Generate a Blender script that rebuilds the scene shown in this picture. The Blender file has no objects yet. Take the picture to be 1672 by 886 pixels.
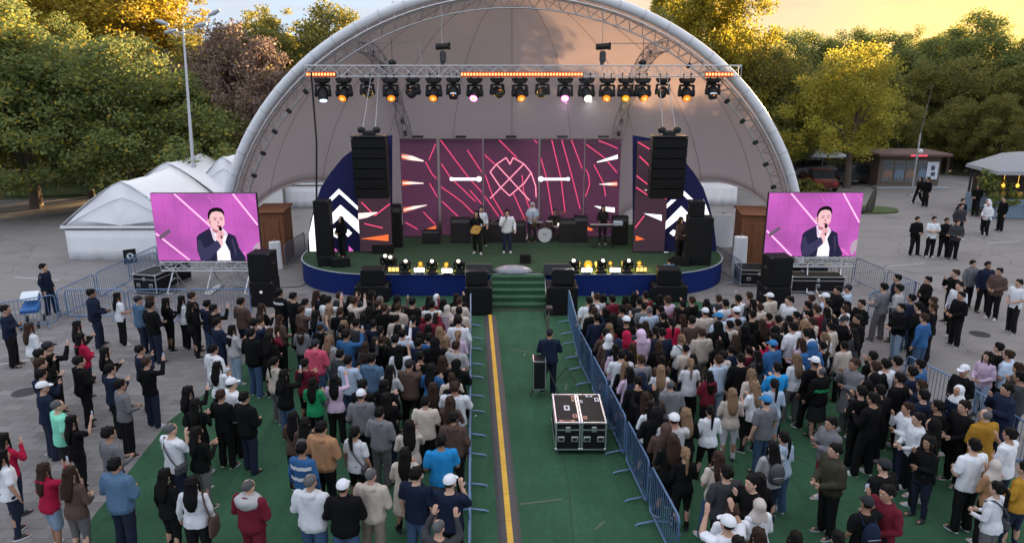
import bpy, math, random
import numpy as np
from mathutils import Vector, Matrix, noise as mnoise
sc = bpy.context.scene
COL = sc.collection
rnd = random.Random(11)
sin, cos, pi, rad = math.sin, math.cos, math.pi, math.radians

# ------------------------------------------------------------------ camera, sky, sun, exposure
CAM_H, FPX, PITCH = 8.5, 1200.0, math.atan(330 / 1200)
cam_data = bpy.data.cameras.new('camera')
cam_data.sensor_width = 36.0
cam_data.lens = FPX / 1672 * 36
cam_data.clip_end = 3000
cam = bpy.data.objects.new('camera', cam_data)
COL.objects.link(cam)
cam.location = (0, 0, CAM_H)
cam.rotation_euler = (pi / 2 - PITCH, 0, 0)
sc.camera = cam

SUN_AZ, SUN_EL = rad(37.5), rad(6.5)          # azimuth to the right of straight ahead (+Y)
EXPO = 3.05
world = bpy.data.worlds.new('World')
sc.world = world
world.use_nodes = True
def build_world():
    nt = world.node_tree; N = nt.nodes; L = nt.links
    N.clear()
    out = N.new('ShaderNodeOutputWorld'); bg = N.new('ShaderNodeBackground')
    sky = N.new('ShaderNodeTexSky'); sky.sky_type = 'NISHITA'; sky.sun_disc = False
    sky.sun_elevation = SUN_EL; sky.sun_rotation = SUN_AZ
    sky.altitude = 300; sky.air_density = 1.0; sky.dust_density = 0.9; sky.ozone_density = 2.2
    tc = N.new('ShaderNodeTexCoord')
    sep = N.new('ShaderNodeSeparateXYZ'); L.new(tc.outputs['Generated'], sep.inputs[0])
    # clouds: thin streaky bank over the whole sky, denser overhead-away from the zenith
    mp = N.new('ShaderNodeMapping'); mp.inputs['Scale'].default_value = (3.2, 3.2, 26.0)
    mp.inputs['Location'].default_value = (0.35, 0.1, 0.9)
    L.new(tc.outputs['Generated'], mp.inputs[0])
    nz = N.new('ShaderNodeTexNoise'); nz.inputs['Scale'].default_value = 1.6; nz.inputs['Detail'].default_value = 7
    nz.inputs['Roughness'].default_value = 0.55; nz.inputs['Distortion'].default_value = 0.5
    L.new(mp.outputs[0], nz.inputs['Vector'])
    ramp = N.new('ShaderNodeMapRange'); ramp.inputs[1].default_value = 0.50; ramp.inputs[2].default_value = 0.66
    L.new(nz.outputs[0], ramp.inputs[0])
    up = N.new('ShaderNodeMapRange'); up.inputs[1].default_value = 0.05; up.inputs[2].default_value = 0.085
    L.new(sep.outputs[2], up.inputs[0])
    mul = N.new('ShaderNodeMath'); mul.operation = 'MULTIPLY'
    L.new(ramp.outputs[0], mul.inputs[0]); L.new(up.outputs[0], mul.inputs[1])
    half = N.new('ShaderNodeMath'); half.operation = 'MULTIPLY'; half.inputs[1].default_value = 0.5
    L.new(mul.outputs[0], half.inputs[0])
    # high thin haze veil whitens the dome a little
    veil = N.new('ShaderNodeMix'); veil.data_type = 'RGBA'; veil.inputs[0].default_value = SKY_VEIL
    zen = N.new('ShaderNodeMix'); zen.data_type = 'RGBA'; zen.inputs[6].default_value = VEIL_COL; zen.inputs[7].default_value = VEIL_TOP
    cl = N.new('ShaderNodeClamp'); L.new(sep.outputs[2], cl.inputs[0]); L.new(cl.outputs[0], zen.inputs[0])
    # the thin cloud veil glows warm towards the sun
    dot = N.new('ShaderNodeVectorMath'); dot.operation = 'DOT_PRODUCT'; dot.inputs[1].default_value = (sin(SUN_AZ) * cos(SUN_EL), cos(SUN_AZ) * cos(SUN_EL), sin(SUN_EL))
    L.new(tc.outputs['Generated'], dot.inputs[0])
    wr = N.new('ShaderNodeMapRange'); wr.interpolation_type = 'SMOOTHSTEP'; wr.inputs[1].default_value = .62; wr.inputs[2].default_value = .985; L.new(dot.outputs['Value'], wr.inputs[0])
    wm = N.new('ShaderNodeMix'); wm.data_type = 'RGBA'; wm.inputs[7].default_value = VEIL_WARM
    L.new(wr.outputs[0], wm.inputs[0]); L.new(zen.outputs[2], wm.inputs[6])
    w2 = N.new('ShaderNodeMapRange'); w2.interpolation_type = 'SMOOTHSTEP'; w2.inputs[1].default_value = .955; w2.inputs[2].default_value = 1.0; L.new(dot.outputs['Value'], w2.inputs[0])
    wn = N.new('ShaderNodeMix'); wn.data_type = 'RGBA'; wn.inputs[7].default_value = (1.5, .84, .27, 1)
    L.new(w2.outputs[0], wn.inputs[0]); L.new(wm.outputs[2], wn.inputs[6])
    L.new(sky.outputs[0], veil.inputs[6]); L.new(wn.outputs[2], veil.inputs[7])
    mix = N.new('ShaderNodeMix'); mix.data_type = 'RGBA'
    L.new(half.outputs[0], mix.inputs[0]); L.new(veil.outputs[2], mix.inputs[6]); mix.inputs[7].default_value = CLOUD_COL
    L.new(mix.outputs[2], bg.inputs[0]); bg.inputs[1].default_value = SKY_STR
    L.new(bg.outputs[0], out.inputs[0])
VEIL_WARM = (1.0, .73, .44, 1)
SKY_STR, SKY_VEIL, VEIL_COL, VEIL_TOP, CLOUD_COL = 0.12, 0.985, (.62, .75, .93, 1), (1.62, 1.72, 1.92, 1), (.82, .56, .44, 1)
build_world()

sun_data = bpy.data.lights.new('sun', 'SUN')
sun_data.energy = 4.2
sun_data.angle = rad(0.6)
sun_data.color = (1.0, 0.66, 0.32)
sun = bpy.data.objects.new('sun', sun_data)
COL.objects.link(sun)
sdir = Vector((sin(SUN_AZ) * cos(SUN_EL), cos(SUN_AZ) * cos(SUN_EL), sin(SUN_EL)))
sun.rotation_euler = (-sdir).to_track_quat('-Z', 'Y').to_euler()
sc.view_settings.view_transform = 'Standard'
sc.view_settings.look = 'None'
sc.view_settings.exposure = EXPO
sc.view_settings.gamma = 1
sc.render.engine = 'CYCLES'
sc.cycles.max_bounces = 6
sc.cycles.transparent_max_bounces = 8
sc.cycles.use_denoising = True
EK = 2 ** (-EXPO)                               # emission colours below are given as seen

# ------------------------------------------------------------------ helpers
def ray(px, py):
    x, y = (px - 836) / FPX, -(py - 443) / FPX
    c, s = cos(PITCH), sin(PITCH)
    return Vector((x, c + y * s, -s + y * c))
def G(px, py, z=0.0):                            # where a sight line meets height z
    d = ray(px, py); t = (z - CAM_H) / d.z
    return Vector((d.x * t, d.y * t, z))
def DP(px, py, Y):                               # where a sight line meets the plane y = Y
    d = ray(px, py); t = Y / d.y
    return Vector((d.x * t, Y, CAM_H + d.z * t))

def lin(c):
    return tuple((v / 12.92 if v <= 0.04045 else ((v + 0.055) / 1.055) ** 2.4) for v in c)
def s8(r, g, b):
    return lin((r / 255, g / 255, b / 255))

MATS = {}
def mat(name, col=(.5, .5, .5), rough=.6, metal=0, var=.12, scale=6.0, bump=0.0, bscale=60.0, emit=None, estr=1.0,
        randvar=0.0, spec=.5, stretch=None, tint=None, coords='Object', island=0.0, translucent=0.0, sheen=0.0, sun_fleck=None):
    if name in MATS: return MATS[name]
    m = bpy.data.materials.new(name); m.use_nodes = True
    nt = m.node_tree; N = nt.nodes; L = nt.links
    b = N['Principled BSDF']
    b.inputs['Roughness'].default_value = rough; b.inputs['Metallic'].default_value = metal
    b.inputs['Specular IOR Level'].default_value = spec
    if sheen: b.inputs['Sheen Weight'].default_value = sheen
    tc = N.new('ShaderNodeTexCoord'); mp = N.new('ShaderNodeMapping')
    L.new(tc.outputs[coords], mp.inputs[0])
    if stretch: mp.inputs['Scale'].default_value = stretch
    nz = N.new('ShaderNodeTexNoise'); nz.inputs['Scale'].default_value = scale; nz.inputs['Detail'].default_value = 5
    L.new(mp.outputs[0], nz.inputs['Vector'])
    mix = N.new('ShaderNodeMix'); mix.data_type = 'RGBA'
    t2 = tint or col
    mix.inputs[6].default_value = (*[max(0, c * (1 - var)) for c in col], 1)
    mix.inputs[7].default_value = (*[min(1, c * (1 + var)) for c in t2], 1)
    L.new(nz.outputs[0], mix.inputs[0])
    src = mix.outputs[2]
    if randvar or island:
        hs = N.new('ShaderNodeHueSaturation')
        mr = N.new('ShaderNodeMapRange')
        if island:
            g = N.new('ShaderNodeNewGeometry'); L.new(g.outputs['Random Per Island'], mr.inputs[0]); a = island
        else:
            oi = N.new('ShaderNodeObjectInfo'); L.new(oi.outputs['Random'], mr.inputs[0]); a = randvar
        mr.inputs[3].default_value = 1 - a; mr.inputs[4].default_value = 1 + a
        L.new(mr.outputs[0], hs.inputs['Value']); L.new(src, hs.inputs['Color']); src = hs.outputs[0]
        if sun_fleck:
            th = N.new('ShaderNodeMath'); th.operation = 'GREATER_THAN'; th.inputs[1].default_value = 1 - sun_fleck[0]; L.new(g.outputs['Random Per Island'], th.inputs[0])
            fm = N.new('ShaderNodeMix'); fm.data_type = 'RGBA'; fm.inputs[7].default_value = (*sun_fleck[1], 1)
            L.new(th.outputs[0], fm.inputs[0]); L.new(src, fm.inputs[6]); src = fm.outputs[2]
    L.new(src, b.inputs['Base Color'])
    if bump:
        n2 = N.new('ShaderNodeTexNoise'); n2.inputs['Scale'].default_value = bscale; n2.inputs['Detail'].default_value = 4
        L.new(mp.outputs[0], n2.inputs['Vector'])
        bp = N.new('ShaderNodeBump'); bp.inputs['Strength'].default_value = bump; bp.inputs['Distance'].default_value = 0.02
        L.new(n2.outputs[0], bp.inputs['Height']); L.new(bp.outputs[0], b.inputs['Normal'])
    if emit is not None:
        b.inputs['Emission Color'].default_value = (*emit, 1)
        b.inputs['Emission Strength'].default_value = estr * EK
    if translucent:
        tr = N.new('ShaderNodeBsdfTranslucent'); L.new(src, tr.inputs[0])
        ms = N.new('ShaderNodeMixShader'); ms.inputs[0].default_value = translucent
        L.new(b.outputs[0], ms.inputs[1]); L.new(tr.outputs[0], ms.inputs[2])
        L.new(ms.outputs[0], N['Material Output'].inputs[0])
    MATS[name] = m
    return m
def glow(name, rgb8, k=1.0):
    c = s8(*rgb8)
    return mat(name, (0.004, 0.004, 0.004), .8, var=0, emit=c, estr=k, spec=.03)

class MB:
    def __init__(s): s.v = []; s.f = []; s.m = []
    def add(s, vs, fs, mi=0, M=None):
        o = len(s.v)
        if M is not None: vs = [M @ Vector(p) for p in vs]
        s.v += [tuple(p) for p in vs]
        for f in fs: s.f.append(tuple(i + o for i in f)); s.m.append(mi)
        return s
    def box(s, c, d, mi=0, M=None, b=0.0):
        cx, cy, cz = c; hx, hy, hz = d[0] / 2, d[1] / 2, d[2] / 2
        if b <= 0:
            vs = [(cx + i * hx, cy + j * hy, cz + k * hz) for i in (-1, 1) for j in (-1, 1) for k in (-1, 1)]
            return s.add(vs, [(0, 1, 3, 2), (4, 6, 7, 5), (0, 4, 5, 1), (2, 3, 7, 6), (0, 2, 6, 4), (1, 5, 7, 3)], mi, M)
        b = min(b, hx * .9, hy * .9, hz * .9)
        vs, ix = [], {}
        for i in (-1, 1):
            for j in (-1, 1):
                for k in (-1, 1):
                    for a in range(3):
                        q = [hx - b, hy - b, hz - b]; q[a] += b
                        ix[(i, j, k, a)] = len(vs)
                        vs.append((cx + i * q[0], cy + j * q[1], cz + k * q[2]))
        fs = []
        for a in range(3):
            u, w = (a + 1) % 3, (a + 2) % 3
            for sg in (-1, 1):
                q = []
                for su, sw in ((-1, -1), (1, -1), (1, 1), (-1, 1)):
                    t = [0, 0, 0]; t[a] = sg; t[u] = su; t[w] = sw
                    q.append(ix[(*t, a)])
                fs.append(q if sg > 0 else q[::-1])
            for su in (-1, 1):
                for sw in (-1, 1):
                    t0 = [0, 0, 0]; t0[a] = -1; t0[u] = su; t0[w] = sw
                    t1 = list(t0); t1[a] = 1
                    q = [ix[(*t0, u)], ix[(*t1, u)], ix[(*t1, w)], ix[(*t0, w)]]
                    fs.append(q if su * sw < 0 else q[::-1])
        for i in (-1, 1):
            for j in (-1, 1):
                for k in (-1, 1):
                    q = [ix[(i, j, k, 0)], ix[(i, j, k, 1)], ix[(i, j, k, 2)]]
                    fs.append(q if i * j * k > 0 else q[::-1])
        return s.add(vs, fs, mi, M)
    def loft(s, rings, mi=0, caps=True, M=None, closed=True):
        n = len(rings[0]); vs = [p for r in rings for p in r]; fs = []
        for a in range(len(rings) - 1):
            for i in range(n if closed else n - 1):
                j = (i + 1) % n
                fs.append((a * n + i, a * n + j, (a + 1) * n + j, (a + 1) * n + i))
        if caps:
            fs.append(tuple(range(n))[::-1]); fs.append(tuple((len(rings) - 1) * n + i for i in range(n)))
        return s.add(vs, fs, mi, M)
    def tube(s, pts, r, n=8, mi=0, M=None, caps=True):
        pts = [Vector(p) for p in pts]
        rs = r if isinstance(r, (list, tuple)) else [r] * len(pts)
        t0 = (pts[1] - pts[0]).normalized()
        u = t0.orthogonal().normalized(); rings = []
        for i, p in enumerate(pts):
            t = (pts[min(i + 1, len(pts) - 1)] - pts[max(i - 1, 0)]).normalized()
            u = (u - t * u.dot(t)).normalized(); w = t.cross(u)
            rings.append([p + (u * cos(2 * pi * k / n) + w * sin(2 * pi * k / n)) * rs[i] for k in range(n)])
        return s.loft(rings, mi, caps, M)
    def bar(s, p0, p1, r, n=6, mi=0, r1=None, M=None):
        return s.tube([p0, p1], [r, r if r1 is None else r1], n, mi, M)
    def ell(s, c, r, nu=12, nv=8, mi=0, M=None):
        c = Vector(c); r = (r, r, r) if isinstance(r, (int, float)) else r
        rings = []
        for j in range(1, nv):
            th = pi * j / nv
            rings.append([(c.x + r[0] * sin(th) * cos(2 * pi * i / nu), c.y + r[1] * sin(th) * sin(2 * pi * i / nu), c.z - r[2] * cos(th)) for i in range(nu)])
        vs = [p for q in rings for p in q] + [(c.x, c.y, c.z - r[2]), (c.x, c.y, c.z + r[2])]
        fs = []
        for a in range(nv - 2):
            for i in range(nu):
                j = (i + 1) % nu
                fs.append((a * nu + i, a * nu + j, (a + 1) * nu + j, (a + 1) * nu + i))
        b, t = len(vs) - 2, len(vs) - 1
        for i in range(nu):
            j = (i + 1) % nu
            fs.append((b, j, i)); fs.append((t, (nv - 2) * nu + i, (nv - 2) * nu + j))
        return s.add(vs, fs, mi, M)
    def prism(s, poly, z0, z1, mi=0, M=None):
        n = len(poly)
        vs = [(p[0], p[1], z0) for p in poly] + [(p[0], p[1], z1) for p in poly]
        fs = [tuple(range(n))[::-1], tuple(range(n, 2 * n))] + [(i, (i + 1) % n, n + (i + 1) % n, n + i) for i in range(n)]
        return s.add(vs, fs, mi, M)
    def disc(s, c, axis, r, t, n=16, mi=0, M=None):
        c = Vector(c); a = Vector(axis).normalized()
        return s.tube([c - a * t / 2, c + a * t / 2], r, n, mi, M)
    def mesh(s, name, mats, angle=35):
        me = bpy.data.meshes.new(name)
        me.from_pydata(s.v, [], s.f)
        for m in (mats if isinstance(mats, (list, tuple)) else [mats]): me.materials.append(m)
        me.polygons.foreach_set('material_index', s.m)
        me.polygons.foreach_set('use_smooth', [True] * len(s.f))
        me.set_sharp_from_angle(angle=rad(angle))
        return me
    def obj(s, name, mats, parent=None, loc=None, angle=35):
        return link(name, s.mesh(name, mats, angle), parent, loc)

def link(name, me, parent=None, loc=None, rot=None, scale=None):
    o = bpy.data.objects.new(name, me)
    COL.objects.link(o)
    if parent is not None: o.parent = parent
    if loc is not None: o.location = loc
    if rot is not None: o.rotation_euler = rot
    if scale is not None: o.scale = scale
    return o
def tag(o, label=None, cat=None, group=None, kind=None):
    if label: o['label'] = label
    if cat: o['category'] = cat
    if group: o['group'] = group
    if kind: o['kind'] = kind
    return o
def thing(name, label, cat, loc=(0, 0, 0), rz=0.0, group=None):
    o = link(name, None, None, loc, (0, 0, rz))
    o.empty_display_size = .2
    return tag(o, label, cat, group)
def kids(o): return [c for c in ALLKIDS.get(o.name, [])]
def copy_tree(o, loc, rz=None, label=None, group=None, scale=None):
    def rec(q, par):
        c = q.copy(); COL.objects.link(c)
        if par is not None: c.parent = par
        for ch in list(q.children): rec(ch, c)
        return c
    c = rec(o, None)
    c.location = loc
    if rz is not None: c.rotation_euler = (0, 0, rz)
    if scale is not None: c.scale = scale if hasattr(scale, '__len__') else (scale,) * 3
    if label: c['label'] = label
    if group: c['group'] = group
    return c
ORD = 'first second third fourth fifth sixth seventh eighth ninth tenth eleventh twelfth thirteenth fourteenth fifteenth sixteenth seventeenth eighteenth nineteenth twentieth'.split()
# ------------------------------------------------------------------ shared materials
M_ALU = mat('aluminium', (.55, .56, .58), .35, .9, var=.15, scale=3)
M_STEEL = mat('galvanised_steel', (.36, .38, .40), .45, .6, var=.2, scale=5)
M_BLACK = mat('black_paint', (.012, .012, .013), .55, spec=.3, var=.3, scale=4, bump=.05)
M_BLACKBOX = mat('black_speaker_paint', (.008, .008, .009), .75, var=.3, scale=8, bump=.15, bscale=120, spec=.18)
M_GRILLE = mat('speaker_grille', (.009, .009, .010), .7, spec=.15, var=.5, scale=160, bump=.2, bscale=220)
M_RUBBER = mat('rubber', (.02, .02, .021), .85, var=.25)
M_MEMB = mat('shell_fabric', (.87, .79, .79), .8, var=.06, scale=.35, bump=.08, bscale=1.2, translucent=.22)
M_ARCH = mat('arch_tube_fabric', (.62, .63, .66), .45, var=.12, scale=1.0, stretch=(1, 1, 4))
M_TENT = mat('tent_fabric', (.86, .87, .90), .65, var=.06, scale=1.2, bump=.25, bscale=2.5, translucent=.12)
M_BLUEBAR = mat('blue_barrier_paint', (.11, .19, .34), .45, .3, var=.25, scale=6, randvar=.12)
M_BARSTEEL = mat('barrier_steel', (.20, .25, .33), .42, .6, var=.25, scale=6)
M_CARPET = mat('green_carpet', (.029, .076, .041), .95, var=.2, scale=.9, bump=.3, bscale=180, spec=.1, tint=(.038, .097, .054))
def wear(m):
    nt = m.node_tree; N = nt.nodes; L = nt.links; bs = N['Principled BSDF']; src = bs.inputs['Base Color'].links[0].from_socket
    tc = N.new('ShaderNodeTexCoord'); mp = N.new('ShaderNodeMapping'); mp.inputs['Scale'].default_value = (2.2, .25, 1); mp.inputs['Rotation'].default_value = (0, 0, .05); L.new(tc.outputs['Object'], mp.inputs[0])
    n = N.new('ShaderNodeTexNoise'); n.inputs['Scale'].default_value = 1.3; n.inputs['Detail'].default_value = 8; n.inputs['Roughness'].default_value = .7; L.new(mp.outputs[0], n.inputs['Vector'])
    n2 = N.new('ShaderNodeTexNoise'); n2.inputs['Scale'].default_value = 7; n2.inputs['Detail'].default_value = 8; n2.inputs['Roughness'].default_value = .75; L.new(tc.outputs['Object'], n2.inputs['Vector'])
    a = N.new('ShaderNodeMath'); a.operation = 'ADD'; L.new(n.outputs[0], a.inputs[0]); L.new(n2.outputs[0], a.inputs[1])
    r = N.new('ShaderNodeMapRange'); r.inputs[1].default_value = .7; r.inputs[2].default_value = 1.35; r.inputs[3].default_value = .78; r.inputs[4].default_value = 1.3; L.new(a.outputs[0], r.inputs[0])
    h = N.new('ShaderNodeHueSaturation'); L.new(src, h.inputs['Color']); L.new(r.outputs[0], h.inputs['Value']); L.new(h.outputs[0], bs.inputs['Base Color'])
wear(M_CARPET)
M_STAGECARPET = mat('stage_carpet', (.032, .062, .034), .95, var=.2, scale=2, bump=.2, bscale=150, spec=.1)
M_SKIRT = mat('stage_skirt', (.009, .022, .125), .7, spec=.12, var=.2, scale=2.5, stretch=(3, 3, .4), bump=.15, bscale=6)
M_NAVY = mat('wing_navy', (.020, .021, .085), .8, spec=.1, var=.1)
M_YELLOW = mat('cable_yellow', (.62, .36, .03), .6, var=.25, scale=9)
M_DKGREY = mat('dark_plastic', (.045, .045, .05), .6, var=.25, scale=7)
M_WOOD = mat('rusty_brown_boards', (.20, .075, .03), .7, var=.35, scale=3, stretch=(6, 6, .6), bump=.3, bscale=14)
M_BARK = mat('bark', (.10, .078, .06), .9, var=.4, scale=3, stretch=(4, 4, .7), bump=.6, bscale=10)

def plaza_material():
    m = mat('plaza_asphalt', (.186, .172, .166), .85, var=.14, scale=.35, bump=.12, bscale=25, tint=(.206, .190, .184))
    nt = m.node_tree; N = nt.nodes; L = nt.links
    b = N['Principled BSDF']; src = b.inputs['Base Color'].links[0].from_socket
    tc = N.new('ShaderNodeTexCoord')
    # wheel-worn streaks and patches
    mp = N.new('ShaderNodeMapping'); mp.inputs['Rotation'].default_value = (0, 0, rad(24)); mp.inputs['Scale'].default_value = (.10, .9, 1)
    L.new(tc.outputs['Object'], mp.inputs[0])
    n1 = N.new('ShaderNodeTexNoise'); n1.inputs['Scale'].default_value = 1.2; n1.inputs['Detail'].default_value = 8; n1.inputs['Distortion'].default_value = .6
    L.new(mp.outputs[0], n1.inputs['Vector'])
    r1 = N.new('ShaderNodeMapRange'); r1.inputs[1].default_value = .35; r1.inputs[2].default_value = .72; r1.inputs[3].default_value = .9; r1.inputs[4].default_value = 1.08
    L.new(n1.outputs[0], r1.inputs[0])
    n3 = N.new('ShaderNodeTexNoise'); n3.inputs['Scale'].default_value = 18; n3.inputs['Detail'].default_value = 6
    L.new(tc.outputs['Object'], n3.inputs['Vector'])
    r3 = N.new('ShaderNodeMapRange'); r3.inputs[3].default_value = .85; r3.inputs[4].default_value = 1.15
    L.new(n3.outputs[0], r3.inputs[0])
    mu = N.new('ShaderNodeMath'); mu.operation = 'MULTIPLY'; L.new(r1.outputs[0], mu.inputs[0]); L.new(r3.outputs[0], mu.inputs[1])
    dn = N.new('ShaderNodeTexNoise'); dn.inputs['Scale'].default_value = .8; dn.inputs['Detail'].default_value = 4; L.new(tc.outputs['Object'], dn.inputs['Vector'])
    dv = N.new('ShaderNodeVectorMath'); dv.operation = 'MULTIPLY_ADD'; dv.inputs[1].default_value = (1.6, 1.6, 0); L.new(dn.outputs['Color'], dv.inputs[0]); L.new(tc.outputs['Object'], dv.inputs[2])
    vo = N.new('ShaderNodeTexVoronoi'); vo.feature = 'DISTANCE_TO_EDGE'; vo.inputs['Scale'].default_value = .22; L.new(dv.outputs[0], vo.inputs['Vector'])
    vr = N.new('ShaderNodeMapRange'); vr.inputs[1].default_value = .002; vr.inputs[2].default_value = .008; vr.inputs[3].default_value = .62; vr.inputs[4].default_value = 1.0; L.new(vo.outputs[0], vr.inputs[0])
    st = N.new('ShaderNodeTexNoise'); st.inputs['Scale'].default_value = .45; st.inputs['Detail'].default_value = 6; L.new(tc.outputs['Object'], st.inputs['Vector'])
    sr = N.new('ShaderNodeMapRange'); sr.inputs[1].default_value = .58; sr.inputs[2].default_value = .72; sr.inputs[3].default_value = 1.0; sr.inputs[4].default_value = .72; L.new(st.outputs[0], sr.inputs[0])
    m2 = N.new('ShaderNodeMath'); m2.operation = 'MULTIPLY'; L.new(vr.outputs[0], m2.inputs[0]); L.new(sr.outputs[0], m2.inputs[1])
    m3 = N.new('ShaderNodeMath'); m3.operation = 'MULTIPLY'; L.new(mu.outputs[0], m3.inputs[0]); L.new(m2.outputs[0], m3.inputs[1]); mu = m3
    hs = N.new('ShaderNodeHueSaturation'); L.new(src, hs.inputs['Color']); L.new(mu.outputs[0], hs.inputs['Value'])
    L.new(hs.outputs[0], b.inputs['Base Color'])
    return m
M_PLAZA = plaza_material()
M_SLAB = mat('paving_slab', (.160, .150, .147), .8, var=.18, scale=1.2, bump=.1, bscale=30, island=.2)
M_SOIL = mat('park_soil', (.075, .068, .04), .95, var=.4, scale=.25, bump=.4, bscale=4, tint=(.055, .075, .025))
M_GRASS = mat('grass_verge', (.05, .075, .02), .95, var=.4, scale=1.5, bump=.5, bscale=12)
M_WHITELINE = mat('worn_marking', (.36, .35, .36), .9, var=.3, scale=5)

# ------------------------------------------------------------------ ground
def sheet(name, pts, z, m, kind='structure'):
    mb = MB(); mb.add([(p[0], p[1], z) for p in pts], [tuple(range(len(pts)))])
    return tag(mb.obj(name, m), kind=kind)
terrain = sheet('ground', [(-900, -60), (900, -60), (900, 1600), (-900, 1600)], -.03, M_SOIL)
plaza = sheet('plaza_pavement', [(-60, -20), (60, -20), (62, 48), (34, 62), (14, 62), (-4, 58), (-26, 50), (-60, 46)], -.006, M_PLAZA)
# small paving slabs, tone by slab, either side of the carpet
def paving(polys):
    mb = MB()
    for (x0, x1, y0, y1) in polys:
        w, d = .5, .3; row = 0; y = y0
        while y < y1:
            x = x0 + (.25 if row % 2 else 0)
            while x < x1:
                z = rnd.uniform(-.001, .0015); g = .006
                a = (x + g, y + g, x + w - g, y + d - g)
                vs = [(a[0], a[1], z), (a[2], a[1], z), (a[2], a[3], z), (a[0], a[3], z), (a[0] - .004, a[1] - .004, -.008), (a[2] + .004, a[1] - .004, -.008), (a[2] + .004, a[3] + .004, -.008), (a[0] - .004, a[3] + .004, -.008)]
                mb.add(vs, [(0, 1, 2, 3), (4, 5, 1, 0), (5, 6, 2, 1), (6, 7, 3, 2), (7, 4, 0, 3)])
                x += w
            y += d; row += 1
    return tag(mb.obj('paving_slabs', M_SLAB, plaza), kind='stuff')
paving([(-19, -5.5, 10.5, 27.5)])
# green carpet field before the stage, with the aisle
cl = [G(150, 846), G(275, 688), G(440, 561), G(500, 470)]
carpet = sheet('carpet_field', [(-6.9, 9.0), (cl[0].x, cl[0].y), (cl[1].x, cl[1].y), (cl[2].x, cl[2].y), (-7.4, 25.6), (-5.0, 27.6), (5.0, 27.6),
                               (G(1220, 505).x, 25.8), (G(1390, 585).x, G(1390, 585).y), (G(1540, 690).x, G(1540, 690).y), (G(1672, 790).x, G(1672, 790).y), (8.6, 9.0)], .006, M_CARPET)
sm = MB(); tp = MB()
for k, x in enumerate((-6.0, -4.0, -2.05, 1.15, 4.0, 6.0)):
    pts = [(x + .03 * sin(y * 1.7 + k) + .04 * (25 - y) * .0523 * 25 * .04, y) for y in [9 + i * .6 for i in range(28)]]
    for (xa, ya), (xb, yb) in zip(pts, pts[1:]):
        sm.add([(xa - .014, ya, .0085), (xa + .014, ya, .0085), (xb + .014, yb, .0085), (xb - .014, yb, .0085)], [(0, 1, 2, 3)])
for (x, y, l, w, a) in ((.6, 13.2, .9, .06, .2), (1.5, 18.8, .5, .05, 1.4), (.3, 21.5, .7, .05, -.3), (-.35, 17.0, .4, .05, 1.2), (1.7, 12.4, .35, .05, .9), (-4.2, 14.5, .5, .05, .4), (6.5, 15.0, .6, .05, -.5), (5.0, 13.2, .5, .05, .8)):
    tp.add([(-l / 2, -w / 2, 0), (l / 2, -w / 2, 0), (l / 2, w / 2, 0), (-l / 2, w / 2, 0)], [(0, 1, 2, 3)], 0, Matrix.Translation((x, y, .0125)) @ Matrix.Rotation(a, 4, 'Z'))
tag(sm.obj('carpet_seams', mat('carpet_seam', (.018, .05, .027), .95)), kind='structure')
tag(tp.obj('tape_marks', mat('floor_tape', (.05, .085, .06), .6)), kind='structure')
lt = MB()
for i in range(24):
    x, y = rnd.uniform(-16, 14), rnd.uniform(11, 26); a = rnd.uniform(0, 3); l = rnd.uniform(.025, .05)
    lt.add([(-l, -l * .6, 0), (l, -l * .6, .004), (l * .8, l * .6, .012), (-l, l * .5, .004)], [(0, 1, 2, 3)], 0, Matrix.Translation((x, y, .011)) @ Matrix.Rotation(a, 4, 'Z'))
tag(lt.obj('paper_scraps', mat('paper_scrap', (.3, .3, .3), .8)), kind='stuff')
# worn pale marks on the plaza
mk = MB()
for (px, py, l, w, a) in ((1530, 415, 2.6, .12, .3), (1600, 470, 1.6, .10, .25), (1480, 432, 2.0, .1, .25), (1640, 395, 2.0, .1, .2), (60, 455, 2.2, .12, -.2), (30, 590, 1.2, .1, .5)):
    p = G(px, py); mk.add([(-l / 2, -w / 2, 0), (l / 2, -w / 2, 0), (l / 2, w / 2, 0), (-l / 2, w / 2, 0)], [(0, 1, 2, 3)], 0, Matrix.Translation((p.x, p.y, .003)) @ Matrix.Rotation(a, 4, 'Z'))
tag(mk.obj('pavement_markings', M_WHITELINE), kind='structure')
# grass islands
def island(px, py, rx, ry):
    p = G(px, py); mb = MB(); n = 24
    ring = lambda k, z: [(p.x + rx * k * cos(2 * pi * i / n) * (1 + .1 * sin(3 * i)), p.y + ry * k * sin(2 * pi * i / n), z) for i in range(n)]
    mb.loft([ring(1, -.02), ring(1, .09), ring(.94, .10), ring(.5, .16), ring(.05, .18)], 0)
    return tag(mb.obj('grass_island', M_GRASS), kind='structure')
island(1415, 343, 1.9, 1.3)
island(60, 312, 6.5, 2.6)
# far ground hump that closes the view below the trees
hm = MB()
rows = []
for j, (yy, zz) in enumerate(((88, -.02), (110, 2.0), (160, 4.0), (400, 6.0), (900, 6.5))):
    rows.append([(x, yy + abs(x) * .1, zz + .5 * sin(x * .05 + j)) for x in range(-700, 701, 50)])
hm.loft(rows, 0, caps=False, closed=False)
tag(hm.obj('hills', mat('far_woodland_ground', (.05, .06, .03), .95, var=.4, scale=.05, bump=.3, bscale=.4)), kind='structure')

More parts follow.
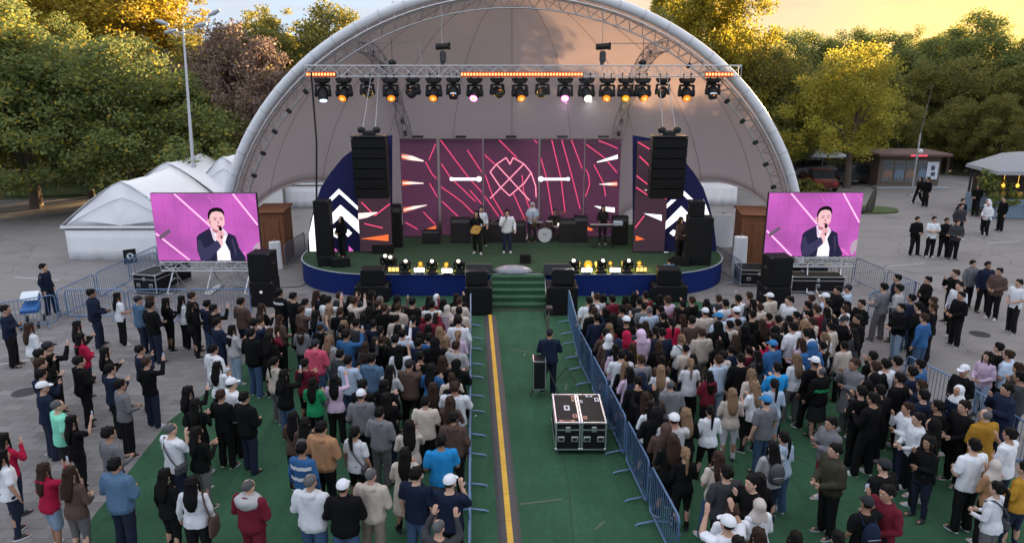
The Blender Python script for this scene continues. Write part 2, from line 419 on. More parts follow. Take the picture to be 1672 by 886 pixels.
# ------------------------------------------------------------------ trees
def leaf_mesh(name, seed, W, Hh, base, n_clump, n_leaf, size, lobes=3, droop=0.0, dense=.75):
    r = np.random.default_rng(seed)
    # clump centres in an uneven crown made of a few overlapping lobes
    cs = []
    lob = []
    for i in range(lobes):
        t = i / max(1, lobes - 1)
        a = r.uniform(0, 6.28); o = W * .26 * (1 - .6 * t)
        lob.append((np.array([cos(a) * o, sin(a) * o, base + Hh * (.22 + .62 * t)]), W * .5 * (1.0 - .45 * t) * r.uniform(.8, 1.05), Hh * (.34 - .10 * t)))
    lob.append((np.array([0, 0, base + Hh * .45]), W * .40, Hh * .46))
    while len(cs) < n_clump:
        c, rx, rz = lob[r.integers(len(lob))]
        d = r.normal(size=3); d /= np.linalg.norm(d)
        k = r.uniform(.62, 1.0) ** .6
        p = c + d * np.array([rx, rx, rz]) * k
        if p[2] < base * .8: continue
        if mnoise.noise(Vector(p * .55) + Vector((seed * 3.1, 0, 0))) < -.18: continue     # gaps
        cs.append(p)
    cs = np.array(cs)
    nl = n_clump * n_leaf
    ctr = np.repeat(cs, n_leaf, axis=0)
    off = r.normal(size=(nl, 3)); rr = (r.random((nl, 1)) ** .5)
    off = off / np.linalg.norm(off, axis=1, keepdims=True) * rr * (W * .085) * np.array([1.15, 1.15, .8])
    off[:, 2] -= droop * np.linalg.norm(off[:, :2], axis=1)
    p = ctr + off
    a = r.normal(size=(nl, 3)); a[:, 2] *= .7; a /= np.linalg.norm(a, axis=1, keepdims=True)
    b = np.cross(a, r.normal(size=(nl, 3))); b /= np.linalg.norm(b, axis=1, keepdims=True)
    s = size * r.uniform(.65, 1.3, (nl, 1))
    v = np.stack([p - a * s, p + b * s * .55, p + a * s, p - b * s * .55], axis=1).reshape(-1, 3)
    me = bpy.data.meshes.new(name)
    me.vertices.add(nl * 4); me.vertices.foreach_set('co', v.astype(np.float32).ravel())
    me.loops.add(nl * 4); me.loops.foreach_set('vertex_index', np.arange(nl * 4, dtype=np.int32))
    me.polygons.add(nl); me.polygons.foreach_set('loop_start', np.arange(0, nl * 4, 4, dtype=np.int32))
    me.update(calc_edges=True)
    me.materials.append(None)
    return me, cs
def trunk_mesh(name, seed, Hh, base, W, cs, r0):
    r = random.Random(seed); mb = MB()
    top = base + Hh * .72
    pts = [Vector((0, 0, -.1)), Vector((r.uniform(-.1, .1), r.uniform(-.1, .1), base * .5)), Vector((r.uniform(-.2, .2), r.uniform(-.2, .2), base + .3)),
           Vector((r.uniform(-.3, .3), r.uniform(-.3, .3), base + Hh * .4)), Vector((r.uniform(-.4, .4), r.uniform(-.4, .4), top))]
    mb.tube(pts, [r0 * 1.35, r0, r0 * .85, r0 * .5, r0 * .12], 9)
    for i in range(9):
        c = Vector(cs[r.randrange(len(cs))])
        z0 = base * r.uniform(.75, 1.0) + Hh * .45 * i / 9
        k = max(0, min(1, z0 / top)); s0 = pts[2].lerp(pts[4], max(0, (z0 - pts[2].z) / (top - pts[2].z))) if z0 > pts[2].z else pts[1].lerp(pts[2], .8)
        s0 = Vector((s0.x, s0.y, z0)); mid = s0.lerp(c, .5) + Vector((0, 0, .25))
        mb.tube([s0, mid, c], [r0 * .42 * (1 - .5 * k), r0 * .26 * (1 - .5 * k), .025], 6)
    return mb.mesh(name, M_BARK, 60)
TREE_V = []
for i, (W, Hh, base, nc, nlf, size, lobes, droop, r0) in enumerate((
        (8.6, 9.2, 2.2, 400, 88, .112, 4, .0, .26),
        (7.4, 10.5, 2.4, 360, 88, .112, 5, .0, .24),
        (9.5, 8.4, 2.0, 410, 88, .115, 4, .15, .3),
        (5.4, 11.5, 2.2, 300, 84, .105, 6, .0, .2),
        (8.2, 7.6, 2.3, 380, 88, .108, 6, .0, .22),
        (8.6, 7.4, 2.6, 200, 95, .115, 9, .0, .24))):
    lm, cs = leaf_mesh('crown', 40 + i, W, Hh, base, nc, nlf, size, lobes, droop)
    TREE_V.append((lm, trunk_mesh('trunk', 70 + i, Hh, base, W, cs, r0), Hh + base, W))
def leafmat(name, col, tint, tl=.35, fl=.12): return mat(name, col, .6, sun_fleck=(fl, (.40, .32, .05)), var=.3, scale=.5, island=.35, translucent=tl, tint=tint, spec=.25)  # random gold leaves put sun flecks into the leaf colour
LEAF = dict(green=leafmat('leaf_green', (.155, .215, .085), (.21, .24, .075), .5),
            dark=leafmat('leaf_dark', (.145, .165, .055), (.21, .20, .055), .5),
            gold=leafmat('leaf_sunlit_gold', (.31, .24, .03), (.37, .27, .028), .55, .2),  # low sun on the tops is put into this leaf colour
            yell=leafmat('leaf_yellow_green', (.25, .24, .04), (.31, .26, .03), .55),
            lone=leafmat('leaf_lone_sunlit', (.30, .31, .06), (.38, .34, .05), .55, .2),  # brighter copy of the yellow green, its sunlit look put into the colour
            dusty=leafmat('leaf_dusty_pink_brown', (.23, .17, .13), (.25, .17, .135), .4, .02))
def tree(px, py_base, Y, top_py, v, leaf, label, wscale=1.0, rot=None, group=None):
    x = (px - 836) / FPX * (Y * cos(PITCH) + CAM_H * sin(PITCH))
    topz = DP(px, top_py, Y).z
    lm, tm, h, w = TREE_V[v]
    s = topz / h
    t = thing('tree', label, 'tree', (x, Y, 0), rot if rot is not None else rnd.uniform(0, 6.28), group)
    t.scale = (s * wscale, s * wscale, s)
    c = link('crown', lm, t)
    c.material_slots[0].link = 'OBJECT'; c.material_slots[0].material = LEAF[leaf]
    link('trunk', tm, t)
    return t
# left grove
tree(60, 335, 46, 8, 0, 'green', 'broad green tree at the left edge with dark trunk above the road', 1.15, .3)
tree(215, 320, 45, 78, 2, 'green', 'wide bushy green tree leaning over the white tents', 1.15, 1.2)
tree(-45, 335, 44, 40, 4, 'green', 'green tree cut off by the left edge of the view', 1.15, 2.2)
tree(150, 320, 50, 45, 1, 'green', 'green tree squeezed between the two broad trees above the tents', 1.0, .9)
tree(330, 300, 48, 128, 4, 'green', 'low rounded green tree just behind the tall lamp pole', .95, 4.0)
tree(405, 300, 51, 52, 4, 'dusty', 'pinkish brown dusty tree touching the left side of the arch', .85, 2.0)
tree(300, 300, 52, 100, 1, 'dusty', 'small faded pinkish tree between lamp pole and green grove', .6, 2.9)
tree(40, 300, 60, -62, 0, 'gold', 'golden sunlit tree rising behind the left corner tree', 1.1, .7)
tree(135, 300, 63, -55, 2, 'gold', 'golden sunlit tree with the widest crown above the left grove', 1.0, 2.5)
tree(235, 300, 61, -58, 0, 'gold', 'golden tree standing behind the lamp pole with gaps of sky', 1.0, 4.4)
tree(305, 300, 66, -30, 3, 'gold', 'slim golden tree beside the double lamp head', 1.25, 1.1)
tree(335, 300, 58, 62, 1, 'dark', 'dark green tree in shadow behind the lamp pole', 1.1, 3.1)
tree(420, 300, 72, 28, 3, 'yell', 'poplar with upright yellow green crown left of its taller pair', 1.15, .2)
tree(470, 300, 70, 22, 3, 'yell', 'tall poplar with sunlit top just left of the white arch', 1.2, 1.9)
tree(520, 300, 75, 50, 1, 'dark', 'short dark poplar peeping over the left shoulder of the arch', .8, 5.0)
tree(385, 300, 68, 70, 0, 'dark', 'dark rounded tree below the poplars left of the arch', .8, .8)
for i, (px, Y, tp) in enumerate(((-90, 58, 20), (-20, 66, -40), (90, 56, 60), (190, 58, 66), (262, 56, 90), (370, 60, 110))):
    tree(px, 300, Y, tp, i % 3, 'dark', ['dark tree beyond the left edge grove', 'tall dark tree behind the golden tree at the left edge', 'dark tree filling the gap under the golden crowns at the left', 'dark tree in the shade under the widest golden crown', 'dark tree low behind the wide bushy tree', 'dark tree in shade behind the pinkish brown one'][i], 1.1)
# right side
tree(1140, 300, 62, -75, 0, 'yell', 'tall open yellow green tree above the right shoulder of the arch', .8, 2.0)
tree(1090, 300, 68, -30, 1, 'yell', 'thin yellow green tree just behind the top right of the arch', .6, .2)
rt = tree(1382, 306, 54.5, 86, 5, 'lone', 'lone sunlit yellow green tree with pale trunk in front of the forest', 1.02, 5.2)
tree(1232, 300, 60, 85, 2, 'dark', 'green tree against the right flank of the arch', .9, 1.0)
tree(1285, 300, 58, 130, 0, 'green', 'rounded green tree between the arch and the lone sunlit tree', .9, 3.5)
FOREST = [(1195, 74, 48, 1), (1245, 72, 60, 0), (1300, 76, 62, 2), (1345, 74, 66, 1), (1390, 78, 60, 0), (1432, 75, 64, 2), (1470, 80, 58, 1), (1510, 76, 66, 0), (1545, 74, 74, 2),
          (1585, 70, 34, 0), (1628, 76, 92, 1), (1668, 70, 72, 2), (1710, 68, 40, 0), (1330, 66, 120, 2), (1410, 66, 118, 0), (1480, 67, 112, 1), (1550, 66, 105, 2), (1620, 64, 118, 0), (1680, 64, 110, 1), (1460, 62, 170, 4), (1545, 62, 165, 4), (1625, 60, 160, 4), (1740, 62, 90, 2), (1800, 66, 60, 0), (1880, 62, 60, 1), (1960, 60, 55, 0), (1830, 54, 80, 2)]  # rightmost trees carry the wood on out of view, added to shade the plaza
for i, (px, Y, tp, v) in enumerate(FOREST):
    row = 'back' if Y >= 70 else 'middle' if Y >= 64 else 'front'
    far = [k for k, q in enumerate(FOREST) if ('back' if q[1] >= 70 else 'middle' if q[1] >= 64 else 'front') == row]
    far.sort(key=lambda k: FOREST[k][0])
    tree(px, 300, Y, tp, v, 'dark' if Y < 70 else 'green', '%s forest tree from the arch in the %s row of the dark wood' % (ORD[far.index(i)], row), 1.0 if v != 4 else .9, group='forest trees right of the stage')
# hidden trees added behind the shell to shade it and the left plaza
for i, (x, Y, h, v) in enumerate(((-13, 60, 12.5, 0), (-7, 56, 11.5, 2), (-1, 60, 12, 1), (5, 57, 11.5, 0), (11, 60, 12, 2), (16, 64, 12, 1), (-18, 57, 12, 1), (1, 66, 13, 0), (9, 68, 13, 2), (-10, 67, 13, 1))):
    lm, tm, hh, w = TREE_V[v]; s_ = h / hh
    t = thing('tree', 'added shade tree hidden behind the shell, %s from its left end' % ORD[[0, 2, 4, 6, 8, 9, 1, 5, 7, 3][i]], 'tree', (x, Y, 0), i * 1.3, 'added shade trees hidden behind the shell'); t.scale = (s_, s_, s_)
    c_ = link('crown', lm, t); c_.material_slots[0].link = 'OBJECT'; c_.material_slots[0].material = LEAF['dark']; link('trunk', tm, t)
# dense low growth under the trees, run on behind the shell to block low sun
def undergrowth():
    r = np.random.default_rng(9); cs = []
    for k in range(900):
        t = r.random()
        if k < 560: x = 14 + 60 * t; y = 70 + r.uniform(0, 16) - (max(0, x - 50) * .5)
        else: x = -62 + 78 * t; y = 66 + r.uniform(0, 12) - max(0, -x - 25) * .2
        cs.append((x, y, r.uniform(.2, 2.6)))
    cs = np.repeat(np.array(cs), 60, axis=0); n = len(cs)
    p = cs + r.normal(size=(n, 3)) * np.array([.9, .9, .55]); p[:, 2] = np.maximum(p[:, 2], .05)
    a = r.normal(size=(n, 3)); a /= np.linalg.norm(a, axis=1, keepdims=True); b = np.cross(a, r.normal(size=(n, 3))); b /= np.linalg.norm(b, axis=1, keepdims=True)
    s = r.uniform(.12, .26, (n, 1)); v = np.stack([p - a * s, p + b * s * .6, p + a * s, p - b * s * .6], axis=1).reshape(-1, 3)
    me = bpy.data.meshes.new('undergrowth'); me.vertices.add(n * 4); me.vertices.foreach_set('co', v.astype(np.float32).ravel())
    me.loops.add(n * 4); me.loops.foreach_set('vertex_index', np.arange(n * 4, dtype=np.int32)); me.polygons.add(n); me.polygons.foreach_set('loop_start', np.arange(0, n * 4, 4, dtype=np.int32)); me.update(calc_edges=True)
    me.materials.append(LEAF['dark']); tag(link('undergrowth', me), kind='stuff')
undergrowth()
# shrub by the right kiosk
def shrub(px, py, r, h, label, leaf):
    p = G(px, py)
    t = thing('shrub', label, 'shrub', (p.x, p.y, 0))
    lm, _ = leaf_mesh('foliage', int(px), r * 2, h, .05, 70, 60, .09, 2)
    lm.materials[0] = LEAF[leaf]
    link('foliage', lm, t)
    mb = MB()
    for k in range(5): mb.tube([(0, 0, 0), (rnd.uniform(-.3, .3) * r, rnd.uniform(-.3, .3) * r, h * .5), (rnd.uniform(-.6, .6) * r, rnd.uniform(-.6, .6) * r, h * .85)], [.035, .025, .01], 5)
    mb.obj('stem', M_BARK, t)
shrub(1612, 352, 1.5, 2.5, 'round green bush in front of the pale kiosk roof', 'green')
shrub(1310, 312, 1.0, .9, 'small dark bush beside the right foot of the arch', 'dark')
shrub(1330, 316, .8, .6, 'lower clipped bush next to the small dark bush', 'dark')
# ------------------------------------------------------------------ shell: arch, fabric half dome, inner trusses
AY, AA, AB, AD = 32.5, 13.1, 11.8, 9.6
def arch_pt(a, off=0.0, dy=0.0): return Vector(((AA - off) * cos(a), AY + dy, (AB - off) * sin(a)))
shell = thing('stage_shell', 'huge grey fabric band shell with white tubular arch over the stage', 'band shell', (0, AY, 0))
def rel(o, parentloc):                              # mesh built in world coordinates, hung under a parent at parentloc
    o.location = -Vector(parentloc); return o
def under(mb, name, mats, parent, angle=35):
    return rel(mb.obj(name, mats, parent, None, angle), parent.location)
mb = MB(); NA = 72
mb.tube([arch_pt(pi * i / NA) for i in range(NA + 1)], .21, 14)
under(mb, 'arch_tube', M_ARCH, shell, 80)
for off, dy in ((.82, .15), (.36, -.22), (.36, .5)):
    mb = MB(); mb.tube([arch_pt(pi * i / NA, off, dy) for i in range(NA + 1)], .035, 8)
    under(mb, 'arch_chord', M_ALU, shell, 80)
mb = MB(); NL = 64
for i in range(NL):
    a0, a1 = pi * i / NL, pi * (i + .5) / NL
    a2 = pi * (i + 1) / NL
    mb.bar(arch_pt(a0, .36, -.22), arch_pt(a1, .82, .15), .02, 5); mb.bar(arch_pt(a1, .82, .15), arch_pt(a2, .36, -.22), .02, 5)
    mb.bar(arch_pt(a0, .36, .5), arch_pt(a1, .82, .15), .018, 5); mb.bar(arch_pt(a0, .36, -.22), arch_pt(a0, .36, .5), .018, 5)
    mb.bar(arch_pt(a0, .1, 0), arch_pt(a0, .36, -.22), .018, 5)
tag(under(mb, 'arch_lacing', M_ALU, shell), kind='stuff')
mb = MB()
for i in range(NL):
    if i % 2 == 0 and (i < 20 or i > 44):
        p = arch_pt(pi * (i + .5) / NL, .84, .05); mb.box((0, 0, 0), (.16, .14, .24), 0, Matrix.Translation(p) @ Matrix.Rotation(-(pi * (i + .5) / NL) + pi / 2, 4, 'Y'), .03)
tag(under(mb, 'truss_clamps', M_BLACK, shell), kind='stuff')
mb = MB()
for i in range(1, 36):
    a = pi * i / 36; p = arch_pt(a); d = (arch_pt(a + .01) - arch_pt(a - .01)).normalized(); mb.tube([p - d * .03, p + d * .03], .222, 14)
tag(under(mb, 'tube_bands', mat('tube_band', (.50, .50, .53), .5), shell, 80), kind='stuff')
mb = MB()
for i in range(0, 180):
    a = pi * i / 180; mb.bar(arch_pt(a, .1, .18), arch_pt(a + .006, .30, .05), .008, 4)
tag(under(mb, 'membrane_ties', M_ALU, shell), kind='stuff')
def dome(psi, th, k=1.0): return Vector((k * (AA - .12) * cos(psi) * cos(th), AY + k * AD * sin(psi) * cos(th), k * (AB - .12) * sin(th)))
def zmin(psi):
    d = abs(psi - pi / 2) ; t = (pi / 2 - d) / rad(1)               # degrees away from a front leg
    if t > 64: return 0.0
    u = t / 64; return 3.0 * (sin(pi * u) ** .8)
NP, NT = 96, 30
rows = []
for j in range(NT + 1):
    row = []
    for i in range(NP + 1):
        ps = pi * i / NP; t0 = math.asin(min(.99, zmin(ps) / AB))
        row.append(dome(ps, t0 + (rad(89.5) - t0) * j / NT))
    rows.append(row)
mb = MB(); mb.loft(rows, 0, caps=False, closed=False)
o = under(mb, 'membrane', M_MEMB, shell, 180)
sm = o.modifiers.new('thickness', 'SOLIDIFY'); sm.thickness = .03; sm.offset = 1
for k in (20, 38, 56, 74, 90, 106, 124, 142, 160):
    mb = MB(); ps = rad(k); t0 = math.asin(min(.99, zmin(ps) / AB))
    mb.tube([dome(ps, t0 + (rad(88) - t0) * j / 20, .997) for j in range(21)], .012, 5)
    under(mb, 'membrane_seam', mat('seam', (.40, .36, .37), .8), shell, 180)
for sx in (-1, 1):                                   # hem tubes of the side openings
    mb = MB(); mb.tube([dome(pi / 2 + sx * (pi / 2 - rad(64 * i / 24)), math.asin(min(.99, zmin(pi / 2 + sx * (pi / 2 - rad(64 * i / 24))) / AB)), .998) for i in range(25)], .05, 8)
    under(mb, 'opening_hem', M_MEMB, shell, 80)

def truss(mb, pts, w, h, lac, rc=.028, rl=.014, up=Vector((0, 0, 1)), mc=0, ml=0):
    """box truss along pts (world); four chords plus lacing, into mb"""
    pts = [Vector(p) for p in pts]
    n = len(pts); fr = []
    for i, p in enumerate(pts):
        t = (pts[min(i + 1, n - 1)] - pts[max(i - 1, 0)]).normalized()
        s = t.cross(up).normalized(); u = s.cross(t).normalized(); fr.append((p, s, u))
    cor = [[p + s * (w / 2 * a) + u * (h / 2 * b) for (p, s, u) in fr] for a, b in ((-1, -1), (1, -1), (1, 1), (-1, 1))]
    return cor
def truss_parts(parent, pts, w, h, step, m=None, **k):
    m = m or M_ALU
    cor = truss(None, pts, w, h, step, **k)
    L = [0]
    for a, b in zip(pts, pts[1:]): L.append(L[-1] + (Vector(b) - Vector(a)).length)
    def at(c, s):
        for i in range(len(L) - 1):
            if s <= L[i + 1] or i == len(L) - 2:
                return c[i].lerp(c[i + 1], min(1, (s - L[i]) / (L[i + 1] - L[i])))
    for c in cor:
        mb = MB(); mb.tube(c, .027, 8); under(mb, 'chord', m, parent, 80)
    mb = MB(); n = max(2, int(L[-1] / step))
    for i in range(n):
        s0, s1 = L[-1] * i / n, L[-1] * (i + 1) / n
        for a, b in ((0, 1), (1, 2), (2, 3), (3, 0)):
            A, B = (a, b) if i % 2 else (b, a)
            mb.bar(at(cor[A], s0), at(cor[B], s1), .014, 5)
            if i == 0: mb.bar(at(cor[a], 0), at(cor[b], 0), .014, 5)
            mb.bar(at(cor[a], s1), at(cor[b], s1), .012, 5)
    tag(under(mb, 'lacing', m, parent), kind='stuff')
for sx in (-1, 1):
    t = thing('roof_truss', 'curved lattice truss inside the shell running to the back, %s' % ('above the left line array' if sx < 0 else 'above the right line array'), 'truss', (sx * 6, AY, 0), 0, 'roof trusses inside the shell')
    pts = []
    for i in range(19):
        al = rad(88 - 84 * i / 18); x = sx * (6.5 - 1.3 * i / 18); q = math.sqrt(1 - (x / AA) ** 2)
        pts.append((x, AY + .2 + (AD * q - .75) * cos(al), (AB * q - .8) * sin(al)))
    truss_parts(t, pts, .5, .42, .42, up=Vector((0, -.6, .8)))
    mb = MB()
    for i in (3, 5, 8, 9, 11, 12):
        mb.box(pts[i], (.16, .2, .28), 0, None, .03)
    tag(under(mb, 'junction_boxes', M_BLACK, t), kind='stuff')
    mb = MB(); p = Vector(pts[2])
    mb.tube([p + Vector((-sx * .5, -.4, .1)), p + Vector((-sx * .2, -.5, .25)), p + Vector((sx * -2.3, -.6, .25)), p + Vector((sx * -2.35, -.6, -.9))], .022, 6)
    under(mb, 'outrigger_pipe', M_ALU, t)

# ------------------------------------------------------------------ stage platform and steps
SZ = .9
def stage_outline(o=0.0):
    pts = [(8.9 + o, 36.6), (8.9 + o, 30.6)]
    for i in range(1, 13):
        a = pi / 2 * i / 12
        pts.append((5.4 + (3.5 + o) * cos(a), 30.6 - (3.3 + o) * sin(a)))
    pts += [(-x, y) for x, y in pts[::-1]]
    return pts
stg = thing('stage_platform', 'round cornered concert stage with dark blue skirt and green carpet top', 'stage', (0, 30, 0))
mb = MB(); mb.prism(stage_outline(), 0, SZ - .03); under(mb, 'skirt', M_SKIRT, stg)
mb = MB(); mb.prism(stage_outline(.035), SZ - .03, SZ - .006); under(mb, 'rim_strip', mat('stage_rim', (.35, .38, .42), .5), stg)
mb = MB(); mb.prism(stage_outline(-.02), SZ - .006, SZ); under(mb, 'deck_carpet', M_STAGECARPET, stg)
steps = thing('stage_steps', 'green carpeted steps leading from the aisle up to the stage', 'steps', (.22, 27.28, 0))
for i in range(5):
    z1 = SZ - .006 - .17 * i; mb = MB()
    y0 = -.34 * (i + 1)
    mb.box((0, y0 + .17, z1 / 2), (2.05, .34, z1), 0, None, .012)
    mb.obj('step', M_CARPET, steps)
    mb = MB(); mb.box((0, y0 - .004, z1 - .02), (2.05, .012, .03)); mb.obj('nosing', mat('nosing', (.045, .11, .06), .7), steps)
for s in (-1, 1):
    mb = MB(); mb.bar((s * 1.045, 0, SZ - .03), (s * 1.045, -1.72, .05), .018, 6); mb.obj('edge_trim', M_ALU, steps)
mb = MB(); mb.box((0, -1.75, .03), (2.1, .05, .03)); mb.obj('bottom_strip', mat('strip_brown', (.16, .11, .09), .6), steps)

# ------------------------------------------------------------------ led walls with their graphics
def screenmat(name, a, b, k=1.0, scale=.5):
    m = bpy.data.materials.new(name); m.use_nodes = True
    nt = m.node_tree; N = nt.nodes; L = nt.links; p = N['Principled BSDF']
    p.inputs['Base Color'].default_value = (.012, .012, .013, 1); p.inputs['Roughness'].default_value = .6; p.inputs['Specular IOR Level'].default_value = .08
    tc = N.new('ShaderNodeTexCoord'); nz = N.new('ShaderNodeTexNoise'); nz.inputs['Scale'].default_value = scale; nz.inputs['Detail'].default_value = 2
    L.new(tc.outputs['Object'], nz.inputs['Vector'])
    mr = N.new('ShaderNodeMapRange'); mr.inputs[1].default_value = .3; mr.inputs[2].default_value = .7; L.new(nz.outputs[0], mr.inputs[0])
    mx = N.new('ShaderNodeMix'); mx.data_type = 'RGBA'; mx.inputs[6].default_value = (*s8(*a), 1); mx.inputs[7].default_value = (*s8(*b), 1)
    L.new(mr.outputs[0], mx.inputs[0]); L.new(mx.outputs[2], p.inputs['Emission Color']); p.inputs['Emission Strength'].default_value = k * EK
    return m
M_LEDBG = screenmat('led_content_dark', (56, 36, 54), (116, 50, 94), .72, .3)
M_LEDBG2 = screenmat('led_content_side', (58, 44, 56), (82, 52, 66), .8, .5)
E_HALO = glow('led_halo', (128, 48, 82), .8)
E_PINK = glow('led_pink_line', (255, 82, 128), 1.35)
E_PINKW = glow('led_pink_white', (255, 150, 175), 1.5)
E_WHITE = glow('led_white', (250, 248, 255), 1.8)
E_WARM = glow('led_warm', (255, 232, 222), 1.3)
E_ORANGE = glow('led_orange', (255, 118, 62), 1.1)
E_MAG = glow('led_magenta', (230, 110, 200), 1.0)
def zpx(x, y, ox, oy, s): return (ox + x / s, oy + y / s)
LINES = [((348, 60), (550, 330), (650, 440)), ((355, 230), (420, 330), (600, 500)), ((345, 390), (500, 500), (590, 590)), ((540, 130), (645, 290)), ((665, 165), (745, 240)), ((360, 500), (520, 650)),
         ((320, 75), (265, 205)), ((240, 215), (285, 300), (340, 360)), ((270, 370), (340, 495)), ((670, 310), (730, 480), (800, 600)), ((664, 460), (770, 610)), ((870, 440), (960, 640)), ((935, 310), (945, 420), (1000, 590)),
         ((1025, 60), (1043, 85)), ((1070, 190), (1110, 330), (1155, 600)), ((1148, 60), (1215, 340), (1245, 590)), ((1220, 60), (1290, 310), (1352, 555)), ((1290, 60), (1366, 265)), ((1378, 78), (1530, 190), (1618, 296)),
         ((1485, 65), (1565, 95), (1620, 120)), ((1450, 235), (1520, 370), (1535, 465)), ((1376, 235), (1412, 310), (1420, 380), (1400, 440), (1376, 490)), ((770, 60), (900, 190)), ((560, 420), (645, 520)), ((95, 650), (185, 700)), ((225, 575), (310, 665))]
EMBLEM = [((705, 480), (948, 232), (870, 187), (848, 235), (820, 187), (750, 235), (990, 495)), ((750, 235), (705, 290), (780, 400), (845, 460), (950, 370), (1000, 295), (948, 232)), ((1000, 295), (1032, 390), (1036, 470))]
FLARES = [([(70, 160), (150, 175), (230, 208), (225, 215), (130, 205), (70, 195)], 0), ([(75, 350), (130, 358), (228, 368), (228, 374), (130, 378), (75, 388)], 0), ([(82, 545), (150, 535), (250, 525), (250, 530), (165, 555), (85, 580)], 0),
          ([(316, 672), (316, 702), (235, 705)], 1), ([(428, 331), (628, 331), (628, 351), (428, 351)], 2), ([(1072, 332), (1265, 332), (1265, 350), (1072, 350)], 2),
          ([(1622, 165), (1622, 195), (1475, 222), (1470, 217)], 2), ([(1618, 358), (1618, 392), (1480, 378)], 0), ([(1600, 545), (1600, 580), (1530, 570), (1450, 533)], 2), ([(1376, 675), (1440, 695), (1440, 712), (1376, 705)], 1)]
for (cx, cy, r) in ((428, 340, 14), (625, 340, 20), (1070, 340, 20), (1265, 340, 14)):
    FLARES.append(([(cx + r * cos(2 * pi * i / 12), cy + r * sin(2 * pi * i / 12)) for i in range(12)], 2))
def flat(mb, poly, Y, mi=0):
    pts = [DP(px, py, Y) for px, py in poly]
    mb.add(pts, [tuple(range(len(pts)))], mi)
def stroke(mb, pts, Y, w, mi=0, clip=None):
    for a, b in zip(pts, pts[1:]):
        A, B = DP(*a, Y), DP(*b, Y)
        if clip:                                     # keep inside x-range
            lo, hi = clip
            if max(A.x, B.x) < lo or min(A.x, B.x) > hi: continue
            d = B - A
            ts = [0.0, 1.0]
            if abs(d.x) > 1e-6:
                t1, t2 = sorted(((lo - A.x) / d.x, (hi - A.x) / d.x)); ts = [max(0, t1), min(1, t2)]
            if ts[0] >= ts[1]: continue
            A, B = A + d * ts[0], A + d * ts[1]
        n = Vector((-(B - A).z, 0, (B - A).x)).normalized() * w / 2
        mb.add([A - n, B - n, B + n, A + n], [(0, 1, 2, 3)], mi)
PANELS = [(655, 714, 33.7), (719, 788, 34.0), (790, 879, 34.0), (882, 953, 34.0), (955, 1012, 33.7)]
PLAB = ['far left narrow panel of the led wall with white flares', 'led wall panel left of the emblem with white rod graphic', 'centre led wall panel showing a crossed neon ribbon emblem', 'led wall panel right of the emblem with steep pink lines', 'far right narrow panel of the led wall behind the keyboard']
for k, (p0, p1, Y) in enumerate(PANELS):
    x0, x1 = DP(p0, 300, Y).x, DP(p1, 300, Y).x; zt = DP(836, 227, Y).z
    t = thing('led_screen', PLAB[k], 'led panel', ((x0 + x1) / 2, Y, SZ), 0, 'panels of the led wall')
    mb = MB(); mb.box((0, .1, (zt - SZ) / 2), (x1 - x0, .16, zt - SZ), 0, None, .015); mb.obj('cabinet', M_BLACK, t)
    mb = MB(); mb.box((0, .014, (zt - SZ) / 2 + .02), (x1 - x0 - .02, .008, zt - SZ - .06)); mb.obj('display', M_LEDBG, t)
    mb = MB()
    for ln in LINES + EMBLEM: stroke(mb, [zpx(*q, 640, 215, 4.4) for q in ln], Y - .002, .095, 0, (x0 + .02, x1 - .02))
    if mb.v: tag(under(mb, 'line_halo_graphic', E_HALO, t), kind='stuff')
    mb = MB()
    for ln in LINES: stroke(mb, [zpx(*q, 640, 215, 4.4) for q in ln], Y - .004, .03, 0, (x0 + .02, x1 - .02))
    if mb.v: under(mb, 'neon_line_graphic', E_PINK, t)
    mb = MB()
    for ln in EMBLEM: stroke(mb, [zpx(*q, 640, 215, 4.4) for q in ln], Y - .008, .05, 0, (x0 + .02, x1 - .02))
    if mb.v: under(mb, 'emblem_graphic', E_PINKW, t)
    for pl, mi in FLARES:
        cx = sum(q[0] for q in pl) / len(pl) / 4.4 + 640
        if p0 - 1 <= cx <= p1 + 1:
            mb = MB(); flat(mb, [zpx(*q, 640, 215, 4.4) for q in pl], Y - .012)
            under(mb, 'flare_graphic', [E_WARM, E_ORANGE, E_WHITE][mi], t)
            if mi == 0:
                x_b = pl[0][0]; tip = max(pl, key=lambda q: abs(q[0] - x_b)); sg = 1 if tip[0] > x_b else -1; Wd = abs(tip[0] - x_b) * .38
                bs = [q[1] for q in pl if abs(q[0] - x_b) < 6]; ya, yb = min(bs), max(bs); ym = (ya + yb) / 2; sl = (tip[1] - ym) / abs(tip[0] - x_b)
                for y0, y1, col in ((ya, ym - 4, E_ORANGE), (ym + 4, yb, E_ORANGE)):
                    mb = MB(); flat(mb, [zpx(*q, 640, 215, 4.4) for q in ((x_b, y0), (x_b + sg * Wd, y0 * .6 + y1 * .4 + sl * Wd), (x_b + sg * Wd, y0 * .4 + y1 * .6 + sl * Wd), (x_b, y1))], Y - .016); under(mb, 'flare_edge', col, t)
    mb = MB(); mb.box((0, .1, zt - SZ + .09), (.5, .1, .1), 0, None, .02); mb.obj('rigging_clamp', M_BLACK, t)
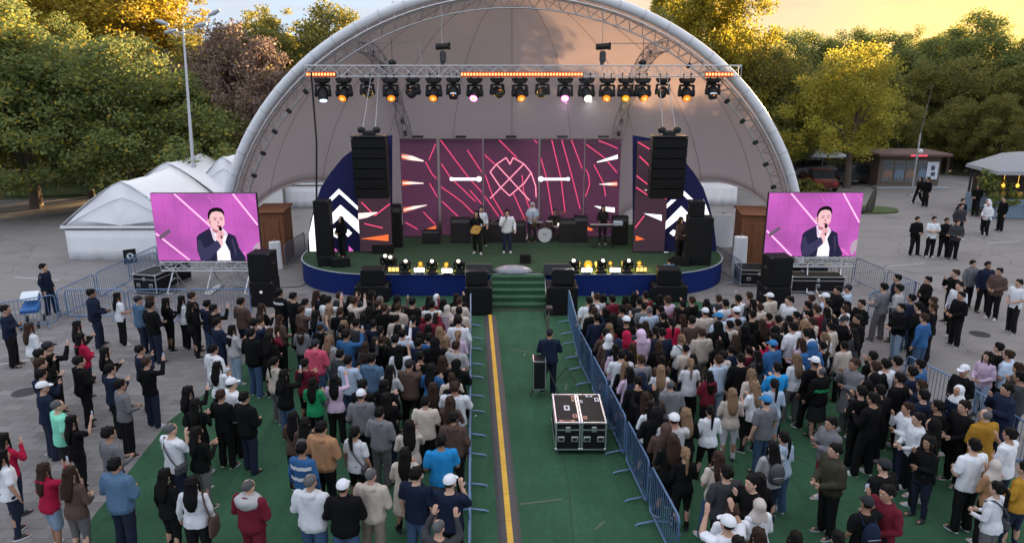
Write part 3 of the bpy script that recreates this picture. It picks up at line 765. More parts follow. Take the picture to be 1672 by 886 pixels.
for sx, p0, p1, fl in ((-1, 583, 637, [([(332, 468), (430, 462), (430, 467), (380, 490), (332, 500)], 0), ([(342, 600), (488, 578), (488, 612)], 1)]), (1, 1037, 1090, [([(105, 238), (248, 250), (248, 298)], 2), ([(0, 415), (110, 445), (0, 458)], 1), ([(105, 50), (175, 40), (172, 66)], 0)])):
    Y = 30.7
    x0, x1 = DP(p0, 320, Y).x, DP(p1, 320, Y).x; zt = DP(836, 231, Y).z
    t = thing('led_screen', 'tall side led panel behind the %s hanging speaker column' % ('left' if sx < 0 else 'right'), 'led panel', ((x0 + x1) / 2, Y, SZ), 0, 'panels of the led wall')
    mb = MB(); mb.box((0, .1, (zt - SZ) / 2), (x1 - x0, .16, zt - SZ), 0, None, .015); mb.obj('cabinet', M_BLACK, t)
    mb = MB(); mb.box((0, .014, (zt - SZ) / 2 + .02), (x1 - x0 - .02, .008, zt - SZ - .06)); mb.obj('display', M_LEDBG2, t)
    mb = MB()
    segs = [((590, 330), (612, 352), (640, 330)), ((595, 365), (625, 372)), ((612, 243), (637, 226)), ((585, 290), (637, 260)), ((600, 250), (636, 300))] if sx < 0 else [((1038, 230), (1075, 252)), ((1044, 255), (1070, 280)), ((1037, 285), (1088, 325)), ((1037, 372), (1052, 352)), ((1030, 300), (1060, 320))]
    for ln in segs: stroke(mb, ln, Y - .004, .04, 0, (x0 + .02, x1 - .02))
    under(mb, 'neon_line_graphic', E_PINK, t)
    ox, oy, s = (480, 200, 3.163) if sx < 0 else (1030, 300, 4.92)
    for pl, mi in fl:
        mb = MB(); flat(mb, [(max(p0 + 1, min(p1 - 1, zpx(*q, ox, oy, s)[0])), zpx(*q, ox, oy, s)[1]) for q in pl], Y - .008); under(mb, 'flare_graphic', [E_WARM, E_ORANGE, E_WHITE][mi], t)
# navy wings with white arrows
WL = [(504, 428), (503, 395), (507, 362), (514, 335), (524, 306), (540, 281), (560, 257), (585, 238), (612, 226), (640, 221), (640, 412), (585, 420)]
WR = [(1182 - (x - 490) * .99, y) for x, y in WL]
GL = [[(250, 145), (350, 45), (522, 205), (522, 238), (355, 90), (283, 158)], [(285, 270), (365, 190), (532, 335), (534, 392), (595, 490), (570, 482), (370, 295), (290, 370)],
      [(295, 410), (330, 400), (360, 440), (335, 490), (295, 470)], [(400, 445), (435, 410), (470, 445), (435, 480)], [(133, 215), (150, 300), (168, 680), (92, 688), (80, 460)], [(440, 627), (660, 612), (660, 640), (470, 655)]]
GR = [[(415, 45), (505, 130), (480, 145), (408, 80)], [(365, 128), (268, 215), (265, 185), (325, 128)], [(240, 345), (405, 178), (460, 235), (445, 310), (398, 270), (235, 400)], [(310, 395), (340, 368), (370, 380), (345, 422)], [(585, 120), (632, 250), (585, 250)], [(142, 540), (300, 548), (330, 565), (325, 580), (145, 565)]]
GLP = [[(300, 570), (355, 620), (300, 655)], [(440, 560), (480, 600), (480, 622), (440, 622)]]
for sx, W, Gs, (ox, oy, s) in ((-1, WL, GL, (490, 300, 5.539)), (1, WR, GR, (1030, 300, 4.92))):
    Y = 30.95
    pts = [DP(*q, Y) for q in W]
    pts = [Vector((p.x, p.y, max(p.z, SZ + .004))) for p in pts]
    t = thing('stage_wing', 'curved navy scenic wing with white arrow shapes on the %s of the stage' % ('left side' if sx < 0 else 'right side'), 'scenic panel', (pts[0].x, Y, SZ), 0, 'scenic wings beside the led wall')
    mb = MB(); n = len(pts)
    mb.add([(p.x, Y, p.z) for p in pts] + [(p.x, Y + .12, p.z) for p in pts], [tuple(range(n)), tuple(range(n, 2 * n))[::-1]] + [(i, n + i, n + (i + 1) % n, (i + 1) % n) for i in range(n)])
    under(mb, 'board', M_NAVY, t)
    for q in Gs:
        mb = MB(); flat(mb, [zpx(*w, ox, oy, s) for w in q], Y - .2 if q is Gs[-1] else Y - .006); under(mb, 'arrow_graphic', E_WHITE, t)
    if sx < 0:
        for q in GLP:
            mb = MB(); flat(mb, [zpx(*w, ox, oy, s) for w in q], Y - .01); under(mb, 'pink_graphic', E_MAG, t)

# ------------------------------------------------------------------ front truss with lamps
TY, TZ = 32.0, 8.42
ft = thing('lighting_truss', 'straight aluminium lighting truss hung across the front of the stage', 'truss', (0, TY, TZ))
x0, x1 = DP(500, 116, TY).x, DP(1208, 116, TY).x
truss_parts(ft, [(x0 + (x1 - x0) * i / 4, TY, TZ) for i in range(5)], .42, .44, .5)
M_CHROME = mat('chrome', (.6, .6, .62), .18, 1, var=.05)
# moving head fixtures: base, yoke arms, head, lens
def mh_meshes():
    b = MB(); b.box((0, 0, .10), (.44, .36, .16), 0, None, .05); b.box((0, 0, .2), (.2, .2, .05), 0, None, .02)
    for s in (-1, 1): b.box((s * .2, 0, .06), (.12, .2, .1), 0, None, .03)
    y = MB(); y.box((0, 0, .25), (.5, .16, .07), 0, None, .03)
    a = MB(); a.box((0, 0, .42), (.07, .2, .38), 0, None, .03); a.disc((0, 0, .5), (1, 0, 0), .11, .1, 14)
    h = MB(); h.tube([(0, 0, -.20), (0, 0, -.16), (0, 0, .02), (0, 0, .20), (0, 0, .25)], [.10, .15, .185, .155, .15], 16)
    for k in range(4): h.box((0, 0, -.12 + .04 * k), (.33, .10, .012))
    l = MB(); l.tube([(0, 0, .25), (0, 0, .262)], .125, 16); l.ell((0, 0, .255), (.11, .11, .035), 14, 6)
    r = MB(); r.tube([(0, 0, .10), (0, 0, .15)], .178, 16)
    c = MB()
    for s in (-1, 1): c.tube([(s * .12, 0, .02), (s * .12, 0, -.08), (s * .12, .04, -.14)], .025, 6)
    k = MB(); k.ell((0, 0, .285), (.062, .062, .018), 12, 6); k = k.mesh('lens_core', E_CORE)
    st = MB(); st.ell((.0, .13, .20), (.035, .035, .03), 8, 6); st = st.mesh('status_light', E_CORE)
    return [m.mesh(n, M_BLACK, 40) for m, n in ((b, 'base'), (y, 'yoke'), (a, 'yoke_arm'), (h, 'head'), (l, 'lens'), (r, 'head_ring'), (c, 'clamp'))] + [k, st]
E_AMBER = glow('lamp_amber', (255, 128, 28), 1.9)
E_CORE = glow('lamp_core', (255, 214, 140), 1.25)
E_HOT = glow('lamp_hot_white', (255, 235, 200), 6)
E_LPINK = glow('lamp_pink', (255, 120, 205), 5)
E_LBLUE = glow('lamp_blue_white', (190, 210, 255), 3)
E_YEL = glow('lamp_yellow', (255, 172, 12), 1.25)
M_GLASS = mat('dark_lens', (.03, .03, .035), .12, .0, var=.05)
MH = mh_meshes()
LAMPLIGHT = {E_AMBER: (14, (1, .62, .3), 140), E_LPINK: (30, (1, .5, .75), 140), E_HOT: (40, (1, .93, .85), 110), E_YEL: (14, (1, .7, .2), 120)}
def moving_head(loc, label, lens, hang=True, tilt=0.0, pan=0.0, group=None, s=1.0, ring=False):
    t = thing('moving_head', label, 'stage light', loc, 0, group)
    t.scale = (s, s, s)
    if hang: t.rotation_euler = (pi, 0, 0)
    link('base', MH[0], t); link('yoke', MH[1], t, rot=(0, 0, pan))
    for sx in (-1, 1): link('yoke_arm', MH[2], t, (sx * .22 * cos(pan), sx * .22 * sin(pan), 0), (0, 0, pan))
    h = link('head', MH[3], t, (0, 0, .5), (tilt, 0, pan))
    l = link('lens', MH[4], h); l.material_slots[0].link = 'OBJECT'; l.material_slots[0].material = lens
    if not hang: l.scale = (.62, .62, 1)
    if lens in (E_AMBER, E_YEL, E_LPINK): q = link('lens_core', MH[7], h)
    if lens == M_GLASS and hang:
        q = link('status_light', MH[8], h); q.material_slots[0].link = 'OBJECT'; q.material_slots[0].material = E_AMBER
    if ring:
        q = link('head_ring', MH[5], h); q.material_slots[0].link = 'OBJECT'; q.material_slots[0].material = M_CHROME
    if hang: link('clamp', MH[6], t)
    if lens in LAMPLIGHT:
        L = bpy.data.lights.new('lamp_beam', 'SPOT'); L.energy, L.color, ang = LAMPLIGHT[lens]; L.spot_size = rad(ang); L.spot_blend = .6; L.shadow_soft_size = .12
        if not hang: L.energy *= .5
        lo = bpy.data.objects.new('lamp_beam', L); COL.objects.link(lo); lo.parent = h; lo.location = (0, 0, .31); lo.rotation_euler = (pi, 0, 0)
    return t
HX = [526, 561, 599, 637, 674, 708, 740, 775, 812, 849, 886, 923, 958, 992, 1022, 1050, 1083, 1122, 1165]
HL = 'BAdAdAdPdAdPWAyAdAd'
for i, (px, c) in enumerate(zip(HX, HL)):
    lens = dict(B=E_LBLUE, A=E_AMBER, d=M_GLASS, P=E_LPINK, W=E_HOT, y=E_YEL)[c]
    nm = dict(B='pale blue', A='amber', d='dark', P='pink', W='white', y='yellow')[c]
    x = DP(px, 130, TY).x
    moving_head((x, TY, TZ - .27), '%s moving head lamp from the left end of the overhead truss, %s lens' % (ORD[i], nm), lens, True,
                -rad(52 if c in 'APWy' else 66 if i % 3 else 24), rad((0, 18, -22)[i % 3]) if c == 'd' else rad((-12, 10, 4)[i % 3]), 'moving heads on the overhead truss', 1.28 if c != 'd' else 1.15, ring=(c == 'd'))
    if c in 'dB':                                    # small status glow on idle heads
        pass
E_BARBACK = glow('bar_glow_plate', (255, 92, 22), .9)
def led_bar(loc, L, n, label, em, hh=.16, group=None, rx=0):
    t = thing('led_bar', label, 'stage light', loc, 0, group); t.rotation_euler = (rx, 0, 0)
    mb = MB(); mb.box((0, .05, 0), (L, .14, hh), 0, None, .02); mb.obj('housing', M_BLACK, t)
    mb = MB()
    for i in range(n):
        mb.box((-L / 2 + L * (i + .5) / n, -.03, 0), (L / n * .6, .03, hh * .5), 0, None, .012)
    tag(mb.obj('diode_cells', em, t), kind='stuff')
    mb = MB(); mb.box((0, -.022, 0), (L * .995, .012, hh * .9), 0, None, .004); mb.obj('glow_plate', E_BARBACK, t)  # backing plate emits by itself, for the orange glow round the cells
    return t
E_BARO = glow('bar_orange', (255, 205, 140), 2.0)
for (a, b, n, lab) in ((500, 548, 10, 'short glowing orange led bar at the left end of the overhead truss'), (752, 952, 40, 'long glowing orange led bar in the middle of the overhead truss'), (1151, 1197, 9, 'short glowing orange led bar at the right end of the overhead truss')):
    xa, xb = DP(a, 121, TY - .3).x, DP(b, 121, TY - .3).x
    led_bar(((xa + xb) / 2, TY - .32, DP(836, 121.5, TY - .3).z), xb - xa, n, lab, E_BARO, .2, 'orange led bars on the overhead truss')
# chain hoists and camera-like fixtures above the truss
for px, lab in ((722, 'black chain hoist hanging above the left half of the lighting truss'), (983, 'black chain hoist hanging above the right half of the lighting truss')):
    x = DP(px, 90, TY).x
    t = thing('chain_hoist', lab, 'hoist', (x, TY, TZ + .22), 0, 'chain hoists above the truss')
    mb = MB(); mb.tube([(-.26, 0, .75), (.34, 0, .78)], [.13, .13], 12); mb.box((.30, 0, .78), (.1, .3, .3), 0, None, .03); mb.obj('motor', M_BLACK, t)
    mb = MB(); mb.box((.03, 0, .35), (.26, .24, .5), 0, None, .08); mb.box((.0, 0, .08), (.14, .16, .22), 0, None, .04); mb.obj('chain_bag', M_DKGREY, t)
    mb = MB(); mb.tube([(0, 0, .85), (0, 0, AB * math.sqrt(1 - (x / AA) ** 2) - TZ - .22 - .3)], .014, 6); mb.obj('chain', M_STEEL, t)
for px in (640, 1050):
    x = DP(px, 90, TY).x
    t = thing('cable_pickup', 'small black pickup block on the truss below the %s outrigger pipe' % ('left' if px < 836 else 'right'), 'hoist', (x, TY, TZ + .22), 0, 'pickup blocks on the truss')
    mb = MB(); mb.box((0, 0, .12), (.34, .3, .24), 0, None, .1); mb.obj('block', M_BLACK, t)
    mb = MB(); mb.bar((0, 0, .2), (0, 0, 1.1), .012, 5); mb.obj('cable', M_BLACK, t)
for px, a, b, lab in ((508, 118, 425, 'thick black cable hanging straight down from the left truss end'),):
    A = DP(px, a, 31.6); x = DP(517, 325, 31.2)
    mb = MB(); mb.tube([A, (A.x + .05, 31.5, 5.5), (x.x, 31.2, 3.2), (x.x + .02, 31.1, SZ + .01)], .045, 6)
    tag(mb.obj('hanging_cable', M_BLACK), lab, 'cable')

# ------------------------------------------------------------------ hanging speaker columns
def line_array(px0, px1, label):
    Y = 29.0
    xa, xb = DP(px0, 270, Y).x, DP(px1, 270, Y).x; w = xb - xa
    zt, zb = DP(836, 226, Y).z, DP(836, 326, Y).z
    t = thing('line_array', label, 'loudspeaker', ((xa + xb) / 2, Y, zt), 0, 'hanging speaker columns')
    n = 6; h = (zt - zb) / n
    cab = MB(); cab.box((0, .3, 0), (w, .62, h - .02), 0, None, .02)
    for s in (-1, 1):
        for z in (-.1, .1): cab.box((s * w * .46, -.02, z), (.03, .02, .03))
    cab = cab.mesh('cabinet', M_BLACKBOX)
    gr = MB()
    for s in (-1, 1): gr.box((s * w * .235, -.018, 0), (w * .45, .02, h - .07), 0, None, .008)
    gr.box((0, -.012, 0), (.04, .03, h - .05))
    gr = gr.mesh('grille', M_GRILLE)
    y = 0
    for i in range(n):
        a = rad(1.0 + 1.4 * i); y += sin(a) * h * .9
        c = link('cabinet', cab, t, (0, y, -h * (i + .5)), (a, 0, 0)); link('grille', gr, c)
    mb = MB(); mb.box((0, .3, .06), (w * 1.02, .66, .07), 0, None, .02); mb.box((0, .3, .18), (.5, .25, .2), 0, None, .04)
    for s in (-1, 1): mb.box((s * .3, .3, .3), (.3, .24, .24), 0, None, .07)
    mb.obj('bumper_frame', M_BLACK, t)
    mb = MB()
    for s in (-.25, .25): mb.tube([(s, .3, .3), (s * .6, 2.2, TZ - zt - .1), (s * .6, 2.9, TZ - zt + .05)], .014, 5)
    mb.obj('suspension_cable', M_STEEL, t)
line_array(575, 631, 'black hanging speaker column at the left of the stage before the navy wing')
line_array(1064, 1121, 'black hanging speaker column at the right of the stage before the navy wing')

# ------------------------------------------------------------------ boxes: speakers, flight cases
def spk(name, label, loc, d, rz=0, group=None, tilt=0, badge=False):
    t = thing(name, label, 'loudspeaker', loc, rz, group); t.rotation_euler = (tilt, 0, rz)
    mb = MB(); mb.box((0, 0, d[2] / 2), d, 0, None, .02); mb.obj('cabinet', M_BLACKBOX, t)
    mb = MB(); mb.box((0, -d[1] / 2 - .006, d[2] / 2), (d[0] * .9, .014, d[2] * .88), 0, None, .005); mb.obj('grille', M_GRILLE, t)
    cm = MB()
    for s in (-1, 1):
        mb = MB(); mb.box((s * (d[0] / 2 + .004), 0, d[2] * .6), (.012, .2, .08), 0, None, .004); mb.obj('handle', M_DKGREY, t)
        for yy in (-1, 1): cm.box((s * (d[0] / 2 - .03), yy * (d[1] / 2 - .03), d[2] - .02), (.075, .075, .05), 0, None, .012)
    tag(cm.obj('corner_caps', M_DKGREY, t), kind='stuff')
    if badge:
        mb = MB(); mb.disc((0, -d[1] / 2 - .016, d[2] * .62), (0, 1, 0), .055, .008, 14); mb.obj('badge', glow('badge_white', (235, 225, 225), .8), t)
    return t
def at_px(pxl, pxr, py_bot, z=0):                  # left/right picture columns on height z -> centre, width
    a, b = G(pxl, py_bot, z), G(pxr, py_bot, z); return Vector(((a.x + b.x) / 2, a.y, z)), b.x - a.x
# subs and fills at the foot of the stage
p, w = at_px(760, 803, 516); spk('subwoofer', 'big black subwoofer left of the green steps', (p.x, p.y + .55, 0), (w, 1.0, 1.05))
spk('fill_speaker', 'black wedge speaker on the subwoofer left of the green steps', (p.x - .08, p.y + .5, 1.05), (.78, .55, .5), rad(6), tilt=rad(-6))
p, w = at_px(893, 943, 516); spk('subwoofer', 'big black subwoofer right of the green steps', (p.x, p.y + .55, 0), (w, 1.0, 1.05))
spk('fill_speaker', 'black wedge speaker on the subwoofer right of the green steps', (p.x + .05, p.y + .5, 1.05), (.80, .55, .55), rad(-5), tilt=rad(-8))
p, w = at_px(580, 634, 494); spk('subwoofer', 'low black subwoofer against the skirt at the left of the stage', (p.x, p.y + .5, 0), (w, .95, .62))
spk('fill_speaker', 'square black speaker on the low subwoofer at the left of the stage', (p.x, p.y + .55, .62), (.88, .7, .6), rad(4))
p, w = at_px(1066, 1122, 494); spk('subwoofer', 'low black subwoofer against the skirt at the right of the stage', (p.x, p.y + .5, 0), (w, .95, .62))
spk('fill_speaker', 'square black speaker on the low subwoofer at the right of the stage', (p.x, p.y + .55, .62), (.88, .7, .6), rad(-4))
p, w = at_px(409, 447, 502); spk('subwoofer', 'black subwoofer with white badge under the left video screen corner', (p.x, p.y + .5, 0), (w, .9, .95), badge=True)
spk('fill_speaker', 'tall black speaker standing on the badged subwoofer at the left', (p.x - .02, p.y + .55, .95), (.82, .8, 1.05), rad(-4))
p, w = at_px(1247, 1290, 507); spk('subwoofer', 'black subwoofer beneath the right video screen', (p.x, p.y + .5, 0), (w, .9, .85))
spk('fill_speaker', 'tall black speaker standing on the subwoofer beneath the right video screen', (p.x + .05, p.y + .55, .85), (.85, .8, 1.1), rad(5))
# towers on the stage
p, w = at_px(517, 542, 424, SZ); spk('speaker_tower', 'tall narrow black speaker tower in front of the left navy wing', (p.x, p.y + .3, SZ), (w, .6, 2.45))
p, w = at_px(1121, 1162, 434, SZ); spk('speaker_tower', 'wide black speaker tower at the right end of the stage', (p.x, p.y + .4, SZ), (w, .7, 1.95), rad(-6))
spk('fill_speaker', 'small black speaker on top of the wide tower at the stage right end', (p.x - .15, p.y + .45, SZ + 1.95), (.6, .55, .62), rad(-6))
def wedge(px, py, label, w=.62, rz=0, h=.36, lighter=False):
    p = G(px, py, SZ); t = thing('stage_monitor', label, 'loudspeaker', p, rz, 'wedge monitors on the stage')
    mb = MB(); mb.prism([(-.25, 0), (.25, 0), (.25, h * .45), (-.10, h), (-.25, h)], -w / 2, w / 2, 0, Matrix.Rotation(pi / 2, 4, 'Z') @ Matrix.Rotation(pi / 2, 4, 'X')); mb.obj('cabinet', M_DKGREY if lighter else M_BLACKBOX, t)
    mb = MB(); mb.box((0, .10, h * .74), (w * .9, .42, .015), 0, Matrix.Translation((0, 0, 0)) @ Matrix.Rotation(0, 4, 'X'), .004)
    g = mb.obj('grille', M_GRILLE, t); g.rotation_euler = (rad(-24), 0, 0); g.location = (0, -.03, .055)
    return t
wedge(783, 446, 'grey wedge monitor at the stage edge left of the steps', 1.0, 0, .42, True)
wedge(909, 446, 'grey wedge monitor at the stage edge right of the steps', 1.0, 0, .42, True)
wedge(532, 432, 'small black wedge monitor at the rounded left end of the stage', .6, rad(20))
wedge(557, 434, 'larger black wedge monitor beside the rounded left end monitor', .72, rad(10))
wedge(1110, 432, 'black wedge monitor before the right speaker tower', .7, rad(-10))
wedge(626, 412, 'black monitor with covers behind the left floor lights', .9, rad(5))
wedge(858, 428, 'small black monitor on the carpet right of the singer', .42, rad(-5))

M_CASE = mat('flight_case_laminate', (.008, .008, .009), .6, spec=.2, var=.35, scale=6, bump=.06, bscale=90)
M_EDGE = mat('case_edge_aluminium', (.62, .62, .65), .35, .85, var=.1)
def flight_case(label, loc, d, rz=0, wheels=.12, nh=2, group=None, sticker=False):
    t = thing('flight_case', label, 'flight case', loc, rz, group)
    w, dp, h = d; z0 = wheels
    mb = MB(); mb.box((0, 0, z0 + h / 2), d, 0, None, .004); mb.obj('body', M_CASE, t)
    mb = MB(); e = .035
    for s in (-1, 1):
        for q in (-1, 1):
            mb.box((s * (w / 2 - e / 2 + .006), q * (dp / 2 - e / 2 + .006), z0 + h / 2), (e, e, h - .07))
            mb.box((0, s * (dp / 2 - e / 2 + .006), z0 + h / 2 + q * (h / 2 - e / 2 + .006)), (w - .07, e, e))
            mb.box((s * (w / 2 - e / 2 + .006), 0, z0 + h / 2 + q * (h / 2 - e / 2 + .006)), (e, dp - .07, e))
    mb.box((0, -dp / 2 - .004, z0 + h * .74), (w - .07, .012, .03)); mb.box((w / 2 + .004, 0, z0 + h * .74), (.012, dp - .07, .03)); mb.box((-w / 2 - .004, 0, z0 + h * .74), (.012, dp - .07, .03))
    mb.obj('edge_frame', M_EDGE, t)
    cb = MB()
    for i in (-1, 1):
        for j in (-1, 1):
            for k in (-1, 1): cb.ell((i * (w / 2 - .015), j * (dp / 2 - .015), z0 + h / 2 + k * (h / 2 - .015)), .042, 8, 6)
    tag(cb.obj('corner_caps', M_EDGE, t), kind='stuff')
    for i in range(nh):
        mb = MB(); x = (i - (nh - 1) / 2) * w * .55
        mb.box((x, -dp / 2 - .008, z0 + h * .40), (.16, .018, .13), 0, None, .006); mb.obj('handle_dish', M_EDGE, t)
        mb = MB(); mb.box((x, -dp / 2 - .02, z0 + h * .40), (.10, .012, .06), 0, None, .004); mb.obj('handle', M_BLACK, t)
    mb = MB()
    mb.box((0, -dp / 2 - .012, z0 + h * .76), (.11, .02, .13), 0, None, .006); mb.obj('latch', M_EDGE, t)
    if wheels:
        wm = MB(); wm.disc((0, 0, 0), (1, 0, 0), wheels * .42, .035, 14)
        wm = wm.mesh('wheel', M_RUBBER)
        fk = MB(); fk.box((0, 0, wheels * .42), (.06, .05, wheels * .5), 0, None, .01); fk = fk.mesh('caster_fork', M_STEEL)
        for i in (-1, 1):
            for j in (-1, 1):
                q = link('caster', fk, t, (i * (w / 2 - .09), j * (dp / 2 - .1), wheels * .3)); link('wheel', wm, q, (0, 0, wheels * .12))
    if sticker:
        for (x, y, a, b, c) in sticker:
            mb = MB(); mb.box((x, y, z0 + h + .003), (a, b, .006)); mb.obj('sticker', c, t)
            mb = MB(); mb.box((x, y, z0 + h + .007), (a * .5, b * .55, .004)); mb.obj('sticker_print', M_BLACK, t)
    return t
ST_W = mat('sticker_white', (.6, .62, .68), .5); ST_R = mat('sticker_red', (.55, .25, .18), .5)
flight_case('black flight case on casters, left of the touching pair in the aisle', (1.27, 15.85, 0), (.56, 1.5, .68), 0, .13, 2, 'pair of flight cases in the aisle', [(.02, 0, .13, .24, ST_W), (.2, .5, .06, .3, ST_R), (.18, -.42, .1, .16, ST_R), (-.02, -.66, .36, .06, ST_R)])
flight_case('black flight case on casters, right of the touching pair in the aisle', (1.86, 15.85, 0), (.56, 1.5, .68), 0, .13, 2, 'pair of flight cases in the aisle', [(.18, .45, .1, .2, ST_W), (.02, .64, .16, .08, ST_W), (-.18, -.5, .08, .14, ST_R), (-.2, .35, .06, .14, ST_W)])
p, w = at_px(222, 249, 482); flight_case('black flight case with silver edges beneath the left video screen', (p.x + .15, p.y + .75, 0), (1.0, 1.3, .72), rad(-12), .08, 2)
p, w = at_px(271, 286, 468); flight_case('narrow tall black case behind the edged case at the left screen', (p.x, p.y + .7, 0), (.5, 1.1, .85), rad(-14), .05, 1)
p, w = at_px(1213, 1252, 468); flight_case('black flight case left of the speaker stack at the right screen', (p.x + .2, p.y + .6, 0), (1.5, 1.1, .62), rad(-4), .06, 2)
p, w = at_px(1292, 1377, 479); flight_case('long black flight case beneath the right video screen', (p.x, p.y + .4, 0), (w, .8, .62), rad(-2), .06, 3)
flight_case('second long black case standing behind the long one at the right', (p.x - .2, p.y + 1.5, 0), (w, .7, .7), rad(-2), .06, 3)

# ------------------------------------------------------------------ video screens with the speaker's picture
M_SCR = screenmat('screen_magenta', (172, 84, 168), (228, 108, 216), .95, .55)
E_SCRL = glow('screen_light_line', (255, 205, 235), 1.3)
SCRC = dict(hair=glow('screen_hair', (22, 14, 24)), skin=glow('screen_skin', (252, 200, 205), 1.0), skin2=glow('screen_skin_shadow', (205, 125, 150), .9), suit=glow('screen_suit', (38, 38, 66)), suit2=glow('screen_suit_light', (62, 58, 92)), shirt=glow('screen_shirt', (252, 248, 255), 1.1), grey=glow('screen_grey', (112, 92, 112)), pale=glow('screen_pale', (190, 165, 185)), dark=glow('screen_black', (14, 10, 16)), lip=glow('screen_lip', (150, 50, 70)), line=E_SCRL, brow=glow('screen_brow', (150, 95, 110)), eye=glow('screen_eye', (80, 45, 60)), halo=glow('screen_line_halo', (245, 130, 215), 1.0), collar=glow('screen_collar', (235, 215, 235), 1.0))
def wide(a, b, w):
    dx, dy = b[0] - a[0], b[1] - a[1]; L = math.hypot(dx, dy); nx, ny = -dy / L * w / 2, dx / L * w / 2
    return [(a[0] + nx, a[1] + ny), (b[0] + nx, b[1] + ny), (b[0] - nx, b[1] - ny), (a[0] - nx, a[1] - ny)]
PICT = [('halo', wide((703, 224), (905, 402), 15)), ('line', wide((703, 224), (905, 402), 7)), ('halo', wide((1033, 224), (1168, 392), 15)), ('line', wide((1033, 224), (1168, 392), 7)), ('halo', wide((597, 440), (785, 590), 14)), ('line', wide((597, 440), (785, 590), 7)), ('halo', wide((1085, 545), (1140, 588), 9)),
        ('halo', wide((1118, 226), (1160, 270), 4)), ('halo', wide((890, 232), (925, 275), 3)),
        ('grey', [(612, 458), (672, 415), (683, 432), (628, 474)]), ('pale', [(1140, 520), (1160, 495), (1178, 490), (1180, 555), (1160, 582), (1150, 578), (1142, 550)]),
        ('suit', [(825, 462), (838, 445), (897, 412), (925, 470), (960, 500), (1000, 436), (1042, 455), (1062, 520), (1098, 575), (1096, 591), (850, 591), (830, 540)]),
        ('shirt', [(903, 412), (930, 400), (975, 415), (1000, 440), (985, 490), (1010, 540), (1016, 591), (941, 591), (938, 530), (945, 500), (918, 470)]),
        ('collar', [(903, 412), (925, 430), (935, 470), (920, 475)]), ('collar', [(985, 428), (1001, 440), (998, 456), (975, 450)]),
        ('skin2', [(912, 395), (960, 400), (965, 430), (935, 440), (915, 425)]),
        ('skin', [(897, 362), (901, 330), (935, 312), (970, 322), (982, 345), (985, 385), (972, 410), (952, 424), (928, 418), (908, 402), (899, 388), (889, 386), (886, 368), (892, 360)]),
        ('skin2', [(897, 372), (905, 360), (908, 402), (899, 388)]), ('skin2', [(889, 368), (893, 366), (895, 380), (890, 380)]),
        ('hair', [(893, 362), (890, 336), (899, 312), (922, 299), (950, 297), (972, 306), (984, 326), (982, 350), (977, 334), (964, 322), (938, 318), (914, 324), (904, 338), (898, 366)]),
        ('brow', [(922, 354), (942, 352), (942, 356), (922, 359)]), ('brow', [(956, 352), (976, 354), (976, 358), (956, 356)]), ('eye', [(925, 363), (939, 362), (939, 366), (926, 367)]), ('eye', [(959, 362), (972, 363), (971, 367), (959, 366)]),
        ('skin2', [(948, 364), (953, 380), (958, 386), (944, 386)]), ('lip', [(940, 396), (968, 396), (962, 404), (946, 404)]),
        ('suit2', [(832, 480), (845, 470), (868, 520), (905, 505), (942, 472), (966, 512), (945, 535), (895, 585), (862, 591), (838, 560)]),
        ('skin', [(932, 462), (940, 440), (953, 420), (972, 418), (982, 432), (980, 455), (972, 478), (975, 500), (962, 512), (955, 490), (940, 478)]),
        ('skin2', [(950, 435), (974, 432), (975, 436), (950, 439)]), ('skin2', [(948, 446), (976, 444), (976, 448), (948, 450)]), ('skin2', [(946, 457), (974, 456), (974, 460), (946, 461)]),
        ('dark', [(952, 404), (964, 401), (972, 410), (969, 424), (957, 426), (951, 416)]), ('dark', [(962, 452), (972, 452), (970, 468), (962, 466)]), ('suit2', [(1020, 470), (1030, 465), (1050, 540), (1045, 580)])]
def video_screen(xl, xr, z0, z1, Y, label):
    w, h = xr - xl, z1 - z0
    t = thing('video_screen', label, 'video screen', ((xl + xr) / 2, Y, z0), 0, 'video screens beside the stage')
    mb = MB(); mb.box((0, .10, h / 2), (w + .03, .16, h + .03), 0, None, .012); mb.obj('cabinet', M_BLACK, t)
    mb = MB(); mb.box((0, .012, h / 2), (w, .012, h)); mb.obj('display', M_SCR, t)
    mb = MB()
    for i in range(1, 9): mb.box((-w / 2 + w * i / 9, .004, h / 2), (.006, .004, h))
    for i in range(1, 6): mb.box((0, .0045, h * i / 6), (w, .004, .006))
    tag(mb.obj('panel_joints', mat('screen_joint', (.02, .015, .02), .6, emit=s8(150, 70, 145), estr=.8), t), kind='stuff')
    for i, (c, poly) in enumerate(PICT):
        mb = MB(); pts = []
        for X, Yp in poly:
            v = (591 - Yp) / 368; u = (X - (613 - 47 * v)) / (571 + 23 * v)
            pts.append(((min(1, max(0, u)) - .5) * w, 0, min(1, max(0, v)) * h))
        mb.add([(p[0], .002 - .0012 * i, p[2]) for p in pts], [tuple(range(len(pts)))])
        mb.obj('picture_shape', SCRC[c], t)
    return t
SY = 28.0
a, b = DP(259, 425, SY), DP(427, 425, SY); zt = DP(836, 316, SY).z
video_screen(a.x, b.x, a.z, zt, SY, 'magenta video screen at the left showing a man in a dark suit')
a2, b2 = DP(1247, 418, SY), DP(1397, 418, SY); zt2 = DP(836, 315, SY).z
video_screen(a2.x, b2.x, a2.z, zt2, SY, 'magenta video screen at the right showing a man in a dark suit')
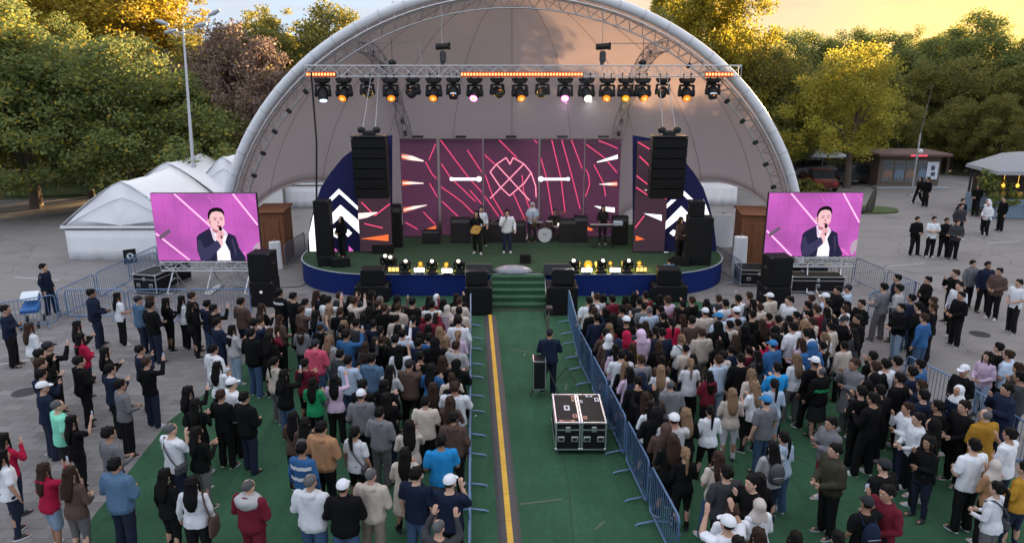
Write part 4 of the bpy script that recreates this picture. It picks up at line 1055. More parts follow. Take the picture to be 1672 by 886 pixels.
def screen_stand(xl, xr, z, label):
    t = thing('screen_stand', label, 'stand', ((xl + xr) / 2, SY + .1, 0), 0, 'truss stands under the video screens')
    truss_parts(t, [(xl + .1, SY + .1, z - .22), (xr - .1, SY + .1, z - .22)], .4, .36, .35)
    for x in (xl + .5, (xl + xr) / 2, xr - .5):
        mb = MB(); X = x - t.location.x
        for s in (-1, 1):
            mb.bar((X, 0, z - .4), (X + s * .12, s * .5, .04), .03, 7); mb.bar((X, 0, .5), (X + s * .06, s * .3, .42), .02, 6)
        mb.box((X, 0, .03), (.3, 1.3, .05), 0, None, .01)
        mb.obj('leg', M_ALU, t)
    mb = MB()
    for i in range(14):
        x = xl + .2 + (xr - xl - .4) * i / 13; mb.box((x - t.location.x, .0, z - .03), (.12, .2, .05), 0, None, .01)
    tag(mb.obj('screen_brackets', M_BLACK, t), kind='stuff')
screen_stand(a.x, b.x, a.z, 'aluminium truss stand carrying the left video screen')
screen_stand(a2.x, b2.x, a2.z, 'aluminium truss stand carrying the right video screen')
# tangled cables under the screens
def tangle(px, py, n, r, label, m):
    p = G(px, py); mb = MB(); q = random.Random(px)
    for i in range(n):
        pts = [Vector((q.uniform(-r, r), q.uniform(-.3, .3), q.uniform(.02, .9))) for _ in range(7)]; pts[-1].z = .02
        sm = []
        for k in range(len(pts) - 1):
            for u in (0, .33, .66): sm.append(pts[k].lerp(pts[k + 1], u))
        mb.tube(sm, .012, 5)
    o = mb.obj('cable_tangle', m, None, (p.x, p.y, 0)); tag(o, label, 'cables')
tangle(392, 470, 9, .55, 'tangle of pale cables under the left video screen', mat('pale_cable', (.4, .4, .42), .6))
tangle(1335, 462, 5, .5, 'few grey cables drooping under the right video screen', mat('grey_cable', (.2, .2, .21), .6))

# ------------------------------------------------------------------ floor lights at the stage edge
def blinder(px, py, label, em):
    p = G(px, py, SZ); t = thing('blinder_light', label, 'stage light', p, 0, 'blinders along the stage edge')
    mb = MB(); mb.box((0, .06, .16), (.46, .14, .22), 0, None, .02); mb.box((0, .06, .03), (.3, .2, .05), 0, None, .01); mb.obj('housing', M_BLACK, t)
    for i in (-1, 0, 1):
        mb = MB(); mb.box((i * .14, -.025, .16), (.125, .03, .17), 0, None, .02); mb.obj('lamp_cell', em, t)
E_BLW = glow('blinder_white', (235, 240, 255), 4); E_BLY = glow('blinder_yellow', (255, 205, 120), 1.6)
for px, py, em, lab in ((643, 446, E_BLY, 'yellow lit blinder nearest the left fill speaker'), (685, 447, E_BLW, 'white blinder between the two left floor heads'), (730, 448, E_BLW, 'white blinder left of the grey wedge monitor'), (958, 447, E_BLW, 'white blinder beside the big yellow glowing lamp'), (1004, 447, E_BLW, 'white blinder in the middle of the right floor lights'), (1047, 446, E_BLY, 'pale yellow blinder at the right end of the floor lights')):
    blinder(px, py, lab, em)
for px, py, lens, lab in ((662, 447, E_HOT, 'floor moving head left of the first white blinder'), (706, 447, E_HOT, 'floor moving head between the two white blinders at the left'), (750, 447, E_HOT, 'floor moving head next to the left grey wedge'), (937, 446, E_HOT, 'floor moving head next to the right grey wedge'), (981, 446, E_HOT, 'floor moving head right of the big yellow lamp'), (1024, 446, E_HOT, 'floor moving head with white lens at the far right lamps'), (630, 438, E_HOT, 'floor moving head pair partner near the left covered monitor'), (640, 440, E_HOT, 'second floor moving head near the left covered monitor')):
    moving_head(G(px, py, SZ), lab, lens, False, rad(48), rad(rnd.uniform(-20, 20)), 'moving heads on the stage floor', .82)
def par(px, py, label, k=1.0):
    p = G(px, py, SZ); t = thing('par_lamp', label, 'stage light', p, 0, 'yellow lamps on the stage floor')
    mb = MB(); mb.tube([(0, .16, .2), (0, .0, .22), (0, -.04, .22)], [.07 * k, .11 * k, .12 * k], 14); mb.obj('can', M_BLACK, t)
    mb = MB(); mb.tube([(-.15 * k, .06, .22), (-.15 * k, .06, .02), (.15 * k, .06, .02), (.15 * k, .06, .22)], .015, 5); mb.obj('bracket', M_BLACK, t)
    mb = MB(); mb.ell((0, -.045, .22), (.10 * k, .03, .10 * k), 14, 8); mb.obj('lens', E_YEL, t)
    mb = MB(); mb.ell((0, -.07, .22), (.045 * k, .02, .045 * k), 10, 6); mb.obj('lens_core', E_CORE, t)
    L = bpy.data.lights.new('par_beam', 'POINT'); L.energy = 5 * k; L.color = (1, .62, .08); L.shadow_soft_size = .1
    lo = bpy.data.objects.new('par_beam', L); COL.objects.link(lo); lo.parent = t; lo.location = (0, -.22, .3)
for px, py, lab, k in ((687, 439, 'yellow floor lamp behind the left white blinder', .8), (729, 440, 'yellow floor lamp behind the second white blinder', .8), (960, 441, 'big glowing yellow floor lamp right of the steps', 1.5), (996, 438, 'small yellow floor lamp behind the right blinders', .7), (1043, 438, 'yellow floor lamp at the right end of the stage edge', .8)):
    par(px, py, lab, k)
# the pale cover heap on the edge above the steps
p = G(838, 446, SZ)
mb = MB()
rings = []
for j in range(7):
    th = pi / 2 * j / 6
    rings.append([(.78 * cos(th) * cos(2 * pi * i / 28) * (1 + .04 * sin(5 * i)), .30 * cos(th) * sin(2 * pi * i / 28) + .15, .02 + .26 * sin(th) + .012 * sin(i * 2.1)) for i in range(28)])
mb.loft(rings, 0)
tag(mb.obj('covered_prop', mat('grey_sheet', (.24, .24, .27), .35, .3, var=.15, scale=3, bump=.2, bscale=8), None, p, 60), 'low grey sheet covered mound at the top of the green steps', 'covered prop')
# ------------------------------------------------------------------ crowd barriers
BAR_CACHE = {}
def barrier_meshes(L, h):
    k = (round(L, 2), h)
    if k in BAR_CACHE: return BAR_CACHE[k]
    fr = MB(); r = .12; z0, z1 = .16, h
    pts = []
    for cx, cz, a0 in ((L - r - .03, z1 - r, 0), (.03 + r, z1 - r, 90), (.03 + r, z0 + r, 180), (L - r - .03, z0 + r, 270)):
        for i in range(6):
            a = rad(a0 + 18 * i); pts.append((cx + r * cos(a), 0, cz + r * sin(a)))
    pts.append(pts[0]); fr.tube(pts, .021, 8)
    bs = MB(); n = int(L / .115)
    for i in range(1, n):
        x = .03 + (L - .06) * i / n; bs.bar((x, 0, z0), (x, 0, z1), .0085, 5)
    ft = MB(); ft.tube([(0, -.36, .012), (0, -.30, .05), (0, 0, .10), (0, .30, .05), (0, .36, .012)], .019, 6); ft.bar((0, 0, .08), (0, 0, .2), .02, 6)
    hk = MB(); hk.tube([(L - .03, 0, h * .75), (L + .02, 0, h * .77), (L + .03, 0, h * .72)], .012, 5); hk.tube([(L - .03, 0, h * .35), (L + .02, 0, h * .37), (L + .03, 0, h * .32)], .012, 5)
    BAR_CACHE[k] = [m.mesh(n_, M_BLUEBAR, 60) for m, n_ in ((fr, 'frame'), (bs, 'bars'), (ft, 'foot'), (hk, 'hook'))]
    return BAR_CACHE[k]
def barrier(p0, p1, label, m=None, h=1.1, group=None):
    p0, p1 = Vector(p0), Vector(p1); d = p1 - p0; L = round(math.hypot(d.x, d.y), 1)
    t = thing('crowd_barrier', label, 'barrier', (p0.x, p0.y, 0), math.atan2(d.y, d.x), group)
    fr, bs, ft, hk = barrier_meshes(L, h)
    obs = [link('frame', fr, t), tag(link('bars', bs, t), kind='stuff'), link('foot', ft, t, (L * .2, 0, 0)), link('foot', ft, t, (L * .8, 0, 0)), link('hook', hk, t)]
    if m:
        for o in obs: o.material_slots[0].link = 'OBJECT'; o.material_slots[0].material = m
    return t
def fence(pts, labf, step=2.1, m=None, group=None, h=1.1):
    k = 0; out = []
    for a, b in zip(pts, pts[1:]):
        a, b = Vector(a), Vector(b); L = (b - a).length; n = max(1, round(L / step))
        for i in range(n):
            q0, q1 = a.lerp(b, i / n), a.lerp(b, (i + 1) / n); e = (q1 - q0).normalized() * .03
            out.append(barrier(q0 + e, q1 - e, labf(k), m, h, group)); k += 1
    return out
fence([(-1.42, 24.2, 0), (-.62, 8.9, 0)], lambda k: '%s blue barrier of the aisle line on the cable ramp side, from the stage' % ORD[k].capitalize(), 2.2, None, 'barriers on the cable side of the aisle')
fence([(1.98, 24.6, 0), (2.0, 20.4, 0), (2.88, 10.9, 0)], lambda k: '%s blue barrier of the aisle line on the flight case side, from the stage' % ORD[k].capitalize(), 2.1, None, 'barriers on the flight case side of the aisle')
fence([(2.9, 10.2, 0), (3.05, 8.2, 0)], lambda k: 'blue barrier at the very bottom end of the aisle, set apart by a gap', 2.0)
gl = lambda x, y: G(x, y)
fence([gl(0, 548), gl(100, 530)], lambda k: '%s blue barrier of the short bent run at the left edge by the pushchair' % ORD[k].capitalize(), 2.1, None, 'blue barriers at the left plaza')
fence([gl(98, 524), gl(262, 440)], lambda k: '%s blue barrier of the slanting run climbing from the corner towards the white tent' % ORD[k].capitalize(), 2.2, None, 'blue barriers at the left plaza')
fence([gl(110, 522), gl(415, 520)], lambda k: '%s blue barrier from the corner in the straight run behind the left crowd' % ORD[k].capitalize(), 2.2, None, 'blue barriers at the left plaza')
fence([gl(222, 465), gl(262, 452)], lambda k: 'dull steel barrier leaning near the flight case at the left screen', 1.8, M_BARSTEEL)
fence([gl(1392, 462), gl(1500, 512)], lambda k: '%s barrier of the slanting run leaving the right screen towards the plaza' % ORD[k].capitalize(), 2.1, M_BARSTEEL, 'steel barriers right of the screen')
fence([gl(1312, 466), gl(1392, 470)], lambda k: '%s steel barrier under the right end of the right screen' % ORD[k].capitalize(), 2.2, M_BARSTEEL)
fence([gl(1413, 527), gl(1490, 505)], lambda k: '%s blue barrier of the short run facing the right crowd corner' % ORD[k].capitalize(), 2.0, None, 'blue barriers at the right plaza')
fence([gl(1332, 565), gl(1400, 612)], lambda k: '%s blue barrier inside the right crowd beside the person in the black hat' % ORD[k].capitalize(), 2.0, None, 'blue barriers at the right plaza')
fence([gl(1470, 640), gl(1560, 690), gl(1672, 772)], lambda k: '%s blue barrier along the carpet edge at the right of the crowd' % ORD[k].capitalize(), 2.1, None, 'blue barriers at the right plaza')
fence([G(1166, 440), G(1208, 470)], lambda k: '%s steel barrier between the right stage end and the brown cabin' % ORD[k].capitalize(), 2.2, M_BARSTEEL, 'steel barriers behind the right screen')
fence([G(466, 440), G(500, 415)], lambda k: '%s steel barrier between the left screen and the stage end' % ORD[k].capitalize(), 2.2, M_BARSTEEL)
# notice hung on the slanting barrier
p = G(219, 442); t = thing('notice_board', 'small black notice with a round white emblem hung on the slanting barrier', 'sign', (p.x + .15, p.y - .45, .42), rad(38))
mb = MB(); mb.box((0, 0, .35), (.5, .03, .62), 0, None, .01); mb.obj('board', M_BLACK, t)
mb = MB(); mb.disc((0, -.02, .36), (0, 1, 0), .14, .008, 20); mb.obj('emblem_disc', mat('emblem_white', (.62, .65, .7), .5), t)
mb = MB(); mb.disc((0, -.026, .38), (0, 1, 0), .06, .008, 14); mb.box((0, -.026, .28), (.12, .008, .03)); mb.obj('emblem_print', M_BLACK, t)

# cable ramp down the aisle
A, B = G(800, 516), G(835, 905)
L = (B - A).length; t = thing('cable_ramp', 'dark cable ramp with yellow lid running down the green aisle', 'cable ramp', (A.x, A.y, .006), math.atan2(B.y - A.y, B.x - A.x))
n = int(L / .92)
base = MB(); base.loft([[(0, -.22, 0), (0, -.12, .05), (0, .12, .05), (0, .22, 0)], [(L / n - .008, -.22, 0), (L / n - .008, -.12, .05), (L / n - .008, .12, .05), (L / n - .008, .22, 0)]]); base = base.mesh('ramp_segment', M_DKGREY)
lid = MB(); lid.box((L / n / 2, 0, .054), (L / n - .012, .115, .012), 0, None, .004)
for i in range(8): lid.box((L / n * (i + .5) / 8, 0, .0605), (.02, .095, .003))
lid = lid.mesh('lid', M_YELLOW)
for i in range(n):
    q = link('ramp_segment', base, t, (L / n * i, 0, 0)); link('lid', lid, q)
mb = MB(); A1, B1 = G(888, 512), G(895, 560)
mb.tube([(A1.x, A1.y, .02), (A1.x + .05, A1.y - 1.2, .02), (B1.x - .02, B1.y - .5, .02), (B1.x + .02, B1.y - 1.0, .02)], .014, 5)
tag(mb.obj('floor_cable', M_BLACK), 'thin dark cable running from the steps to the camera rig', 'cable')
mb = MB(); pts = [G(905, 625), G(925, 600), G(950, 640), G(975, 680)]
mb.tube([(q.x, q.y, .015) for q in pts], .012, 5); tag(mb.obj('floor_cable', M_BLACK), 'thin dark cable lying right of the camera operator', 'cable')
mb = MB(); pts = [G(452, 470), G(490, 468), G(520, 455), G(560, 470)]
mb.tube([(q.x, q.y, .01) for q in pts], .016, 5); tag(mb.obj('floor_cable', M_BLACK), 'black cable curving on the paving near the left stage end', 'cable')

# camera rig with operator in the aisle
p = G(889, 641); t = thing('camera_rig', 'camera on a small crane arm with black counterweight case in the aisle', 'camera', (p.x, p.y, 0))
mb = MB()
for a in (90, 210, 330): mb.bar((0, 0, .95), (.45 * cos(rad(a)), .45 * sin(rad(a)), .02), .022, 6)
mb.obj('tripod', M_DKGREY, t)
mb = MB(); mb.bar((-.02, -.35, 1.0), (.2, 1.9, 1.72), .03, 6); mb.bar((-.02, -.35, 1.08), (.2, 1.9, 1.8), .012, 5); mb.obj('crane_arm', M_BLACK, t)
mb = MB(); mb.box((.2, 1.95, 1.72), (.2, .3, .22), 0, None, .03); mb.tube([(.2, 2.08, 1.72), (.2, 2.24, 1.72)], .06, 10); mb.obj('camera_head', M_BLACK, t)
mb = MB(); mb.box((-.16, -.25, .72), (.34, .5, .8), 0, None, .02); mb.obj('counterweight_case', M_CASE, t)
mb = MB()
for s in (-1, 1):
    mb.box((-.16 + s * .16, -.495, .72), (.025, .02, .8)); mb.box((-.16, -.495, .72 + s * .39), (.34, .02, .025)); mb.box((-.16 + s * .16, -.25, 1.115), (.025, .5, .02))
mb.obj('case_edge', M_EDGE, t)

# drains and covers in the paving
M_IRON = mat('cast_iron', (.05, .05, .052), .6, .4, var=.3, scale=12, bump=.3, bscale=40)
for px, py, lab in ((1600, 545, 'round iron cover in the paving at the right plaza'), (40, 640, 'round iron cover in the paving at the left edge of the plaza')):
    q = G(px, py); t = thing('manhole_cover', lab, 'manhole cover', (q.x, q.y, 0)); mb = MB(); mb.tube([(0, 0, -.004), (0, 0, .003)], .32, 24); mb.obj('lid', M_IRON, t)
    mb = MB()
    for i in range(-4, 5): mb.box((i * .06, 0, .004), (.02, 2 * math.sqrt(max(.0, .28 ** 2 - (i * .06) ** 2)), .004))
    tag(mb.obj('ribs', M_IRON, t), kind='stuff')
# ------------------------------------------------------------------ tents
def vault_tent(xc, y0, w, dpt, eave, rise, label, skew=0.0):
    t = thing('party_tent', label, 'tent', (xc, y0, 0), 0, 'white tents at the left')
    n = 14
    def prof(k=1.0, z=0):                            # pointed arch cross-section
        pts = []
        for i in range(n + 1):
            u = i / n; x = (u - .5) * w
            zz = eave + rise * (1 - abs(2 * u - 1) ** 1.25)
            pts.append((x * k + skew * (zz - eave), zz + z))
        return pts
    pf = prof(1.05); pb = prof(1.0)
    rows = []
    m = 8
    for j in range(m + 1):
        v = j / m; sag = -.09 * sin(pi * v) - .05 * sin(3 * pi * v) ** 2
        rows.append([(x, dpt * v, z + sag * (1 - abs(2 * i / n - 1))) for i, (x, z) in enumerate(pf)])
    mb = MB(); mb.loft(rows, 0, caps=False, closed=False)
    o = mb.obj('roof', M_TENT, t, None, 50); s = o.modifiers.new('thickness', 'SOLIDIFY'); s.thickness = .02
    mb = MB(); gf = [(x, z) for x, z in pb]
    mb.add([(x * .985, .05 - .03 * sin(i * 1.3), z - .04) for i, (x, z) in enumerate(gf)] + [(0, .02, eave + .02)], [(i, i + 1, n + 1) for i in range(n)])
    o = mb.obj('gable', M_TENT, t, None, 1); s = o.modifiers.new('thickness', 'SOLIDIFY'); s.thickness = .015
    hem = MB(); hem.box((0, -.01, eave - .06), (w * 1.05, .03, .12), 0, None, .01)
    for sx in (-1, 1): hem.box((sx * w * .525, dpt / 2, eave - .06), (.03, dpt, .12), 0, None, .01)
    hem.obj('valance', M_TENT, t)
    wl = MB(); seg = 16
    rows = [[(-w / 2 + w * i / seg, .08 + .05 * sin(i * 1.9) * (1 - z), (eave - .22) * z) for i in range(seg + 1)] for z in (0, .35, .7, 1)]
    wl.loft(rows, 0, caps=False, closed=False)
    o = wl.obj('front_wall', M_TENT, t, None, 60); s = o.modifiers.new('thickness', 'SOLIDIFY'); s.thickness = .012
    for sx in (-1, 1):
        wl = MB(); wl.box((sx * w / 2, dpt / 2, (eave - .2) / 2), (.02, dpt - .2, eave - .2), 0, None, .004); wl.obj('side_wall', M_TENT, t)
    mb = MB()
    for sx in (-1, 1):
        for yy in (.12, dpt - .1): mb.bar((sx * (w / 2 - .06), yy, 0), (sx * (w / 2 - .06), yy, eave), .03, 6)
    mb.bar((-w / 2, .14, eave - .14), (w / 2, .14, eave - .14), .05, 6)
    mb.obj('frame', M_BLACK, t)
    mb = MB(); mb.tube([(x * .93, -.035, eave + .02 + (z - eave) * .62) for x, z in pb], .018, 5); mb.obj('gable_seam', mat('tent_seam', (.5, .52, .56), .7), t)
    mb = MB(); mb.box((w * -.42, -.03, .5), (.02, .02, .01)); 
    return t
a = G(112, 425); b = G(300, 425)
vault_tent((a.x + b.x) / 2, a.y, b.x - a.x, 5.0, 1.62, 2.05, 'big white tent in front with folded grubby side wall, left of the screen', .12)
c = G(285, 375); vault_tent(c.x, c.y, 5.2, 4.5, 1.75, 1.95, 'white tent behind the big one with its roof just above the left screen')
c = G(368, 368); vault_tent(c.x, c.y + .6, 3.6, 4.5, 1.9, 1.9, 'small white tent tucked against the left foot of the arch')
# pale tent pieces seen through the openings
c = G(480, 352); vault_tent(c.x, c.y + 2.5, 2.6, 3, 1.6, 1.0, 'pale tent seen through the left opening of the shell')
c = G(1190, 352); vault_tent(c.x, c.y + 3.5, 3.0, 3, 1.7, 1.0, 'white pointed tent seen through the right opening of the shell')

# ------------------------------------------------------------------ brown cabins by the screens
def cabin(pl, pr, py, Y, h, label, rz=0):
    a, b = G(pl, py), G(pr, py); w = b.x - a.x
    t = thing('cabin', label, 'cabin', ((a.x + b.x) / 2, a.y, 0), rz)
    d = 2.0; n = 7
    pl_ = MB(); pl_.box((0, 0, h / 2), (w / n - .012, .03, h), 0, None, .006); pl_ = pl_.mesh('board', M_WOOD)
    mb = MB(); mb.box((0, d / 2 + .02, h / 2 - .01), (w - .03, d, h - .02)); mb.obj('body', M_WOOD, t)
    for i in range(n): link('board', pl_, t, (-w / 2 + w * (i + .5) / n, rnd.uniform(-.008, .004), 0))
    mb = MB(); mb.box((0, d / 2, h + .05), (w + .16, d + .2, .08), 0, None, .02); mb.obj('roof', M_WOOD, t)
    mb = MB(); mb.box((w * .12, -.03, h * .45), (w * .42, .03, h * .86), 0, None, .01); d_ = mb.obj('door', M_WOOD, t)
    mb = MB(); mb.box((w * .28, -.06, h * .45), (.03, .05, .14), 0, None, .01); mb.obj('handle', M_STEEL, d_)
    for z in (.3, h - .35):
        mb = MB(); mb.box((0, -.028, z), (w - .05, .022, .09), 0, None, .005); mb.obj('batten', M_WOOD, t)
cabin(424, 468, 432, 30, 2.35, 'rusty brown board cabin behind the left video screen', rad(6))
cabin(1206, 1252, 438, 30, 2.35, 'rusty brown board cabin with door behind the right video screen', rad(-8))
# silvery covers and frames near the right cabin
def cover(px, py, w, h, label):
    p = G(px, py); t = thing('fabric_cover', label, 'cover', (p.x, p.y, 0))
    mb = MB(); rows = [[(w / 2 * (1 + .12 * (1 - z)) * cos(2 * pi * i / 20) * (1 + .08 * sin(i * 2.4) * (1 - z)), .22 * sin(2 * pi * i / 20), h * z) for i in range(20)] for z in (0, .3, .65, .93, 1)]
    mb.loft(rows); mb.obj('cloth', M_TENT, t)
    mb = MB(); mb.bar((0, 0, h - .05), (0, 0, h + .12), .03, 6); mb.obj('pole', M_STEEL, t)
cover(1205, 450, .55, 1.7, 'white cloth cover hanging on a frame before the right cabin')
cover(1178, 402, .9, 1.6, 'white box cover behind the right speaker tower')
cover(452, 438, .5, 1.2, 'white cloth cover beside the left brown cabin')

# ------------------------------------------------------------------ lamp posts
def lamp_post(px, py, Y, top_px, top_py, label, heads):
    b = DP(px, py, Y); b.z = 0; tp = DP(top_px, top_py, Y)
    t = thing('lamp_post', label, 'lamp post', b)
    d = tp - b
    mb = MB(); mb.tube([(0, 0, 0), d * .5, d], [.10, .085, .05], 10); mb.obj('pole', mat('pole_paint', (.5, .52, .56), .45, var=.1), t)
    mb = MB(); mb.tube([(0, 0, 0), (0, 0, .4)], [.16, .14], 10); mb.obj('base', M_STEEL, t)
    for (hx, hy) in heads:
        e = DP(hx, hy, Y) - b
        mb = MB(); q = d + Vector((0, 0, -.2)); mb.tube([q, q.lerp(e, .5) + Vector((0, 0, -.25)), q.lerp(e, .85)], .035, 6); mb.obj('arm', M_ALU, t)
        u = (e - d).normalized(); mb = MB(); mb.tube([e - u * .45, e - u * .1, e + u * .25], [.05, .13, .07], 8); mb.obj('lamp_head', M_STEEL, t)
lamp_post(322, 365, 41, 299, 47, 'tall silver street lamp with several heads behind the white tents', [(352, 20), (262, 36), (276, 52), (330, 40)])
p = G(1488, 319); tp = DP(1503, 218, p.y)
t = thing('camera_pole', 'slim leaning pole with small ball camera on the right plaza', 'pole', p)
mb = MB(); d = tp - p; mb.tube([(0, 0, 0), d], [.09, .06], 9); mb.tube([d, d + Vector((.35, 0, 3.2))], [.014, .006], 6); mb.obj('pole', M_STEEL, t)
mb = MB(); q = d * .72; mb.ell(q + Vector((.12, -.1, 0)), .17, 10, 8); mb.bar(q, q + Vector((.12, -.1, .1)), .05, 6); mb.obj('ball_camera', mat('white_plastic', (.6, .6, .62), .4), t)
mb = MB(); mb.tube([(0, 0, 0), (0, 0, .12)], [.25, .22], 12); mb.obj('footing', M_STEEL, t)
p = G(352, 330); t = thing('park_lantern', 'old square lantern post in the shade left of the arch', 'lamp post', (p.x + .3, p.y + 1.5, 0))
mb = MB(); mb.tube([(0, 0, 0), (0, 0, 3.0)], [.07, .05], 8); mb.obj('pole', M_DKGREY, t)
mb = MB(); mb.loft([[(s * a, q * a, z) for s, q in ((-1, -1), (1, -1), (1, 1), (-1, 1))] for a, z in ((.2, 3.0), (.3, 3.45))]); mb.obj('lantern_glass', mat('lantern_glass', (.3, .33, .33), .2), t)
mb = MB(); mb.loft([[(s * a, q * a, z) for s, q in ((-1, -1), (1, -1), (1, 1), (-1, 1))] for a, z in ((.38, 3.46), (.3, 3.6), (.06, 3.72))]); mb.obj('lantern_cap', mat('lantern_cap', (.35, .38, .4), .5), t)

# ------------------------------------------------------------------ kiosks, cars, parasol
p = G(1432, 306); q = G(1532, 306); w = q.x - p.x
t = thing('kiosk', 'low dark kiosk with lit windows and reddish roof band under the trees', 'kiosk', ((p.x + q.x) / 2, p.y, 0))
mb = MB(); mb.box((0, 1.6, 1.15), (w, 3.0, 2.3), 0, None, .02); mb.obj('wall', mat('kiosk_wall', (.10, .075, .06), .7, var=.25), t)
mb = MB(); mb.box((0, 1.4, 2.42), (w + .9, 3.9, .22), 0, None, .04); mb.obj('roof', mat('kiosk_roof', (.10, .05, .045), .6), t)
M_WIN = mat('shop_window', (.10, .12, .13), .15, var=.5, scale=3)
M_FR = mat('kiosk_frame', (.22, .2, .17), .6)
for i in range(4):
    x = -w / 2 + .35 + i * w * .19; mb = MB()
    mb.box((x + .3, .08, 1.2), (w * .17, .06, 1.55), 0, None, .01); f = mb.obj('window', M_FR, t)
    mb = MB(); mb.box((x + .3, .04, 1.2), (w * .15, .02, 1.4)); mb.obj('pane', M_WIN, f)
    mb = MB()
    for k in range(5): mb.box((x + .05 + k * .13, .022, .95 + .1 * (k % 2)), (.09, .012, .5 + .12 * (k % 3)), 0, None, .003)
    tag(mb.obj('window_display', mat('display_%d' % (i % 2), ((.30, .16, .10), (.16, .24, .34))[i % 2], .5), f), kind='stuff')
mb = MB(); mb.box((0, -.3, .06), (w + .8, 1.0, .12), 0, None, .02); mb.obj('plinth', M_STEEL, t)
mb = MB(); mb.box((.2, -.58, 2.42), (1.2, .04, .13)); mb.obj('lit_sign', glow('kiosk_sign', (235, 90, 110), 1.2), t)
mb = MB(); mb.box((w * .36, -.02, 1.25), (.85, .06, 1.3), 0, None, .02); pp = mb.obj('poster', mat('poster_white', (.55, .6, .68), .4), t)
mb = MB(); mb.ell((w * .36, -.055, 1.45), (.16, .01, .2), 12, 8); mb.box((w * .36 + .05, -.055, 1.0), (.3, .01, .28)); mb.obj('poster_print', mat('poster_ink', (.05, .06, .1), .5), pp)
p = G(1590, 362); q = G(1690, 372)
t = thing('kiosk', 'pale roofed snack kiosk with warm lights at the right edge', 'kiosk', (p.x + 3.8, p.y + .9, 0), rad(-6))
mb = MB(); mb.box((0, 1.5, .55), (4.6, 3, 1.1), 0, None, .02); mb.obj('counter', mat('kiosk_blue', (.16, .22, .30), .5, var=.2), t)
mb = MB()
for x in (-2.2, 2.2):
    for y in (.1, 2.9): mb.box((x, y, 1.3), (.1, .1, 2.6))
mb.obj('post', M_DKGREY, t)
mb = MB(); mb.box((0, 2.6, 1.7), (4.4, .1, 1.4)); mb.obj('back_wall', mat('kiosk_back', (.06, .045, .035), .8), t)
mb = MB(); mb.loft([[(s * a * 2.4, 1.5 + q * a * 1.9, z) for s, q in ((-1, -1), (1, -1), (1, 1), (-1, 1))] for a, z in ((1, 2.6), (.98, 2.8), (.4, 3.6), (.1, 3.75))]); mb.obj('roof', mat('kiosk_pale_roof', (.24, .24, .26), .7, var=.15), t)
E_KW = glow('kiosk_warm_lamp', (255, 190, 70), 2.2)
for i in range(5):
    mb = MB(); mb.ell((-1.6 + .8 * i, .3, 1.9), (.1, .1, .12), 8, 6); mb.bar((-1.6 + .8 * i, .3, 2.0), (-1.6 + .8 * i, .3, 2.6), .01, 4); mb.obj('hanging_lamp', E_KW, t)
mb = MB()
for i in range(9): mb.box((-1.9 + .47 * i, .5, 1.3), (.3, .2, .42), 0, None, .03)
tag(mb.obj('goods', mat('goods_amber', (.42, .26, .05), .5, var=.5, scale=4), t), kind='stuff')
# parasol by the cars
p = G(1357, 300); t = thing('parasol', 'flat pale parasol beyond the lone sunlit tree', 'parasol', (p.x, p.y + 2.0, 0))
mb = MB(); mb.tube([(0, 0, 0), (0, 0, 2.3)], .03, 6); mb.obj('pole', M_STEEL, t)
mb = MB(); mb.loft([[(a * 1.8 * cos(2 * pi * i / 8), a * 1.8 * sin(2 * pi * i / 8), z) for i in range(8)] for a, z in ((1, 1.95), (1, 2.0), (.5, 2.3), (.04, 2.45))]); mb.obj('canopy', mat('parasol_cloth', (.5, .55, .62), .7), t)
def car(px, py, rz, m, label):
    p = G(px, py); t = thing('parked_car', label, 'car', (p.x, p.y + 1.2, 0), rz, 'cars parked beyond the lone tree')
    mb = MB(); prof = [(-2.1, .35), (-2.15, .7), (-1.9, .88), (-1.0, .95), (1.0, .95), (1.85, .86), (2.15, .68), (2.15, .35)]
    mb.loft([[(x, y * k, z) for x, z in prof] for y, k in ((-.85, .9), (-.85, 1), (.85, 1), (.85, .9))]); mb.obj('body', m, t)
    mb = MB(); pr = [(-1.35, .94), (-.8, 1.42), (.55, 1.44), (1.25, .94)]
    mb.loft([[(x, y, z) for x, z in pr] for y in (-.7, .7)]); mb.obj('cabin_glass', mat('car_glass', (.02, .025, .03), .1), t)
    mb = MB(); mb.box((-.1, 0, 1.44), (1.25, 1.3, .05), 0, None, .02); mb.obj('roof', m, t)
    wm = MB(); wm.disc((0, 0, 0), (0, 1, 0), .31, .2, 16); wm = wm.mesh('wheel', M_RUBBER); rm = MB(); rm.disc((0, 0, 0), (0, 1, 0), .19, .22, 12); rm = rm.mesh('rim', M_STEEL)
    for x in (-1.35, 1.35):
        for y in (-.78, .78): q = link('wheel', wm, t, (x, y, .31)); link('rim', rm, q)
    for s in (-1, 1):
        mb = MB(); mb.box((-2.12, s * .6, .66), (.08, .3, .12), 0, None, .02); mb.obj('tail_light', mat('tail_red', (.35, .02, .02), .3), t)
car(1348, 312, rad(80), mat('car_red', (.10, .016, .014), .35), 'dark red car parked left of the lone tree trunk')
car(1412, 303, rad(10), mat('car_dark', (.03, .03, .035), .3), 'dark car with pale roof rack parked right of the lone tree trunk')
car(1330, 292, rad(20), mat('car_silver', (.32, .34, .37), .3, .5), 'silver car parked in the shade beyond the parasol')
# bundled sapling stump on the island
p = G(1417, 348); t = thing('statue', 'small dark pointed sculpture on the grass island right of the screen', 'statue', p)
mb = MB(); mb.tube([(0, 0, .1), (.1, 0, .5), (.22, 0, 1.1), (.30, 0, 1.75)], [.22, .24, .16, .02], 9); mb.obj('figure', mat('dark_bronze', (.05, .045, .035), .6, .3, bump=.4, bscale=12), t)
mb = MB(); mb.ell((-.45, -.1, .22), (.25, .2, .2), 10, 8); mb.obj('boulder', mat('dark_rock', (.05, .05, .045), .9, bump=.5), t)
